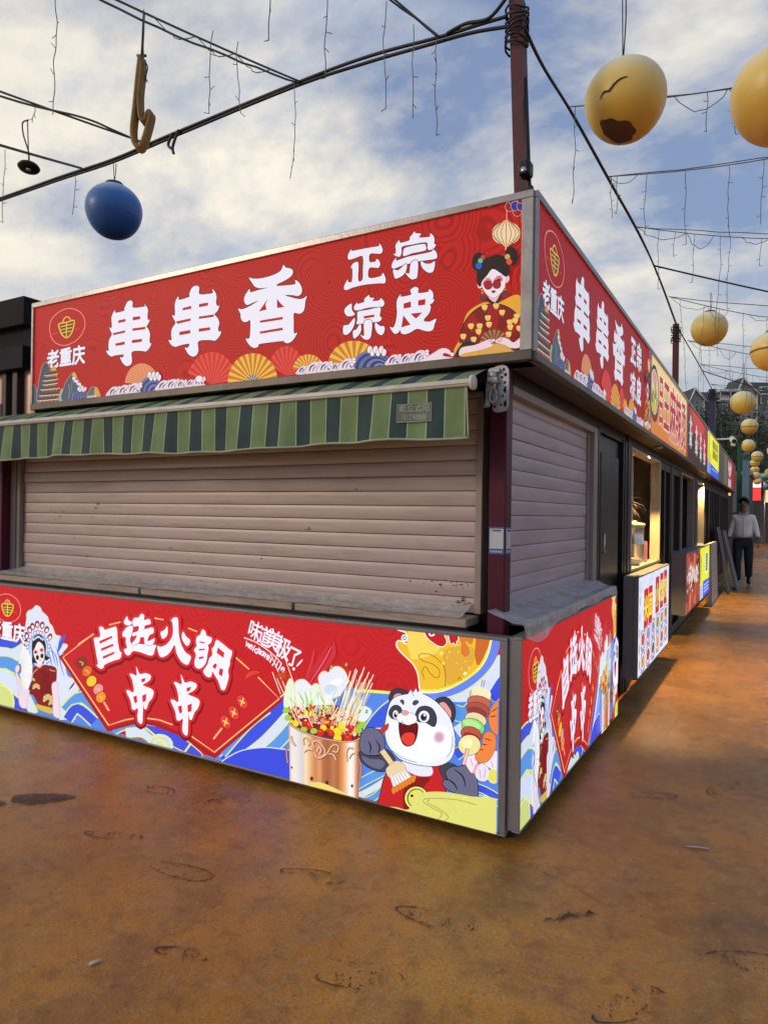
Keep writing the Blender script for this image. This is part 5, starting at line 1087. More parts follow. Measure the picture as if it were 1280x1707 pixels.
cable('power_cable', [seq((-.15, .30, 3.745), (-.30, .30, 3.755), (-.51, .30, 3.765), (-.9, .30, 3.80), (-1.36, .30, 3.803), (-2.395, .30, 3.772), (-2.903, .30, 3.750), (-3.5, .3, 3.762), (-4.2, .30, 3.767), (-7, .3, 3.8)),
                      seq((-.14, .31, 3.70), (-.33, .31, 3.735), (-.55, .31, 3.752), (-.92, .32, 3.785), (-1.40, .30, 3.785), (-2.36, .31, 3.760), (-2.92, .31, 3.738), (-3.5, .31, 3.75), (-4.2, .31, 3.757), (-7, .31, 3.79)),
                      seq((-.15, .29, 3.83), (-.24, .29, 3.76), (-.36, .29, 3.775), (-.46, .29, 3.76))], .0085, 'thick twin black cable running left from the corner pole across the courtyard sky', 'cable', 'overhead power cables')
cable('power_cable', [seq((-.08, .36, 3.69), (-.08, .634, 3.68), (-.08, 1.226, 3.735), (-.08, 2.225, 3.785), (-.08, 3.464, 3.85), (-.09, 4.72, 3.87), (-.11, 6.45, 3.79)), seq((-.07, .36, 3.66), (-.07, .64, 3.66), (-.07, 1.24, 3.72), (-.07, 2.24, 3.775), (-.07, 3.47, 3.84), (-.09, 4.73, 3.86), (-.11, 6.45, 3.77)),
                      cat((-.11, 6.5, 3.78), (-.10, 12.2, 3.90), -.02), cat((-.10, 12.2, 3.9), (-.1, 20, 3.3), .1)], .0085, 'black cable running from the corner pole along the roofs of the alley stalls', 'cable', 'overhead power cables')
# coil of grey hose hooked over a wire
def icicle(q, x, y, ztop, L, seed, r=.0022):
    rr = random.Random(seed); n = max(4, int(L/.06)); p = Vector((x, y, ztop)); pts = [p.copy()]
    for i in range(n):
        p = p+Vector((rr.uniform(-.008, .008), rr.uniform(-.008, .008), -L/n)); pts.append(p.copy())
        if i % 2 == 1 or rr.random() < .25:
            a = rr.uniform(0, 6.28); q.tube([p, p+Vector((.026*math.cos(a), .026*math.sin(a), rr.uniform(-.012, .016)))], r*.9, 4)
    q.tube(spline3(pts, 3), r, 5)
def light_string(label, wires, strands, swags=(), r=.0045, seed=0):
    a = wires[0][0]; t = thing('light_string', tuple(a), label, 'string lights', 'icicle light strings overhead')
    q = MB()
    for w in wires: q.tube(w, r, 5)
    for (b, c, s) in swags: q.tube(cat(b, c, s, 10, .006, seed+3), .0026, 4)
    q.build('carrier_wire', M_thin, t)
    for k, (x, y, z, L) in enumerate(strands):
        q = MB(); icicle(q, x, y, z, L, seed*31+k); q.build('light_strand', M_thin, t)
    return t
def swags(p, q, n, d):
    p, q = Vector(p), Vector(q); return [(p.lerp(q, i/n), p.lerp(q, (i+1)/n), d) for i in range(n)]
light_string('icicle light string over the courtyard carrying the yellow hose coil', [cat((-1.36, .29, 3.80), (-2.1, -1.7, 3.78), .03), cat((-1.36, .29, 3.79), (-2.1, -1.7, 3.80), .07, 24, .006, 2)],
             [(-1.434, -.30, 3.74, .42), (-1.40, -.16, 3.76, .36), (-1.62, -.56, 3.74, .30), (-1.93, -.80, 3.76, .55), (-1.37, .26, 3.78, .54)], swags((-1.40, .1, 3.77), (-1.62, -.5, 3.74), 3, .05), .0055, 1)
light_string('icicle light string over the courtyard nearest the corner pole', [cat((-.50, .29, 3.76), (-.85, -1.6, 3.78), .04), cat((-.50, .28, 3.75), (-.85, -1.6, 3.80), .06, 20, .005, 5)],
             [(-.56, .13, 3.74, .46), (-.60, -.06, 3.74, .50), (-.70, -.40, 3.74, .50), (-.76, -.70, 3.74, .52), (-.502, .27, 3.74, .48)], (), .005, 2)
light_string('slack icicle light string crossing the upper left corner', [seq((-2.57, .28, 3.75), (-2.60, .05, 3.74), (-2.70, -.10, 3.77), (-2.93, -.46, 3.77), (-3.3, -1.3, 3.80)), cat((-2.57, .28, 3.76), (-3.3, -1.3, 3.84), .01)],
             [(-2.85, -.30, 3.77, .10)], (), .0065, 3)
light_string('icicle light string at the left edge below the slack one', [seq((-3.22, .29, 3.755), (-3.30, .1, 3.75), (-3.44, -.15, 3.76), (-4.0, -1.2, 3.80)), cat((-3.22, .29, 3.76), (-4.0, -1.2, 3.83), .01)],
             [(-3.31, .30, 3.745, .30), (-3.44, -.12, 3.75, .48), (-3.53, -.22, 3.75, .35)], (), .0055, 4)
# coil
t = thing('hose_coil', (-1.62, -.52, 3.75), 'long narrow coil of old yellow hose hung from a wire over the courtyard', 'hose')
def dpt(px, py, dep): return CAM+dep*(FWD+RGT*((px-640)/FPX)-UPV*((py-853.5)/FPX))
m = MB(); dd = (Vector((-1.62, -.52, 3.75))-CAM).dot(FWD)
for dx, dy in [(0, 0), (3, 4), (-3, -4)]:
    m.tube(spline3([dpt(x+dx, y+dy, dd+dx*.004) for x, y in [(236, 96), (232, 130), (227, 180), (223, 215), (225, 238), (233, 248), (240, 240), (248, 215), (253, 192), (249, 190), (243, 204), (236, 196), (234, 160), (238, 120), (237, 96)]]), .010, 8)
m.build('hose', mat('old yellow hose', (.30, .175, .035), .5, 0, .3, 12), t)
m = MB(); m.tube([dpt(240, 20, dd), dpt(238, 60, dd), dpt(236, 100, dd)], .006, 6); m.tube([dpt(228, 92, dd), dpt(244, 92, dd)], .006, 6); m.tube(spline3([dpt(236, 96, dd), dpt(246, 110, dd), dpt(243, 128, dd), dpt(246, 136, dd)]), .003, 5); m.build('cord', M_wire, t)
# disc shaped lantern cap without its globe
t = thing('lantern_cap', (-3.05, -.2, 3.5), 'black disc lantern cap hanging without its globe, upper left', 'lantern')
m = MB(); m.lathe([(.0005, .012), (.03, .012), (.058, .004), (.064, -.006), (.058, -.016), (.02, -.018), (.0005, -.016)], (-3.047, -.205, 3.506), 28, (-.12, .12, 1)); m.build('disc', M_black, t)
m = MB(); m.lathe([(.012, 0), (.016, -.006), (.012, -.012)], (-3.047, -.207, 3.492), 16, (-.12, .12, 1)); m.build('socket', M_steel, t)
m = MB(); m.tube(spline3([Vector((-3.047, -.205, 3.515)), Vector((-3.06, -.20, 3.60)), Vector((-3.115, -.20, 3.72)), Vector((-3.11, -.21, 3.79)), Vector((-3.07, -.20, 3.80))]), .0045, 6); m.tube([(-3.047, -.205, 3.515), (-3.06, -.21, 3.80)], .0035, 5); m.build('cord', M_wire, t)
# plug end on the cable
cable('cable_end', [seq((-2.34, .29, 3.77), (-2.37, .28, 3.70), (-2.33, .28, 3.66)), seq((-2.29, .29, 3.775), (-2.31, .28, 3.72), (-2.33, .28, 3.67), (-2.32, .28, 3.63))], .009, 'loose taped cable end drooping from the thick cable left of centre', 'cable')

# cross wires over the alley with their icicles
WY = [(1.15, 3.745, 1.42, 3.745), (2.15, 3.78, 2.33, 3.75), (3.25, 3.84, 3.80, 3.75), (5.4, 3.86, 5.9, 3.62), (7.3, 3.80, 7.7, 3.55), (9.2, 3.85, 9.5, 3.6), (11.2, 3.88, 11.5, 3.6), (13.6, 3.8, 13.9, 3.6), (16.3, 3.8, 16.5, 3.6)]
WN = ['nearest the sign corner', 'second from the sign corner', 'third from the sign corner', 'fourth from the sign corner', 'just beyond the maroon alley pole', 'before the blue pole', 'behind the second yellow lantern row', 'in front of the villas', 'farthest down the alley']
for k, (y0, z0, y1, z1) in enumerate(WY):
    f = lambda x: Vector((x, y0+(y1-y0)*(x+.08)/1.0, z0+(z1-z0)*(x+.08)/1.0 - .02*math.sin(max(0, min(1, (x+.08)/1.1))*math.pi) if x < 1 else z1+(x-1)*.02))
    pts = [f(-.08+i*.22) for i in range(13)]
    rr = random.Random(k+50); st = []; n = 11 if k > 2 else 0
    base = {0: [(-.05, .56), (.62, .22), (.75, .25), (1.3, .5), (1.8, .4)], 1: [(-.05, .30), (-.01, .26), (.18, .42), (.42, .50), (.68, .48), (.88, .42), (1.2, .4), (1.7, .5)], 2: [(.10, .5), (.22, .20), (.36, .40), (.55, .85), (.62, .6), (.85, .22), (1.2, .5)]}.get(k, [(x, rr.uniform(.35, 1.0)) for x in [.02+i*.2+rr.uniform(-.06, .06) for i in range(n)]])
    for x, L in base: p = f(x); st.append((p.x, p.y, p.z, L))
    sw = [(f(a), f(b), s) for a, b, s in ([(.46, .72, .10), (.72, .92, .05), (1.3, 1.6, .09)] if k == 0 else [(-.06, .3, .08), (.3, .5, .12), (.7, .9, .05)] if k >= 2 else [(-.06, .12, .06)])]
    light_string('icicle light string across the alley, '+WN[k], [pts, cat(f(-.08), f(2.4), .03, 16, .006, k)], st, sw, .0035 if k < 3 else .0045, 10+k)
cable('span_rope', [cat((-.09, 4.35, 3.87), (3.2, 7.2, 3.45), .04)], .008, 'dark span rope across the alley nearest the maroon alley pole', 'cable')
cable('span_rope', [cat((-.09, 9.8, 3.86), (3.2, 11.5, 3.0), .1)], .008, 'dark span rope sloping down to the right over the villas', 'cable')

# ------------------------------------------------------------------ globe lanterns
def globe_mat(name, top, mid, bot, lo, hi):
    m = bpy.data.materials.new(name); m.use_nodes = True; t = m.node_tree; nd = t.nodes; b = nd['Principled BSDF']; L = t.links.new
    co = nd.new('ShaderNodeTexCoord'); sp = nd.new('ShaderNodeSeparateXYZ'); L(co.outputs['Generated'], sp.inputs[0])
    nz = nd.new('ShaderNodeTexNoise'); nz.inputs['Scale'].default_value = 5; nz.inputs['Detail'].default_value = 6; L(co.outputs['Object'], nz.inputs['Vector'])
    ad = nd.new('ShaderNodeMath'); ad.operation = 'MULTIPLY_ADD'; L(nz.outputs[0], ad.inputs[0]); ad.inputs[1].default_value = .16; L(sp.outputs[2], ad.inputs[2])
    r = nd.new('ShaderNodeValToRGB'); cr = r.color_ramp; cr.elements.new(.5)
    for e, (p, c) in zip(cr.elements, [(lo, bot), ((lo+hi)/2, mid), (hi, top)]): e.position = p; e.color = (*c, 1)  # paler top, deeper bottom: sky light put into the base colour
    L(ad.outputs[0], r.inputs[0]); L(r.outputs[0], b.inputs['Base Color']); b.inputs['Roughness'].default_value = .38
    
    wv = nd.new('ShaderNodeTexWave'); wv.bands_direction = 'Z'; wv.inputs['Scale'].default_value = 9; wv.inputs['Distortion'].default_value = 1.2; L(co.outputs['Object'], wv.inputs['Vector'])
    a2 = nd.new('ShaderNodeMath'); a2.operation = 'MULTIPLY_ADD'; L(wv.outputs['Fac'], a2.inputs[0]); a2.inputs[1].default_value = .35; L(nz.outputs[0], a2.inputs[2])
    bp = nd.new('ShaderNodeBump'); bp.inputs['Strength'].default_value = .08; bp.inputs['Distance'].default_value = .008; L(a2.outputs[0], bp.inputs['Height']); L(bp.outputs[0], b.inputs['Normal'])
    b.inputs['Subsurface Weight'].default_value = .25; b.inputs['Subsurface Radius'].default_value = (.15, .1, .04)
    return m
M_yel = globe_mat('weathered yellow globe', (.90, .86, .62), (.90, .68, .19), (.80, .50, .09), .30, 1.0)  # cream top and orange underside paint in the light from the sky
M_blu = globe_mat('blue globe with sky sheen', (.40, .52, .70), (.06, .22, .58), (.035, .14, .46), .45, 1.10)  # pale top is a cloud reflection painted into the colour
M_rim = mat('lantern rim', (.05, .04, .04), .5)
def lantern(x, y, z, d, mt, label, tilt=(0, 0), hang=.2, band=False, squash=1.0, grp='globe lanterns strung overhead'):
    t = thing('globe_lantern', (x, y, z), label, 'lantern', grp); R = d/2; ax = (tilt[0], tilt[1], 1)
    Rm = Vector((0, 0, 1)).rotation_difference(Vector(ax)).to_matrix(); C0 = Vector((x, y, z))
    q = MB(); prof = []
    for i in range(25):
        a = -math.pi/2+math.pi*i/24; prof.append((max(.0006, R*math.cos(a)*(1+.02*math.sin(3*a))), R*squash*math.sin(a)))
    q.lathe(prof, C0, 36, ax); q.build('globe', mt, t)
    q = MB(); zt = R*squash; q.lathe([(R*.30, zt*.93), (R*.33, zt*.99), (R*.27, zt*1.05), (.008, zt*1.08)], C0, 24, ax); q.build('cap', M_rim, t)
    q = MB(); p = C0+Rm @ Vector((0, 0, zt*1.06)); q.tube(spline3([p, p+Vector((.012, 0, hang*.5)), p+Vector((.004, .01, hang))]), .0035, 5); q.tube([p, p+Vector((-.008, -.005, hang))], .003, 5); q.build('cord', M_wire, t)
    if band:
        q = MB(); q.lathe([(R*1.003, -R*.10), (R*1.012, -R*.05), (R*1.003, 0)], C0, 36, ax); q.build('seam_band', mat('brown seam', (.22, .13, .03), .5), t)
    return t, Rm, C0, R
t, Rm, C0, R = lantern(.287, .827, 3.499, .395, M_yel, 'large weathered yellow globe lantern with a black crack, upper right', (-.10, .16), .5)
def on_globe(name, pts, w, mt):                                            # marks that follow the globe's skin
    q = MB(); P = []
    for az, el in spline(pts, False, 5):
        d = Vector((math.cos(az)*math.cos(el), math.sin(az)*math.cos(el), math.sin(el))); P.append(C0+d*(R*1.004))
    q.tube(P, w, 5, [.35+.65*math.sin(math.pi*(i+.5)/len(P)) for i in range(len(P))]); return q.build(name, mt, t)
on_globe('crack', [(-2.05, -.28), (-1.92, -.17), (-1.78, -.19), (-1.66, -.09), (-1.5, 0), (-1.34, .02)], .0045, mat('crack', (.06, .035, .012), .7))
q = MB(); vs = []; fs = []; nn = 40
dn = (Vector((-.12, -.34, -1))).normalized(); e1 = dn.orthogonal().normalized(); e2 = dn.cross(e1); rr = random.Random(5)
rings = 7
for i in range(rings):
    for j in range(nn):
        aa = 2*math.pi*j/nn; w = .47*(i+.3)/rings*(1+.10*math.sin(aa*3+1)+.06*math.sin(aa*7)); d = (dn*math.cos(w)+(e1*math.cos(aa)*1.15+e2*math.sin(aa)*.8)*math.sin(w)).normalized(); vs.append(C0+d*R*1.003)
for i in range(rings-1):
    for j in range(nn): fs.append((i*nn+j, i*nn+(j+1) % nn, (i+1)*nn+(j+1) % nn, (i+1)*nn+j))
fs.append(tuple(range(nn))); q.add(vs, fs, True); q.build('burnt_patch', mat('scorched plastic', (.13, .055, .02), .6, 0, .5, 9), t)
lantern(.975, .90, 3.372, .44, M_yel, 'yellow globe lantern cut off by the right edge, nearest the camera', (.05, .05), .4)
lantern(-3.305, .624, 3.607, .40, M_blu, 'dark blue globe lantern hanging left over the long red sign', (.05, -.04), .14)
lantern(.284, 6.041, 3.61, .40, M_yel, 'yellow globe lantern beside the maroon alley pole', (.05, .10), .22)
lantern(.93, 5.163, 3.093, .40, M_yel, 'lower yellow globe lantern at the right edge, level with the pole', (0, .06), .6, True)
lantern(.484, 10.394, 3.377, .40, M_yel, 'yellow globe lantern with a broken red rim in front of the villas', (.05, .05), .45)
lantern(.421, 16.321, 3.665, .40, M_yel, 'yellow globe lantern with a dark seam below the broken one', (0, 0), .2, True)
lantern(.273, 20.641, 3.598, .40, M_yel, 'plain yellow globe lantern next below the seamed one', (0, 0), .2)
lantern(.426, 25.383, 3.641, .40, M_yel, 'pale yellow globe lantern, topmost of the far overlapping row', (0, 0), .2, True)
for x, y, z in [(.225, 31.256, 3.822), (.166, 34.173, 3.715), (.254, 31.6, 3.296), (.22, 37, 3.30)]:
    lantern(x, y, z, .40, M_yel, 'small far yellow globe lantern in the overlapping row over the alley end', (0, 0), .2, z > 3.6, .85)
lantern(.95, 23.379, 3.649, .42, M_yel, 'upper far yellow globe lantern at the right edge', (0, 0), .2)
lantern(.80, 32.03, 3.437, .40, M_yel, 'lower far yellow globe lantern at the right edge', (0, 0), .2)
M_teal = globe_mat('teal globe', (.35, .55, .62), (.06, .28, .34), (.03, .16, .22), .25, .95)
for x, y, z in [(.62, 34, 3.35), (.78, 36, 3.25), (.66, 38, 3.05)]: lantern(x, y, z, .42, M_teal, 'teal globe lantern over the far end of the alley', (0, 0), .2, True, .8)
# ------------------------------------------------------------------ stalls down the alley
YB = [0, 3.03, 5.72, 8.40, 10.95, 13.75, 16.95]
GS = 'food stalls along the alley'
def bowl(s, x, y, r, col, rim=(235, 235, 240), n=14):
    s.ell(rim, x, y, r*1.45, r, 0, n=n); s.ell(col, x, y, r*1.2, r*.78, 0, n=n)
    rr = random.Random(int(x*100+y*900))
    for k in range(7): s.ell(tuple(min(255, int(c*rr.uniform(.5, 1.5))) for c in col), x+rr.uniform(-.8, .8)*r, y+rr.uniform(-.45, .45)*r, r*.26, r*.2, n=8)
def sign(name, label, y0, y1, z0, z1, x, dep, fr, base, grp, pm=PR_ALLEY, lip=.012):
    t, cl = lightbox(name, label, y0, y1, z0, z1, x, True, dep, fr, glow('lit film %d %d %d %.2f' % (*base, x), s2l(base), .62), grp, (x-.05, (y0+y1)/2, z0 if z0 > 1 else 0), lip=lip)
    S = Sheet(t, x, True, lambda u: u, cl, pm); S.zm = None; return t, S
FR = (.015, .015, .035, .03)
# second sign: cream and orange, bowl of noodles, big red characters
t, S = sign('fascia_sign', 'cream and orange lit sign with noodle bowl and white-edged red characters', YB[1]+.005, YB[2]-.003, 2.045, 2.75, .09, .15, FR, (242, 214, 150), G1)
for k in range(8): S.poly((242-k*2, 206-k*9, 140-k*13), [(3.0, 2.62-k*.05), (5.8, 2.62-k*.05), (5.8, 2.0), (3.0, 2.0)])
S.blob((226, 132, 40), [(3.0,2.24),(3.6,2.30),(4.2,2.22),(4.9,2.16),(5.8,2.20),(5.8,1.98),(3.0,1.98)]); S.end('background_print')
S.ell((44, 28, 26), 3.28, 2.43, .25, .235); S.blob((110, 44, 34), [(3.05,2.42),(3.10,2.25),(3.28,2.19),(3.46,2.25),(3.52,2.42)]); S.ell((226, 212, 176), 3.28, 2.44, .215, .19); S.ell((196, 186, 76), 3.28, 2.38, .17, .12)
S.blob((232, 150, 140), [(3.18,2.58),(3.28,2.62),(3.38,2.57),(3.36,2.47),(3.26,2.46)])
for k in range(30): S.ell([(120, 140, 50), (220, 200, 90), (240, 226, 160), (90, 60, 30)][k % 4], 3.28+.15*math.sin(k*2.4)*math.sqrt((k % 10)/10), 2.40+.11*math.cos(k*2.4)*math.sqrt((k % 10)/10), .026, .016, k)
S.end('noodle_bowl_print')
for ch, x, h, sx, yy in [("吕", 3.66, .46, .62, 2.42), ("王", 4.02, .50, .78, 2.42), ("麻", 4.46, .56, .86, 2.41), ("辣", 4.92, .56, .84, 2.40), ("烫", 5.38, .54, .82, 2.40)]:
    S.text((184, 28, 54), ch, x, yy, h, sx=sx*.98, bold=.022, edge=(250, 226, 214), ew=.034)
S.end('lettering')
# third sign: dark with red glow and white brush strokes
t, S = sign('fascia_sign', 'dark lit sign with red top and ragged white brush characters', YB[2]+.003, YB[3]-.003, 2.045, 2.75, .09, .15, FR, (54, 34, 36), G1)
S.blob((176, 44, 40), [(6.0,2.74),(7.0,2.76),(8.3,2.72),(8.36,2.3),(8.0,2.16),(7.6,2.34),(7.1,2.30),(6.7,2.46),(6.2,2.42)]); S.blob((206, 62, 50), [(6.3,2.72),(7.2,2.74),(7.9,2.66),(7.4,2.5),(6.6,2.55)])
S.blob((66, 32, 32), [(5.8,2.2),(6.6,2.3),(7.2,2.16),(8.36,2.10),(8.36,2.05),(5.8,2.05)]); S.end('background_print')
for x, zt, zb, w in [(6.15, 2.62, 2.22, .16), (6.85, 2.58, 2.18, .18), (7.45, 2.56, 2.14, .15), (8.02, 2.52, 2.14, .16)]:
    S.blob((232, 228, 238), [(x-w*.4,zt-.03),(x,zt),(x+w*.3,zt-.10),(x+w*.2,(zt+zb)/2),(x+w*.7,zb+.12),(x+w*.2,zb),(x-w*.2,zb+.10),(x-w*.8,zb+.06),(x-w*.5,(zt+zb)/2)])
    for k in range(3): S.line((226, 216, 222), .035, [(x-w, zt-.10-k*.13), (x+w*.2, zt-.07-k*.13), (x+w*1.1, zt-.10-k*.12)], taper=True)
    S.line((60, 24, 26), .02, [(x-w*.15, zb+.14), (x+w*.1, zt-.14)])
    S.end('brush_character')

# fourth: yellow and blue
t, S = sign('fascia_sign', 'bright yellow and blue lit sign with rows of black characters', YB[3]+.003, YB[4]-.003, 2.045, 2.75, .09, .15, FR, (228, 226, 44), G1, print_mat('printed film yellow', .95))
S.poly((232, 232, 40), [(8.3, 2.8), (11, 2.8), (11, 2), (8.3, 2)]); S.poly((46, 92, 226), [(8.3, 2.28), (11, 2.22), (11, 2), (8.3, 2)]); S.poly((120, 160, 224), [(8.4, 2.3), (8.9, 2.3), (8.9, 2.05), (8.4, 2.05)]); S.poly((196, 190, 60), [(8.7, 2.7), (8.95, 2.7), (8.95, 2.25), (8.7, 2.25)]); S.poly((224, 120, 40), [(9.0,2.4),(9.12,2.4),(9.12,2.05),(9.0,2.05)]); S.end('background_print')
for r_, zz in enumerate((2.60, 2.44)):
    for c_ in range(4):
        x = 9.62+c_*.3
        for k in range(4): S.line((40, 40, 24), .03, [(x-.10, zz+.05-k*.034), (x+.10, zz+.056-k*.034)])
        S.line((40, 40, 24), .035, [(x-.02, zz+.07), (x, zz-.07)]); S.line((40, 40, 24), .03, [(x+.07, zz+.04), (x+.09, zz-.06)])
for c_ in range(6): S.line((190, 206, 244), .02, [(9.4+c_*.22, 2.19), (9.54+c_*.22, 2.192)])
S.end('lettering')
t, S = sign('fascia_sign', 'unlit grey green blank sign after the yellow and blue one', YB[4]+.003, YB[5]-.003, 2.045, 2.75, .09, .15, FR, (84, 82, 66), G1)  # emits like its neighbours although the sign itself is unlit
S.poly((78, 76, 62), [(10.9, 2.8), (12.4, 2.8), (12.4, 2), (10.9, 2)]); S.poly((104, 98, 84), [(12.4, 2.8), (13.8, 2.8), (13.8, 2), (12.4, 2)]); S.poly((120, 112, 100), [(13.0, 2.8), (13.25, 2.8), (13.25, 2), (13.0, 2)]); S.end('background_print')
t, S = sign('fascia_sign', 'red lit sign with pale pink emblem, last of the row', YB[5]+.003, YB[6]-.003, 2.045, 2.75, .09, .15, FR, (170, 40, 48), G1)
S.poly((128, 30, 36), [(15.6, 2.8), (17, 2.8), (17, 2), (15.6, 2)]); S.blob((240, 208, 214), [(13.9,2.68),(14.4,2.60),(14.9,2.68),(15.2,2.56),(14.9,2.40),(14.5,2.32),(14.1,2.42),(13.8,2.54)]); S.blob((170, 40, 48), [(14.3,2.62),(14.55,2.52),(14.8,2.64)]); S.blob((206, 90, 96), [(14.2,2.5),(14.5,2.46),(14.8,2.52),(14.5,2.4)])
for k in range(4): S.line((236, 190, 196), .04, [(13.95, 2.25-k*.045), (15.1, 2.26-k*.045)])
S.end('emblem')

# stall bodies
def alley_stall(i, label, wins, lit=None, inner=(.10, .095, .09), z0=.97, z1=1.975):
    y0, y1 = YB[i]+.012, YB[i+1]-.012; t = thing('food_stall', (-1, (y0+y1)/2, 0), label, 'market stall', GS)
    q = MB(); q.box(-2.6, -.06, y0, y1, 2.10, 2.58); q.box(-2.6, -2.55, y0, y1, 0, 2.10); q.box(-2.55, -.13, y0, y0+.04, 0, 2.10); q.box(-2.55, -.13, y1-.04, y1, 0, 2.10); q.box(-2.55, -.14, y0+.04, y1-.04, 0, .02); q.build('wall', mat('stall wall %d' % i, inner, .6, 0, .2, 3), t)
    q = MB(); q.box(-2.65, -.05, y0-.004, y1+.004, 2.585, 2.64); q.build('roof', M_black, t)
    q = MB(); q.box(-.13, -.055, y0, y1, 1.985, 2.095); q.build('header_beam', M_dark, t)
    for yy in (y0, y1-.09): post(-.128, -.05, yy, yy+.088, 0, 1.985, t, M_dark)
    a = y0+.092; segs = []
    for w0, w1 in wins: segs.append((a, w0, 'd')); segs.append((w0, w1, 'w')); a = w1
    segs.append((a, y1-.092, 'd'))
    for a, b, kind in segs:
        if b-a < .03: continue
        if kind == 'w':
            q = MB(); q.box(-.125, -.065, a, b, .02, z0-.03); q.build('counter_wall', M_black, t)
            fw = MB(); fw.bbox(-.135, -.035, a, b, z0-.028, z0, .004); fw.bbox(-.135, -.045, a, b, z1-.03, z1, .004); fw.bbox(-.135, -.04, a, a+.035, z0, z1-.03, .004); fw.bbox(-.135, -.04, b-.05, b, z0, z1-.03, .004); fw.bbox(-.10, -.03, a+.2*(b-a), a+.2*(b-a)+.001, z0, z0+.002, .0004)
            fw.build('window_frame', lit or M_frame, t)
        else:
            n = max(1, int((b-a)/.42)); q = MB()
            for k in range(n):
                u0, u1 = a+(b-a)*k/n, a+(b-a)*(k+1)/n
                q.bbox(-.125, -.058, u0, u0+.045, .02, 1.98, .004); q.bbox(-.125, -.058, u1-.045, u1-.002, .02, 1.98, .004); q.bbox(-.12, -.062, u0+.046, u1-.046, .02, .12, .003); q.bbox(-.12, -.062, u0+.046, u1-.046, 1.90, 1.98, .003)
            d = q.build('door', M_black, t)
            q = MB(); q.box(-.104, -.096, a+.03, b-.03, .10, 1.92); q.build('door_glass', mat('dark glass', (.012, .013, .016), .06, 0, .1, 3, spec=.7), d)
    return t
alley_stall(1, 'stall with a brightly lit open window behind the white menu board', [(3.06, 4.70)], M_cream, (.55, .50, .48))
alley_stall(2, 'stall with two beige windows behind the red food board', [(6.55, 8.10)], M_frame, (.30, .24, .18))
alley_stall(3, 'stall behind the yellow and blue board, under the yellow sign', [(8.55, 9.75)], M_frame, (.22, .20, .15))
alley_stall(4, 'dark glazed stall under the blank grey sign', [])
alley_stall(5, 'dark glazed stall under the red emblem sign, end of the row', [])
# lamps hanging in the two lit windows
def lamp(x, y, z, power, label, cone):
    """round downlight set in the soffit under a fascia sign"""
    t = thing('soffit_lamp', (x, y, z), label, 'lamp'); q = MB(); q.lathe([(.030, -.006), (.034, -.008), (.040, -.004), (.040, .004), (.0005, .004)], (x, y, z), 20); q.build('ring', M_steel, t)
    q = MB(); q.lathe([(.0005, .001), (.029, .001)], (x, y, z), 16); q.build('lens', glow('warm lens', (1, .72, .36), 2), t)
    ld = bpy.data.lights.new('lamp_light', 'SPOT'); ld.energy = power; ld.color = (1, .66, .22); ld.shadow_soft_size = .012; ld.spot_size = math.radians(cone); ld.spot_blend = .25
    lo = bpy.data.objects.new('lamp_light', ld); C.objects.link(lo); lo.parent = t; lo.location = (0, 0, -.012)
lamp(.035, 3.95, 2.040, 240, 'small warm downlight under the orange sign', 104)
lamp(.035, 9.6, 2.040, 240, 'small warm downlight under the yellow and blue sign', 100)
# things on the lit stall's counter
t = thing('counter', (-.5, 3.9, 0), 'counter inside the lit stall window', 'counter'); m = MB(); m.bbox(-.75, -.138, 3.10, 4.61, .91, .969, .004); m.build('top', M_steel, t); m = MB(); m.box(-.74, -.16, 3.12, 4.60, .02, .908); m.build('cabinet', M_grey, t)
t = thing('steel_urn', (-.175, 4.0, .972), 'round steel urn with lid in the lit stall window', 'urn')
m = MB(); m.lathe([(.082, 0), (.086, .01), (.086, .16), (.091, .165), (.091, .178), (.086, .183), (.086, .325), (.092, .335)], (-.175, 4.0, .972), 28); m.build('body', M_steel, t)
m = MB(); m.lathe([(.095, .336), (.096, .355), (.085, .367), (.02, .374), (.02, .388), (.0005, .390)], (-.175, 4.0, .972), 28); m.build('lid', M_cream, t)
tag(MB().bbox(-.135, -.075, 4.10, 4.135, .972, 1.165, .003).build('paper_box', mat('pink printed box', (.50, .17, .33), .6, 0, .5, 60)), 'pink printed box beside the steel urn', 'box')
t = thing('food_tray', (-.125, 3.6, .972), 'white tray of orange food in the lit stall window', 'tray'); m = MB(); m.lathe([(.06, 0), (.080, .05), (.084, .055), (.077, .05), (.058, .008), (.0005, .006)], (-.125, 3.60, .972), 20); m.build('tray', M_white, t); m = MB(); m.lathe([(.069, .042), (.05, .058), (.0005, .064)], (-.125, 3.60, .972), 18); m.build('food', mat('orange food', (.62, .16, .04), .4, 0, .3, 40), t)
t = thing('potted_plant', (-.34, 4.3, .97), 'dark spiky plant hanging in the lit stall window', 'plant'); m = MB(); rr = random.Random(9)
for k in range(46):
    a = rr.uniform(0, 6.28); e = rr.uniform(-.5, 1.2); L = rr.uniform(.14, .26); p = Vector((-.34, 4.3, 1.53)); d = Vector((math.cos(a)*math.cos(e), math.sin(a)*math.cos(e), math.sin(e)))
    m.tube([p, p+d*L*.5, p+d*L*.85+Vector((0, 0, -.04)), p+d*L+Vector((0, 0, -.10))], .007, 4, [.8, 1, .7, .15])
m.build('leaves', mat('dark purple leaves', (.035, .022, .028), .5), t); m = MB(); m.lathe([(.05, 0), (.075, .16), (.08, .17), (.06, .17)], (-.34, 4.3, 1.36), 18); m.build('pot', M_black, t); m = MB(); m.bbox(-.44, -.24, 4.2, 4.4, .972, 1.358, .004); m.build('stand', M_black, t)
tag(MB().bbox(-1.2, -1.16, 4.3, 4.5, 1.62, 1.86, .004).build('menu_plaque', M_black), 'small black plaque inside the lit stall', 'plaque')
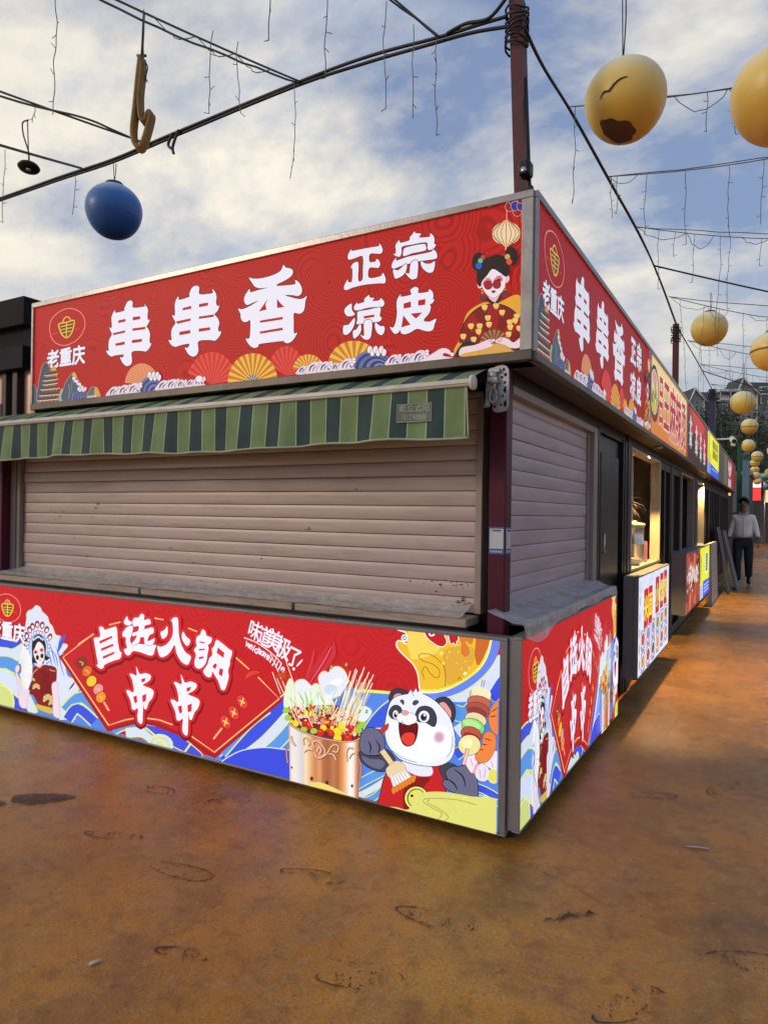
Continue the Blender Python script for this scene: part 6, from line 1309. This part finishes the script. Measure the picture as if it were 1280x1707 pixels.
m = MB(); m.box(-2.4, -.3, 4.62, 4.655, .96, 2.08); m.build('partition', mat('stall partition', (.78, .70, .68), .6, 0, .2, 3), [o for o in bpy.data.objects if o.get('label', '').startswith('stall with a brightly')][0])
# bits in the other windows
t = thing('pan_rack', (-.3, 7.2, .95), 'stack of pans behind the red food board', 'pans'); m = MB()
for k in range(4): m.lathe([(.06, 0), (.13, .05), (.14, .055), (.12, .05), (.05, .01)], (-.32, 6.85+k*.22, .956+.03*(k % 2)), 18, (.3*(k % 2), .2, 1))
m.build('pan', M_steel, t); m = MB(); m.bbox(-.6, -.14, 6.6, 8.05, .88, .955, .004); m.build('shelf', M_steel, t)
for k in range(2): tag(MB().lathe([(.04, 0), (.06, .02), (.05, .10), (.03, .14), (.035, .20), (.0005, .21)], (-.25, 8.75+k*.42, .97), 16).build('sauce_jar', mat('amber jar', (.30, .20, .06), .25)), 'amber sauce jar in the window behind the yellow and blue board', 'jar', 'sauce jars')

# menu boards below the counters
t, S = sign('menu_board', 'white lit menu board with red title tiles and rows of dishes', 2.56, 4.26, .19, .955, .10, .105, (.01, .01, .01, .012), (226, 230, 246), G2, print_mat('printed film menu', .92), .004)
S.poly((226, 230, 248), [(2.5, 1), (4.3, 1), (4.3, .1), (2.5, .1)])
for k in range(12): S.ell((206+k % 3*10, 214+k % 2*10, 240), 2.7+k*.13, .86+.05*math.sin(k*2.1), .10, .05, n=12)
for x, zc_, ch in [(2.93, .68, "米"), (3.15, .685, "面"), (3.52, .73, "小"), (3.78, .745, "馄"), (4.02, .755, "饨")]:
    S.poly((196, 30, 36), [(x-.10, zc_-.155), (x+.10, zc_-.155), (x+.10, zc_+.155), (x-.10, zc_+.155)]); S.text((246, 226, 40), ch, x, zc_, .21, bold=.03, sx=.9)
S.end('title_tile_print')
DC = [(190, 70, 50), (150, 130, 170), (140, 140, 170), (120, 140, 60), (200, 120, 50), (130, 120, 60), (190, 160, 80), (170, 60, 70), (110, 90, 70), (220, 140, 100), (150, 80, 60), (190, 140, 120)]
for k in range(12):
    r_, c_ = divmod(k, 6); x = 2.80+c_*.252; zz = .455-r_*.17+c_*.012
    S.poly((150+20*(c_ % 2), 160, 190), [(x-.105, zz-.075), (x+.105, zz-.075), (x+.105, zz+.075), (x-.105, zz+.075)]); bowl(S, x, zz, .062, DC[k]); S.line((60, 60, 70), .012, [(x-.07, zz-.085), (x+.07, zz-.085)]); S.end('dish_print')
for k in range(5): S.line((90, 90, 110), .02, [(2.63, .80-k*.12), (2.635, .73-k*.12)])
S.end('margin_lettering')
t, S = sign('menu_board', 'red and brown lit food board with pale lettering clusters', 5.72, 7.42, .27, .985, .10, .20, (.01, .004, .01, .012), (150, 60, 50), G2, PR_ALLEY, .004)
rr = random.Random(21)
for k in range(90): S.blob(rr.choice([(176, 62, 48), (130, 44, 40), (206, 96, 66), (96, 40, 38), (222, 130, 96), (190, 70, 44)]), [(5.72+rr.random()*1.7+a, .28+rr.random()*.0+rr_) for a, rr_ in [(0, 0)]] if False else (lambda x, z, w, h: [(x-w, z-h), (x+w*.6, z-h*1.1), (x+w, z+h), (x-w*.7, z+h*.9)])(rr.uniform(5.72, 7.42), rr.uniform(.28, .98), rr.uniform(.04, .13), rr.uniform(.03, .12)))
S.end('food_print')
for k in range(70): x, z = rr.uniform(5.85, 7.2), rr.gauss(.68, .07); S.line((238, 226, 222), .022, [(x-.05, z), (x+.05, z+rr.uniform(-.02, .02))]); S.line((238, 226, 222), .022, [(x, z-.03), (x+rr.uniform(-.02, .02), z+.03)])
for k in range(5): S.ell((232, 230, 226), 6.9+rr.uniform(-.15, .15), .66+rr.uniform(-.12, .12), .06, .05)
S.end('lettering')
t, S = sign('menu_board', 'yellow and blue lit board beside the red food board', 7.43, 9.0, .25, .985, .10, .20, (.004, .01, .01, .012), (224, 228, 50), G2, print_mat('printed film yellow board', .98), .004)
S.poly((222, 232, 44), [(7.4, 1), (9.05, 1), (9.05, .2), (7.4, .2)]); S.poly((52, 84, 234), [(7.95, .49), (9.05, .47), (9.05, .2), (7.95, .2)]); S.poly((176, 190, 200), [(7.43, .45), (7.9, .45), (7.9, .2), (7.43, .2)])
S.blob((176, 178, 60), [(7.5,.5),(7.65,.6),(7.7,.8),(7.6,.9),(7.5,.8)]); S.poly((240, 244, 240), [(8.3, .88), (8.75, .89), (8.75, .58), (8.3, .57)]); S.end('background_print')
for k in range(6): S.line((44, 50, 40), .025, [(8.36, .85-k*.045), (8.70, .86-k*.045)]); S.line((44, 50, 40), .03, [(8.40+k*.055, .60), (8.41+k*.055, .86)])
for k in range(3): S.line((190, 206, 250), .02, [(8.1, .42-k*.05), (8.9, .42-k*.05)])
S.end('lettering')
m = MB()
# leaning boards and a pale panel beyond the menu boards
def lean(label, x0, y, z1, dx, w, th, mt, name='leaning_board', stripe=False):
    t = thing(name, (x0, y, 0), label, 'board', 'boards leaning by the stalls'); q = MB()
    vs = [(x0, y, 0), (x0+th, y, 0), (x0+th-dx, y, z1), (x0-dx, y, z1)]; vs += [(a, b+w, c) for a, b, c in vs]
    q.add(vs, [(0, 1, 2, 3), (7, 6, 5, 4), (0, 4, 5, 1), (1, 5, 6, 2), (2, 6, 7, 3), (3, 7, 4, 0)]); q.build('panel', mt, t)
    q = MB()
    for u in (0, w-.05): q.add([(x0+th+.003, y+u, 0), (x0+th+.003, y+u+.05, 0), (x0+th+.003-dx, y+u+.05, z1), (x0+th+.003-dx, y+u, z1)], [(0, 1, 2, 3)])
    q.build('edge_strip', M_white if stripe else M_black, t)
lean('pale grey panel standing against the stall beyond the yellow board', .06, 9.3, .98, .03, 1.5, .06, mat('pale panel', (.42, .40, .38), .6))
lean('dark framed board leaning steeply beside the walking man', .24, 11.2, 1.22, .22, .7, .04, mat('dark board', (.05, .045, .045), .5), stripe=True)
lean('lighter framed board leaning behind the dark one', .34, 12.0, 1.15, .26, .7, .04, mat('grey board', (.16, .15, .15), .5), stripe=True)
# camera on an arm
t = thing('security_camera', (.1, 10.6, 2.7), 'white security camera on an arm above the yellow sign', 'camera'); m = MB(); m.bbox(.0, .30, 10.58, 10.62, 2.775, 2.80, .004); m.build('arm', M_white, t)
m = MB(); m.lathe([(.045, -.08), (.05, 0), (.05, .09), (.03, .11), (.0005, .112)], (.33, 10.60, 2.77), 20, (.2, -.9, -.35)); m.bbox(.30, .37, 10.6, 10.68, 2.66, 2.73, .01); m.build('housing', M_white, t); m = MB(); m.lathe([(.038, 0), (.038, .006), (.0005, .008)], (.352, 10.50, 2.732), 16, (.2, -.9, -.35)); m.build('lens', M_black, t)

# kiosks beyond the row and across the end of the alley
def kiosk(name, label, x0, x1, y0, y1, h, mt, banners):
    t = thing(name, ((x0+x1)/2, (y0+y1)/2, 0), label, 'kiosk', 'kiosks at the far end'); q = MB(); q.box(x0, x1, y0, y1, 0, h); q.build('wall', mt, t)
    q = MB(); q.box(x0-.08, x1+.08, y0-.08, y1+.08, h+.003, h+.12); q.build('roof', M_grey, t)
    q = MB(); n = int((x1-x0)/.35)
    for k in range(n+1): u = x0+(x1-x0)*k/n; q.box(u-.035, u+.035, y0-.05, y0-.004, 0, h-.9)
    q.build('mullion', mat('far mullion', (.07, .065, .08), .4), t)
    for nm, a, b, c, d, col, st in banners:
        q = MB(); q.box(a, b, y0-.10, y0-.055, c, d); q.build(nm, glow('far banner %d %d %d' % col, s2l(col), st), t)
    return t
kiosk('kiosk', 'dark kiosk with a tall yellow banner beyond the stall row', -2.2, .24, 24, 28, 2.9, mat('far dark wall', (.028, .026, .032), .5), [('yellow_banner', .02, .20, 1.7, 2.9, (190, 186, 90), .6), ('grey_panel', -.28, -.06, 1.6, 2.95, (62, 64, 76), .5), ('yellow_sign', -.72, -.34, 2.18, 2.5, (226, 196, 50), .8)])
FARW = mat('far wall', (.045, .04, .05), .5)
kiosk('kiosk', 'far kiosk with a lit red sign across the end of the alley', -.75, .36, 41, 44, 3.5, FARW, [('red_sign', -.15, .34, 2.4, 3.1, (216, 60, 56), 1.0), ('white_strip', -.2, .34, 3.14, 3.42, (244, 236, 232), 1.1), ('grey_panel', -.7, -.2, 2.3, 3.4, (120, 116, 112), .4)])
kiosk('kiosk', 'far kiosk with a lit cream sign across the end of the alley', .46, .98, 41, 44, 3.5, FARW, [('cream_sign', .50, .90, 2.3, 3.1, (240, 206, 150), .9), ('pink_strip', .47, .97, 3.14, 3.42, (248, 220, 226), 1.2)])
kiosk('kiosk', 'far kiosk with red roof edge and green board at the right edge', 1.08, 3.6, 41, 44, 3.4, FARW, [('red_strip', 1.1, 3.5, 2.95, 3.25, (206, 40, 50), .9), ('green_board', 1.25, 1.8, 1.9, 2.8, (52, 84, 50), .5)])
t = thing('market_umbrella', (.4, 38.5, 0), 'pale grey canopy over the far end of the alley', 'canopy'); m = MB(); m.lathe([(1.3, 3.40), (1.2, 3.5), (.6, 3.72), (.0005, 3.85)], (.55, 39, 0), 16); m.build('canopy', mat('grey canopy', (.34, .34, .34), .6), t); m = MB(); m.tube([(.55, 39, 0), (.55, 39, 3.8)], .03, 8); m.build('shaft', M_steel, t)
t = thing('poster_stand', (1.05, 24, 0), 'orange and brown poster stand behind the man at the right edge', 'poster'); m = MB(); m.bbox(.86, 1.5, 24, 24.05, .35, 1.7, .01); m.build('poster', mat('poster print', (.42, .17, .05), .5, 0, .7, 9), t); m = MB(); m.box(.9, .94, 24.01, 24.04, 0, .345); m.box(1.42, 1.46, 24.01, 24.04, 0, .345); m.build('leg', M_steel, t)

# ------------------------------------------------------------------ wooded hill and villas
F2 = Vector((FWD.x, FWD.y, 0)).normalized(); R2 = Vector((F2.y, -F2.x, 0))
def far(lat, dep, z): p = CAM+R2*lat+F2*dep; return Vector((p.x, p.y, z))
def hz(lat, dep):
    t = max(0, min(1, (dep-52)/62)); k = t*t*(3-2*t)
    return -.5+k*17.5*(.9+.1*math.sin(lat*.05))+1.2*k*math.sin(lat*.21+dep*.13)
q = MB(); vs = []; fs = []; nu, nv = 60, 26
for i in range(nu+1):
    for j in range(nv+1): la, de = -60+200*i/nu, 50+170*j/nv; vs.append(far(la, de, hz(la, de)))
for i in range(nu):
    for j in range(nv): a = i*(nv+1)+j; fs.append((a, a+1, a+nv+2, a+nv+1))
q.add(vs, fs, True); structure(q.build('hill', mat('hill undergrowth', (.022, .034, .018), .9, 0, .4, .6)))
def leaf_mat():
    m = mat('hill foliage', (.042, .066, .036), .75, 0, .55, .45); return m
q = MB(); rr = random.Random(77)
def crown(c, r, n):
    lv = []; lf = []
    for k in range(n):
        d = Vector((rr.gauss(0, 1), rr.gauss(0, 1), rr.gauss(0, 1))).normalized(); rad = r*rr.uniform(.55, 1.05)*(1+.25*math.sin(d.x*4+c.x)*math.sin(d.z*5+c.y)); p = c+Vector((d.x, d.y, d.z*.9))*rad
        a = Vector((rr.gauss(0, 1), rr.gauss(0, 1), rr.gauss(0, 1))).normalized(); b = a.cross(d).normalized() if a.cross(d).length > .1 else a.orthogonal(); s = rr.uniform(.16, .42); a2 = (d*.5+a*.7).normalized()
        i0 = len(lv); lv += [p-b*s*.6, p+a2*s*.3+b*s*.1, p+b*s*.7+a2*s*.2, p-a2*s*.8]; lf.append((i0, i0+1, i0+2, i0+3))
    q.add(lv, lf)
for k in range(250):
    de = 54+62*rr.random()**.8; la = rr.uniform(.20, .75)*de+rr.uniform(-6, 6)
    r = rr.uniform(1.4, 2.6); crown(far(la, de, hz(la, de)+r*.7), r, 130)
o = q.build('hillside_trees', leaf_mat()); tag(o, 'dark green trees massed over the hillside below the villas', 'trees', None, 'stuff')
# villas: built in the hill's own frame
M_vw = mat('villa wall', (.34, .325, .30), .8, 0, .15, 2, .05, 8); M_vr = mat('villa roof tiles', (.045, .05, .053), .7, 0, .3, 5, .1, 12); M_vt = mat('villa white trim', (.70, .70, .68), .6); M_vg = mat('villa window glass', (.03, .035, .045), .15)
def lat_at(px, D): return (px-640)/FPX*D
def h_at(px, py, D): return (CAM+D*(FWD+RGT*((px-640)/FPX)-UPV*((py-853.5)/FPX))).z
DV = 118
def fbox(q, l0, l1, d0, d1, z0, z1):
    vs = [far(l, d, z) for z in (z0, z1) for l, d in ((l0, d0), (l1, d0), (l1, d1), (l0, d1))]
    q.add(vs, [(0, 3, 2, 1), (4, 5, 6, 7), (0, 1, 5, 4), (1, 2, 6, 5), (2, 3, 7, 6), (3, 0, 4, 7)])
def villa(label, gx0, gxm, gx1, ridge_x1, eave_y, ridge_y, base_y, wins, extra=None):
    D = DV; L = lambda px: lat_at(px, D); Z = lambda px, py: h_at(px, py, D)
    zb, ze, zr = Z(gxm, base_y)-6, Z(gxm, eave_y), Z(gxm, ridge_y); l0, lm, l1, le = L(gx0), L(gxm), L(gx1), L(ridge_x1)
    t = thing('villa', tuple(far((l0+le)/2, D+4, zb)), label, 'house', 'villas on the hill')
    q = MB(); fbox(q, l0, le, D, D+8, zb, ze)
    q.add([far(l0, D-.6, ze), far(l1, D-.6, ze), far(lm, D-.6, zr-.15), far(l0, D+.4, ze), far(l1, D+.4, ze), far(lm, D+.4, zr-.15), far(l0, D-.6, zb), far(l1, D-.6, zb), far(l0, D+.4, zb), far(l1, D+.4, zb)], [(0, 1, 2), (5, 4, 3), (6, 7, 1, 0), (9, 8, 3, 4), (7, 9, 4, 1), (8, 6, 0, 3)]); q.build('wall', M_vw, t)
    q = MB(); th = .22
    def slab(a, b, c, d):
        vs = [a, b, c, d]+[p+Vector((0, 0, th)) for p in (a, b, c, d)]; q.add(vs, [(0, 3, 2, 1), (4, 5, 6, 7), (0, 1, 5, 4), (1, 2, 6, 5), (2, 3, 7, 6), (3, 0, 4, 7)])
    ov = .35; slab(far(l1-.3, D-.75, ze-.05), far(le+.4, D-.75, ze-.05), far(le+.4, D+4, zr+.1), far(lm, D+4, zr+.1)); slab(far(lm, D+4.02, zr+.1), far(le+.4, D+4.02, zr+.1), far(le+.4, D+8.6, ze-.1), far(lm, D+8.6, ze-.1))
    slab(far(l0-ov, D-.9, ze-.25), far(lm, D-.9, zr), far(lm, D+4.5, zr), far(l0-ov, D+4.5, ze-.25)); slab(far(lm+.01, D-.9, zr), far(l1+ov, D-.9, ze-.25), far(l1+ov, D+3.2, ze-.25), far(lm+.01, D+4.5, zr)); q.build('roof', M_vr, t)
    q = MB()
    for a, b in (((l0-ov-.1, ze-.35), (lm, zr+.05)), ((lm, zr+.05), (l1+ov+.1, ze-.35))): q.tube([far(a[0], D-.98, a[1]), far(b[0], D-.98, b[1])], .17, 5)
    fbox(q, l1, le+.4, D-.9, D-.72, ze-.16, ze+.06); fbox(q, l1-.15, l1+.1, D-.7, D-.5, zb, ze); q.build('trim', M_vt, t)
    for (x0, y0, x1, y1) in wins:
        wq = MB(); fbox(wq, L(x0), L(x1), D-.80, D-.61, Z(x0, y1), Z(x0, y0)); f = wq.build('window', M_vt, t)
        wq = MB(); w = L(x1)-L(x0); h = Z(x0, y0)-Z(x0, y1)
        for k in range(2): fbox(wq, L(x0)+w*(.08+k*.46), L(x0)+w*(.46+k*.46), D-.83, D-.801, Z(x0, y1)+h*.08, Z(x0, y0)-h*.08)
        wq.build('pane', M_vg, f)
    if extra: extra(t, L, Z, D)
    return t
def ex1(t, L, Z, D):
    q = MB(); fbox(q, L(1192), L(1228), D-1.2, D+5, Z(1200, 654), Z(1200, 650)); fbox(q, L(1192), L(1226), D-1.3, D-1.1, Z(1200, 669), Z(1200, 665.5))
    for k in range(9): x = 1192+k*4.2; fbox(q, L(x), L(x)+.12, D-1.28, D-1.12, Z(x, 666), Z(x, 655 if k % 4 == 0 else 661))
    q.build('balcony', M_vt, t); q = MB(); fbox(q, L(1197), L(1203), D+2, D+3.2, Z(1200, 652), Z(1200, 645)); q.build('chimney', M_vr, t)
villa('left villa on the hill with balcony and grey gable, behind the blue pole', 1147, 1152, 1168, 1192, 668, 649, 690, [(1176, 673, 1183, 681), (1198, 674, 1203, 690), (1206, 674, 1211, 690)], ex1)
m = MB(); 
def ex2(t, L, Z, D):
    q = MB(); fbox(q, L(1264), L(1277), D-.2, D+2.5, Z(1270, 652), Z(1270, 644)); dm = q.build('dormer', M_vt, t); q = MB()
    for k in range(2): fbox(q, L(1267+k*4.5), L(1270.5+k*4.5), D-.25, D-.203, Z(1270, 651), Z(1270, 645.5))
    q.build('pane', M_vg, dm)
    q = MB(); fbox(q, L(1192), L(1232), D+.5, D+7, Z(1210, 694)-5, Z(1210, 654)); q.build('wing', M_vw, t)
villa('right villa on the hill with tall white-edged gable and dormer, above the lantern', 1224, 1232, 1256, 1330, 657, 632, 700, [(1262, 661, 1268, 674), (1273, 661, 1279, 674), (1290, 661, 1298, 674)], ex2)
# ------------------------------------------------------------------ the man walking towards us
MX, MY = .42, 13.42
man = thing('person', (MX, MY, 0), 'man in a white long sleeved shirt and dark trousers walking towards us down the alley', 'person')
def skin(name, V, E, R, mt, sub=2):
    me = bpy.data.meshes.new('tmp'); me.from_pydata([(MX+x, MY+y, z) for x, y, z in V], E, []); ob = bpy.data.objects.new('tmp', me); C.objects.link(ob)
    ob.modifiers.new('s', 'SKIN'); ob.modifiers.new('u', 'SUBSURF').levels = sub; ob.modifiers['u'].render_levels = sub; ob.modifiers['s'].use_smooth_shade = True
    for i, r in enumerate(R):
        sv = me.skin_vertices[0].data[i]; sv.radius = r if isinstance(r, tuple) else (r, r); sv.use_root = i == 0
    dg = bpy.context.evaluated_depsgraph_get(); dg.update(); e = ob.evaluated_get(dg); m2 = bpy.data.meshes.new_from_object(e)
    bpy.data.objects.remove(ob); m2.name = name
    for v in m2.vertices: v.co -= Vector((MX, MY, 0))
    for p in m2.polygons: p.use_smooth = True
    m2.materials.clear(); m2.materials.append(mt); o = bpy.data.objects.new(name, m2); C.objects.link(o); o.parent = man; return o
M_skin = mat('skin', (.30, .165, .115), .5, 0, .1, 20); M_shirt = mat('white shirt', (.93, .92, .90), .8, 0, .04, 9, .25, 18); M_trou = mat('dark trousers', (.018, .020, .032), .75, 0, .2, 12, .2, 20); M_hair = mat('black hair', (.012, .010, .010), .6); M_shoe = mat('black shoe', (.012, .012, .013), .3)
# body: pelvis, spine, neck, head; arms; legs (right leg of his forward, left back)
V = [(0, 0, .98), (0, .01, 1.15), (0, .01, 1.32), (0, .015, 1.46), (0, 0, 1.56), (0, -.03, 1.66), (0, -.02, 1.77),
     (-.165, .01, 1.41), (-.225, .04, 1.19), (-.275, -.015, .96), (.165, .01, 1.41), (.23, .0, 1.19), (.28, -.11, .97),
     (-.10, 0, .93), (-.11, -.10, .52), (-.105, -.10, .10), (.10, 0, .93), (.10, .02, .50), (.10, .20, .16)]
E = [(0, 1), (1, 2), (2, 3), (3, 4), (4, 5), (5, 6), (3, 7), (7, 8), (8, 9), (3, 10), (10, 11), (11, 12), (0, 13), (13, 14), (14, 15), (0, 16), (16, 17), (17, 18)]
R = [(.06, .05), (.09, .07), (.12, .09), (.09, .07), .055, .082, .075, .065, .045, .032, .065, .045, .032, .07, .05, .036, .07, .05, .036]
body = skin('body', V, E, R, M_skin)
V2 = [(0, 0, .96), (0, .0, 1.12), (0, .005, 1.30), (0, .01, 1.44), (0, .005, 1.50), (-.165, .01, 1.41), (-.225, .04, 1.19), (-.27, -.01, .99), (.165, .01, 1.41), (.23, .0, 1.19), (.275, -.10, 1.0)]
E2 = [(0, 1), (1, 2), (2, 3), (3, 4), (3, 5), (5, 6), (6, 7), (3, 8), (8, 9), (9, 10)]
skin('shirt', V2, E2, [(.195, .14), (.19, .138), (.175, .125), (.12, .095), (.065, .06), .078, .058, .046, .078, .058, .046], M_shirt)
V3 = [(0, 0, 1.03), (0, 0, .92), (-.095, -.02, .86), (-.11, -.10, .52), (-.105, -.10, .07), (.095, .0, .86), (.10, .02, .50), (.10, .20, .14)]
skin('trousers', V3, [(0, 1), (1, 2), (2, 3), (3, 4), (1, 5), (5, 6), (6, 7)], [(.20, .15), (.20, .15), .125, .088, .075, .115, .088, .072], M_trou)
def place(pts): return [Vector((MX+x, MY+y, z)) for x, y, z in pts]

for s, (x, y, z) in ((-1, (-.105, -.10, 0)), (1, (.10, .17, .05))):
    skin('shoe', [(x, y+.05, z*1.6+.05), (x, y-.05, z*1.1+.045), (x+s*.01, y-.17, z*.2+.032), (x+s*.012, y-.21, .028)], [(0, 1), (1, 2), (2, 3)], [(.045, .05), (.045, .045), (.045, .035), (.03, .025)], M_shoe, 1)
# hair, ears, face
m = MB(); hc = Vector((MX, MY-.005, 1.735)); vs = []; fs = []; nu, nv = 20, 10
for i in range(nu):
    for j in range(nv+1):
        a = 2*math.pi*i/nu; front = math.cos(a-(-math.pi/2)); lim = (.18+.55*max(0, front)**1.5)*1.0 ; el = math.pi/2-(math.pi/2-lim+.55*(1-max(0, front)))*j/nv
        vs.append(hc+Vector((math.cos(a)*math.cos(el)*.100, math.sin(a)*math.cos(el)*.118, math.sin(el)*.125)))
for i in range(nu):
    for j in range(nv): a = i*(nv+1)+j; b = ((i+1) % nu)*(nv+1)+j; fs.append((a, a+1, b+1, b))
m.add(vs, fs, True); m.build('hair', M_hair, man)
def ball(q, x, y, z, rx, ry, rz):
    vs = []; fs = []
    for i in range(9):
        for j in range(12): e = -1.5708+3.1416*i/8; a = 6.2832*j/12; vs.append((MX+x+rx*math.cos(e)*math.cos(a), MY+y+ry*math.cos(e)*math.sin(a), z+rz*math.sin(e)))
    for i in range(8):
        for j in range(12): fs.append((i*12+j, i*12+(j+1) % 12, (i+1)*12+(j+1) % 12, (i+1)*12+j))
    q.add(vs, fs, True)
m = MB(); ball(m, 0, -.125, 1.672, .016, .022, .026); ball(m, -.088, 0, 1.69, .014, .022, .034); ball(m, .088, 0, 1.69, .014, .022, .034); ball(m, 0, -.075, 1.60, .045, .045, .04); m.build('face', M_skin, man)
m = MB()
for s in (-1, 1): ball(m, s*.034, -.104, 1.703, .016, .010, .008); m.tube(place([(s*.018, -.113, 1.722), (s*.052, -.102, 1.724)]), .005, 5)
m.tube(place([(-.028, -.116, 1.632), (0, -.122, 1.634), (.028, -.116, 1.632)]), .005, 5); m.build('features', M_hair, man)
# hands: palm with thumb and four curled fingers
for s, (hx, hy, hz_) in ((-1, (-.28, -.02, .935)), (1, (.285, -.12, .945))):
    Vh = [(hx, hy, hz_), (hx+s*.004, hy-.01, hz_-.06)]; Eh = [(0, 1)]; Rh = [(.026, .030), (.022, .036)]
    skin('hand', Vh, Eh, Rh, M_skin, 1)
    for k in range(4):
        o = -.030+.020*k; L = (.070, .082, .078, .060)[k]
        m = MB(); p = Vector((MX+hx+s*.004, MY+hy-.01+o, hz_-.075)); m.tube(spline3([p, p+Vector((-s*.004, 0, -L*.45)), p+Vector((-s*.020, -.004, -L*.8)), p+Vector((-s*.036, -.006, -L*.9))], 3), .0085, 7); m.build('finger', M_skin, man)
    m = MB(); p = Vector((MX+hx-s*.01, MY+hy-.03, hz_-.02)); m.tube(spline3([p, p+Vector((-s*.012, -.022, -.03)), p+Vector((-s*.016, -.026, -.06))], 3), .0095, 7); m.build('thumb', M_skin, man)
# collar, placket, pocket, sleeves' cuffs
m = MB(); m.tube(place([(-.005, -.14, 1.43), (0, -.155, 1.30), (0, -.155, 1.15), (0, -.15, 1.03)]), .007, 6)
for s in (-1, 1):
    a = place([(s*.008, -.105, 1.475), (s*.085, -.055, 1.535), (s*.07, -.09, 1.46), (s*.05, -.115, 1.44)]); m.add(a, [(0, 1, 2, 3)] if s < 0 else [(3, 2, 1, 0)])
m.tube(place([(.06, -.150, 1.33), (.06, -.148, 1.24), (.12, -.138, 1.24), (.12, -.138, 1.33), (.06, -.150, 1.33)]), .003, 5); m.build('collar_and_placket', mat('shirt seam', (.50, .49, .47), .8), man)
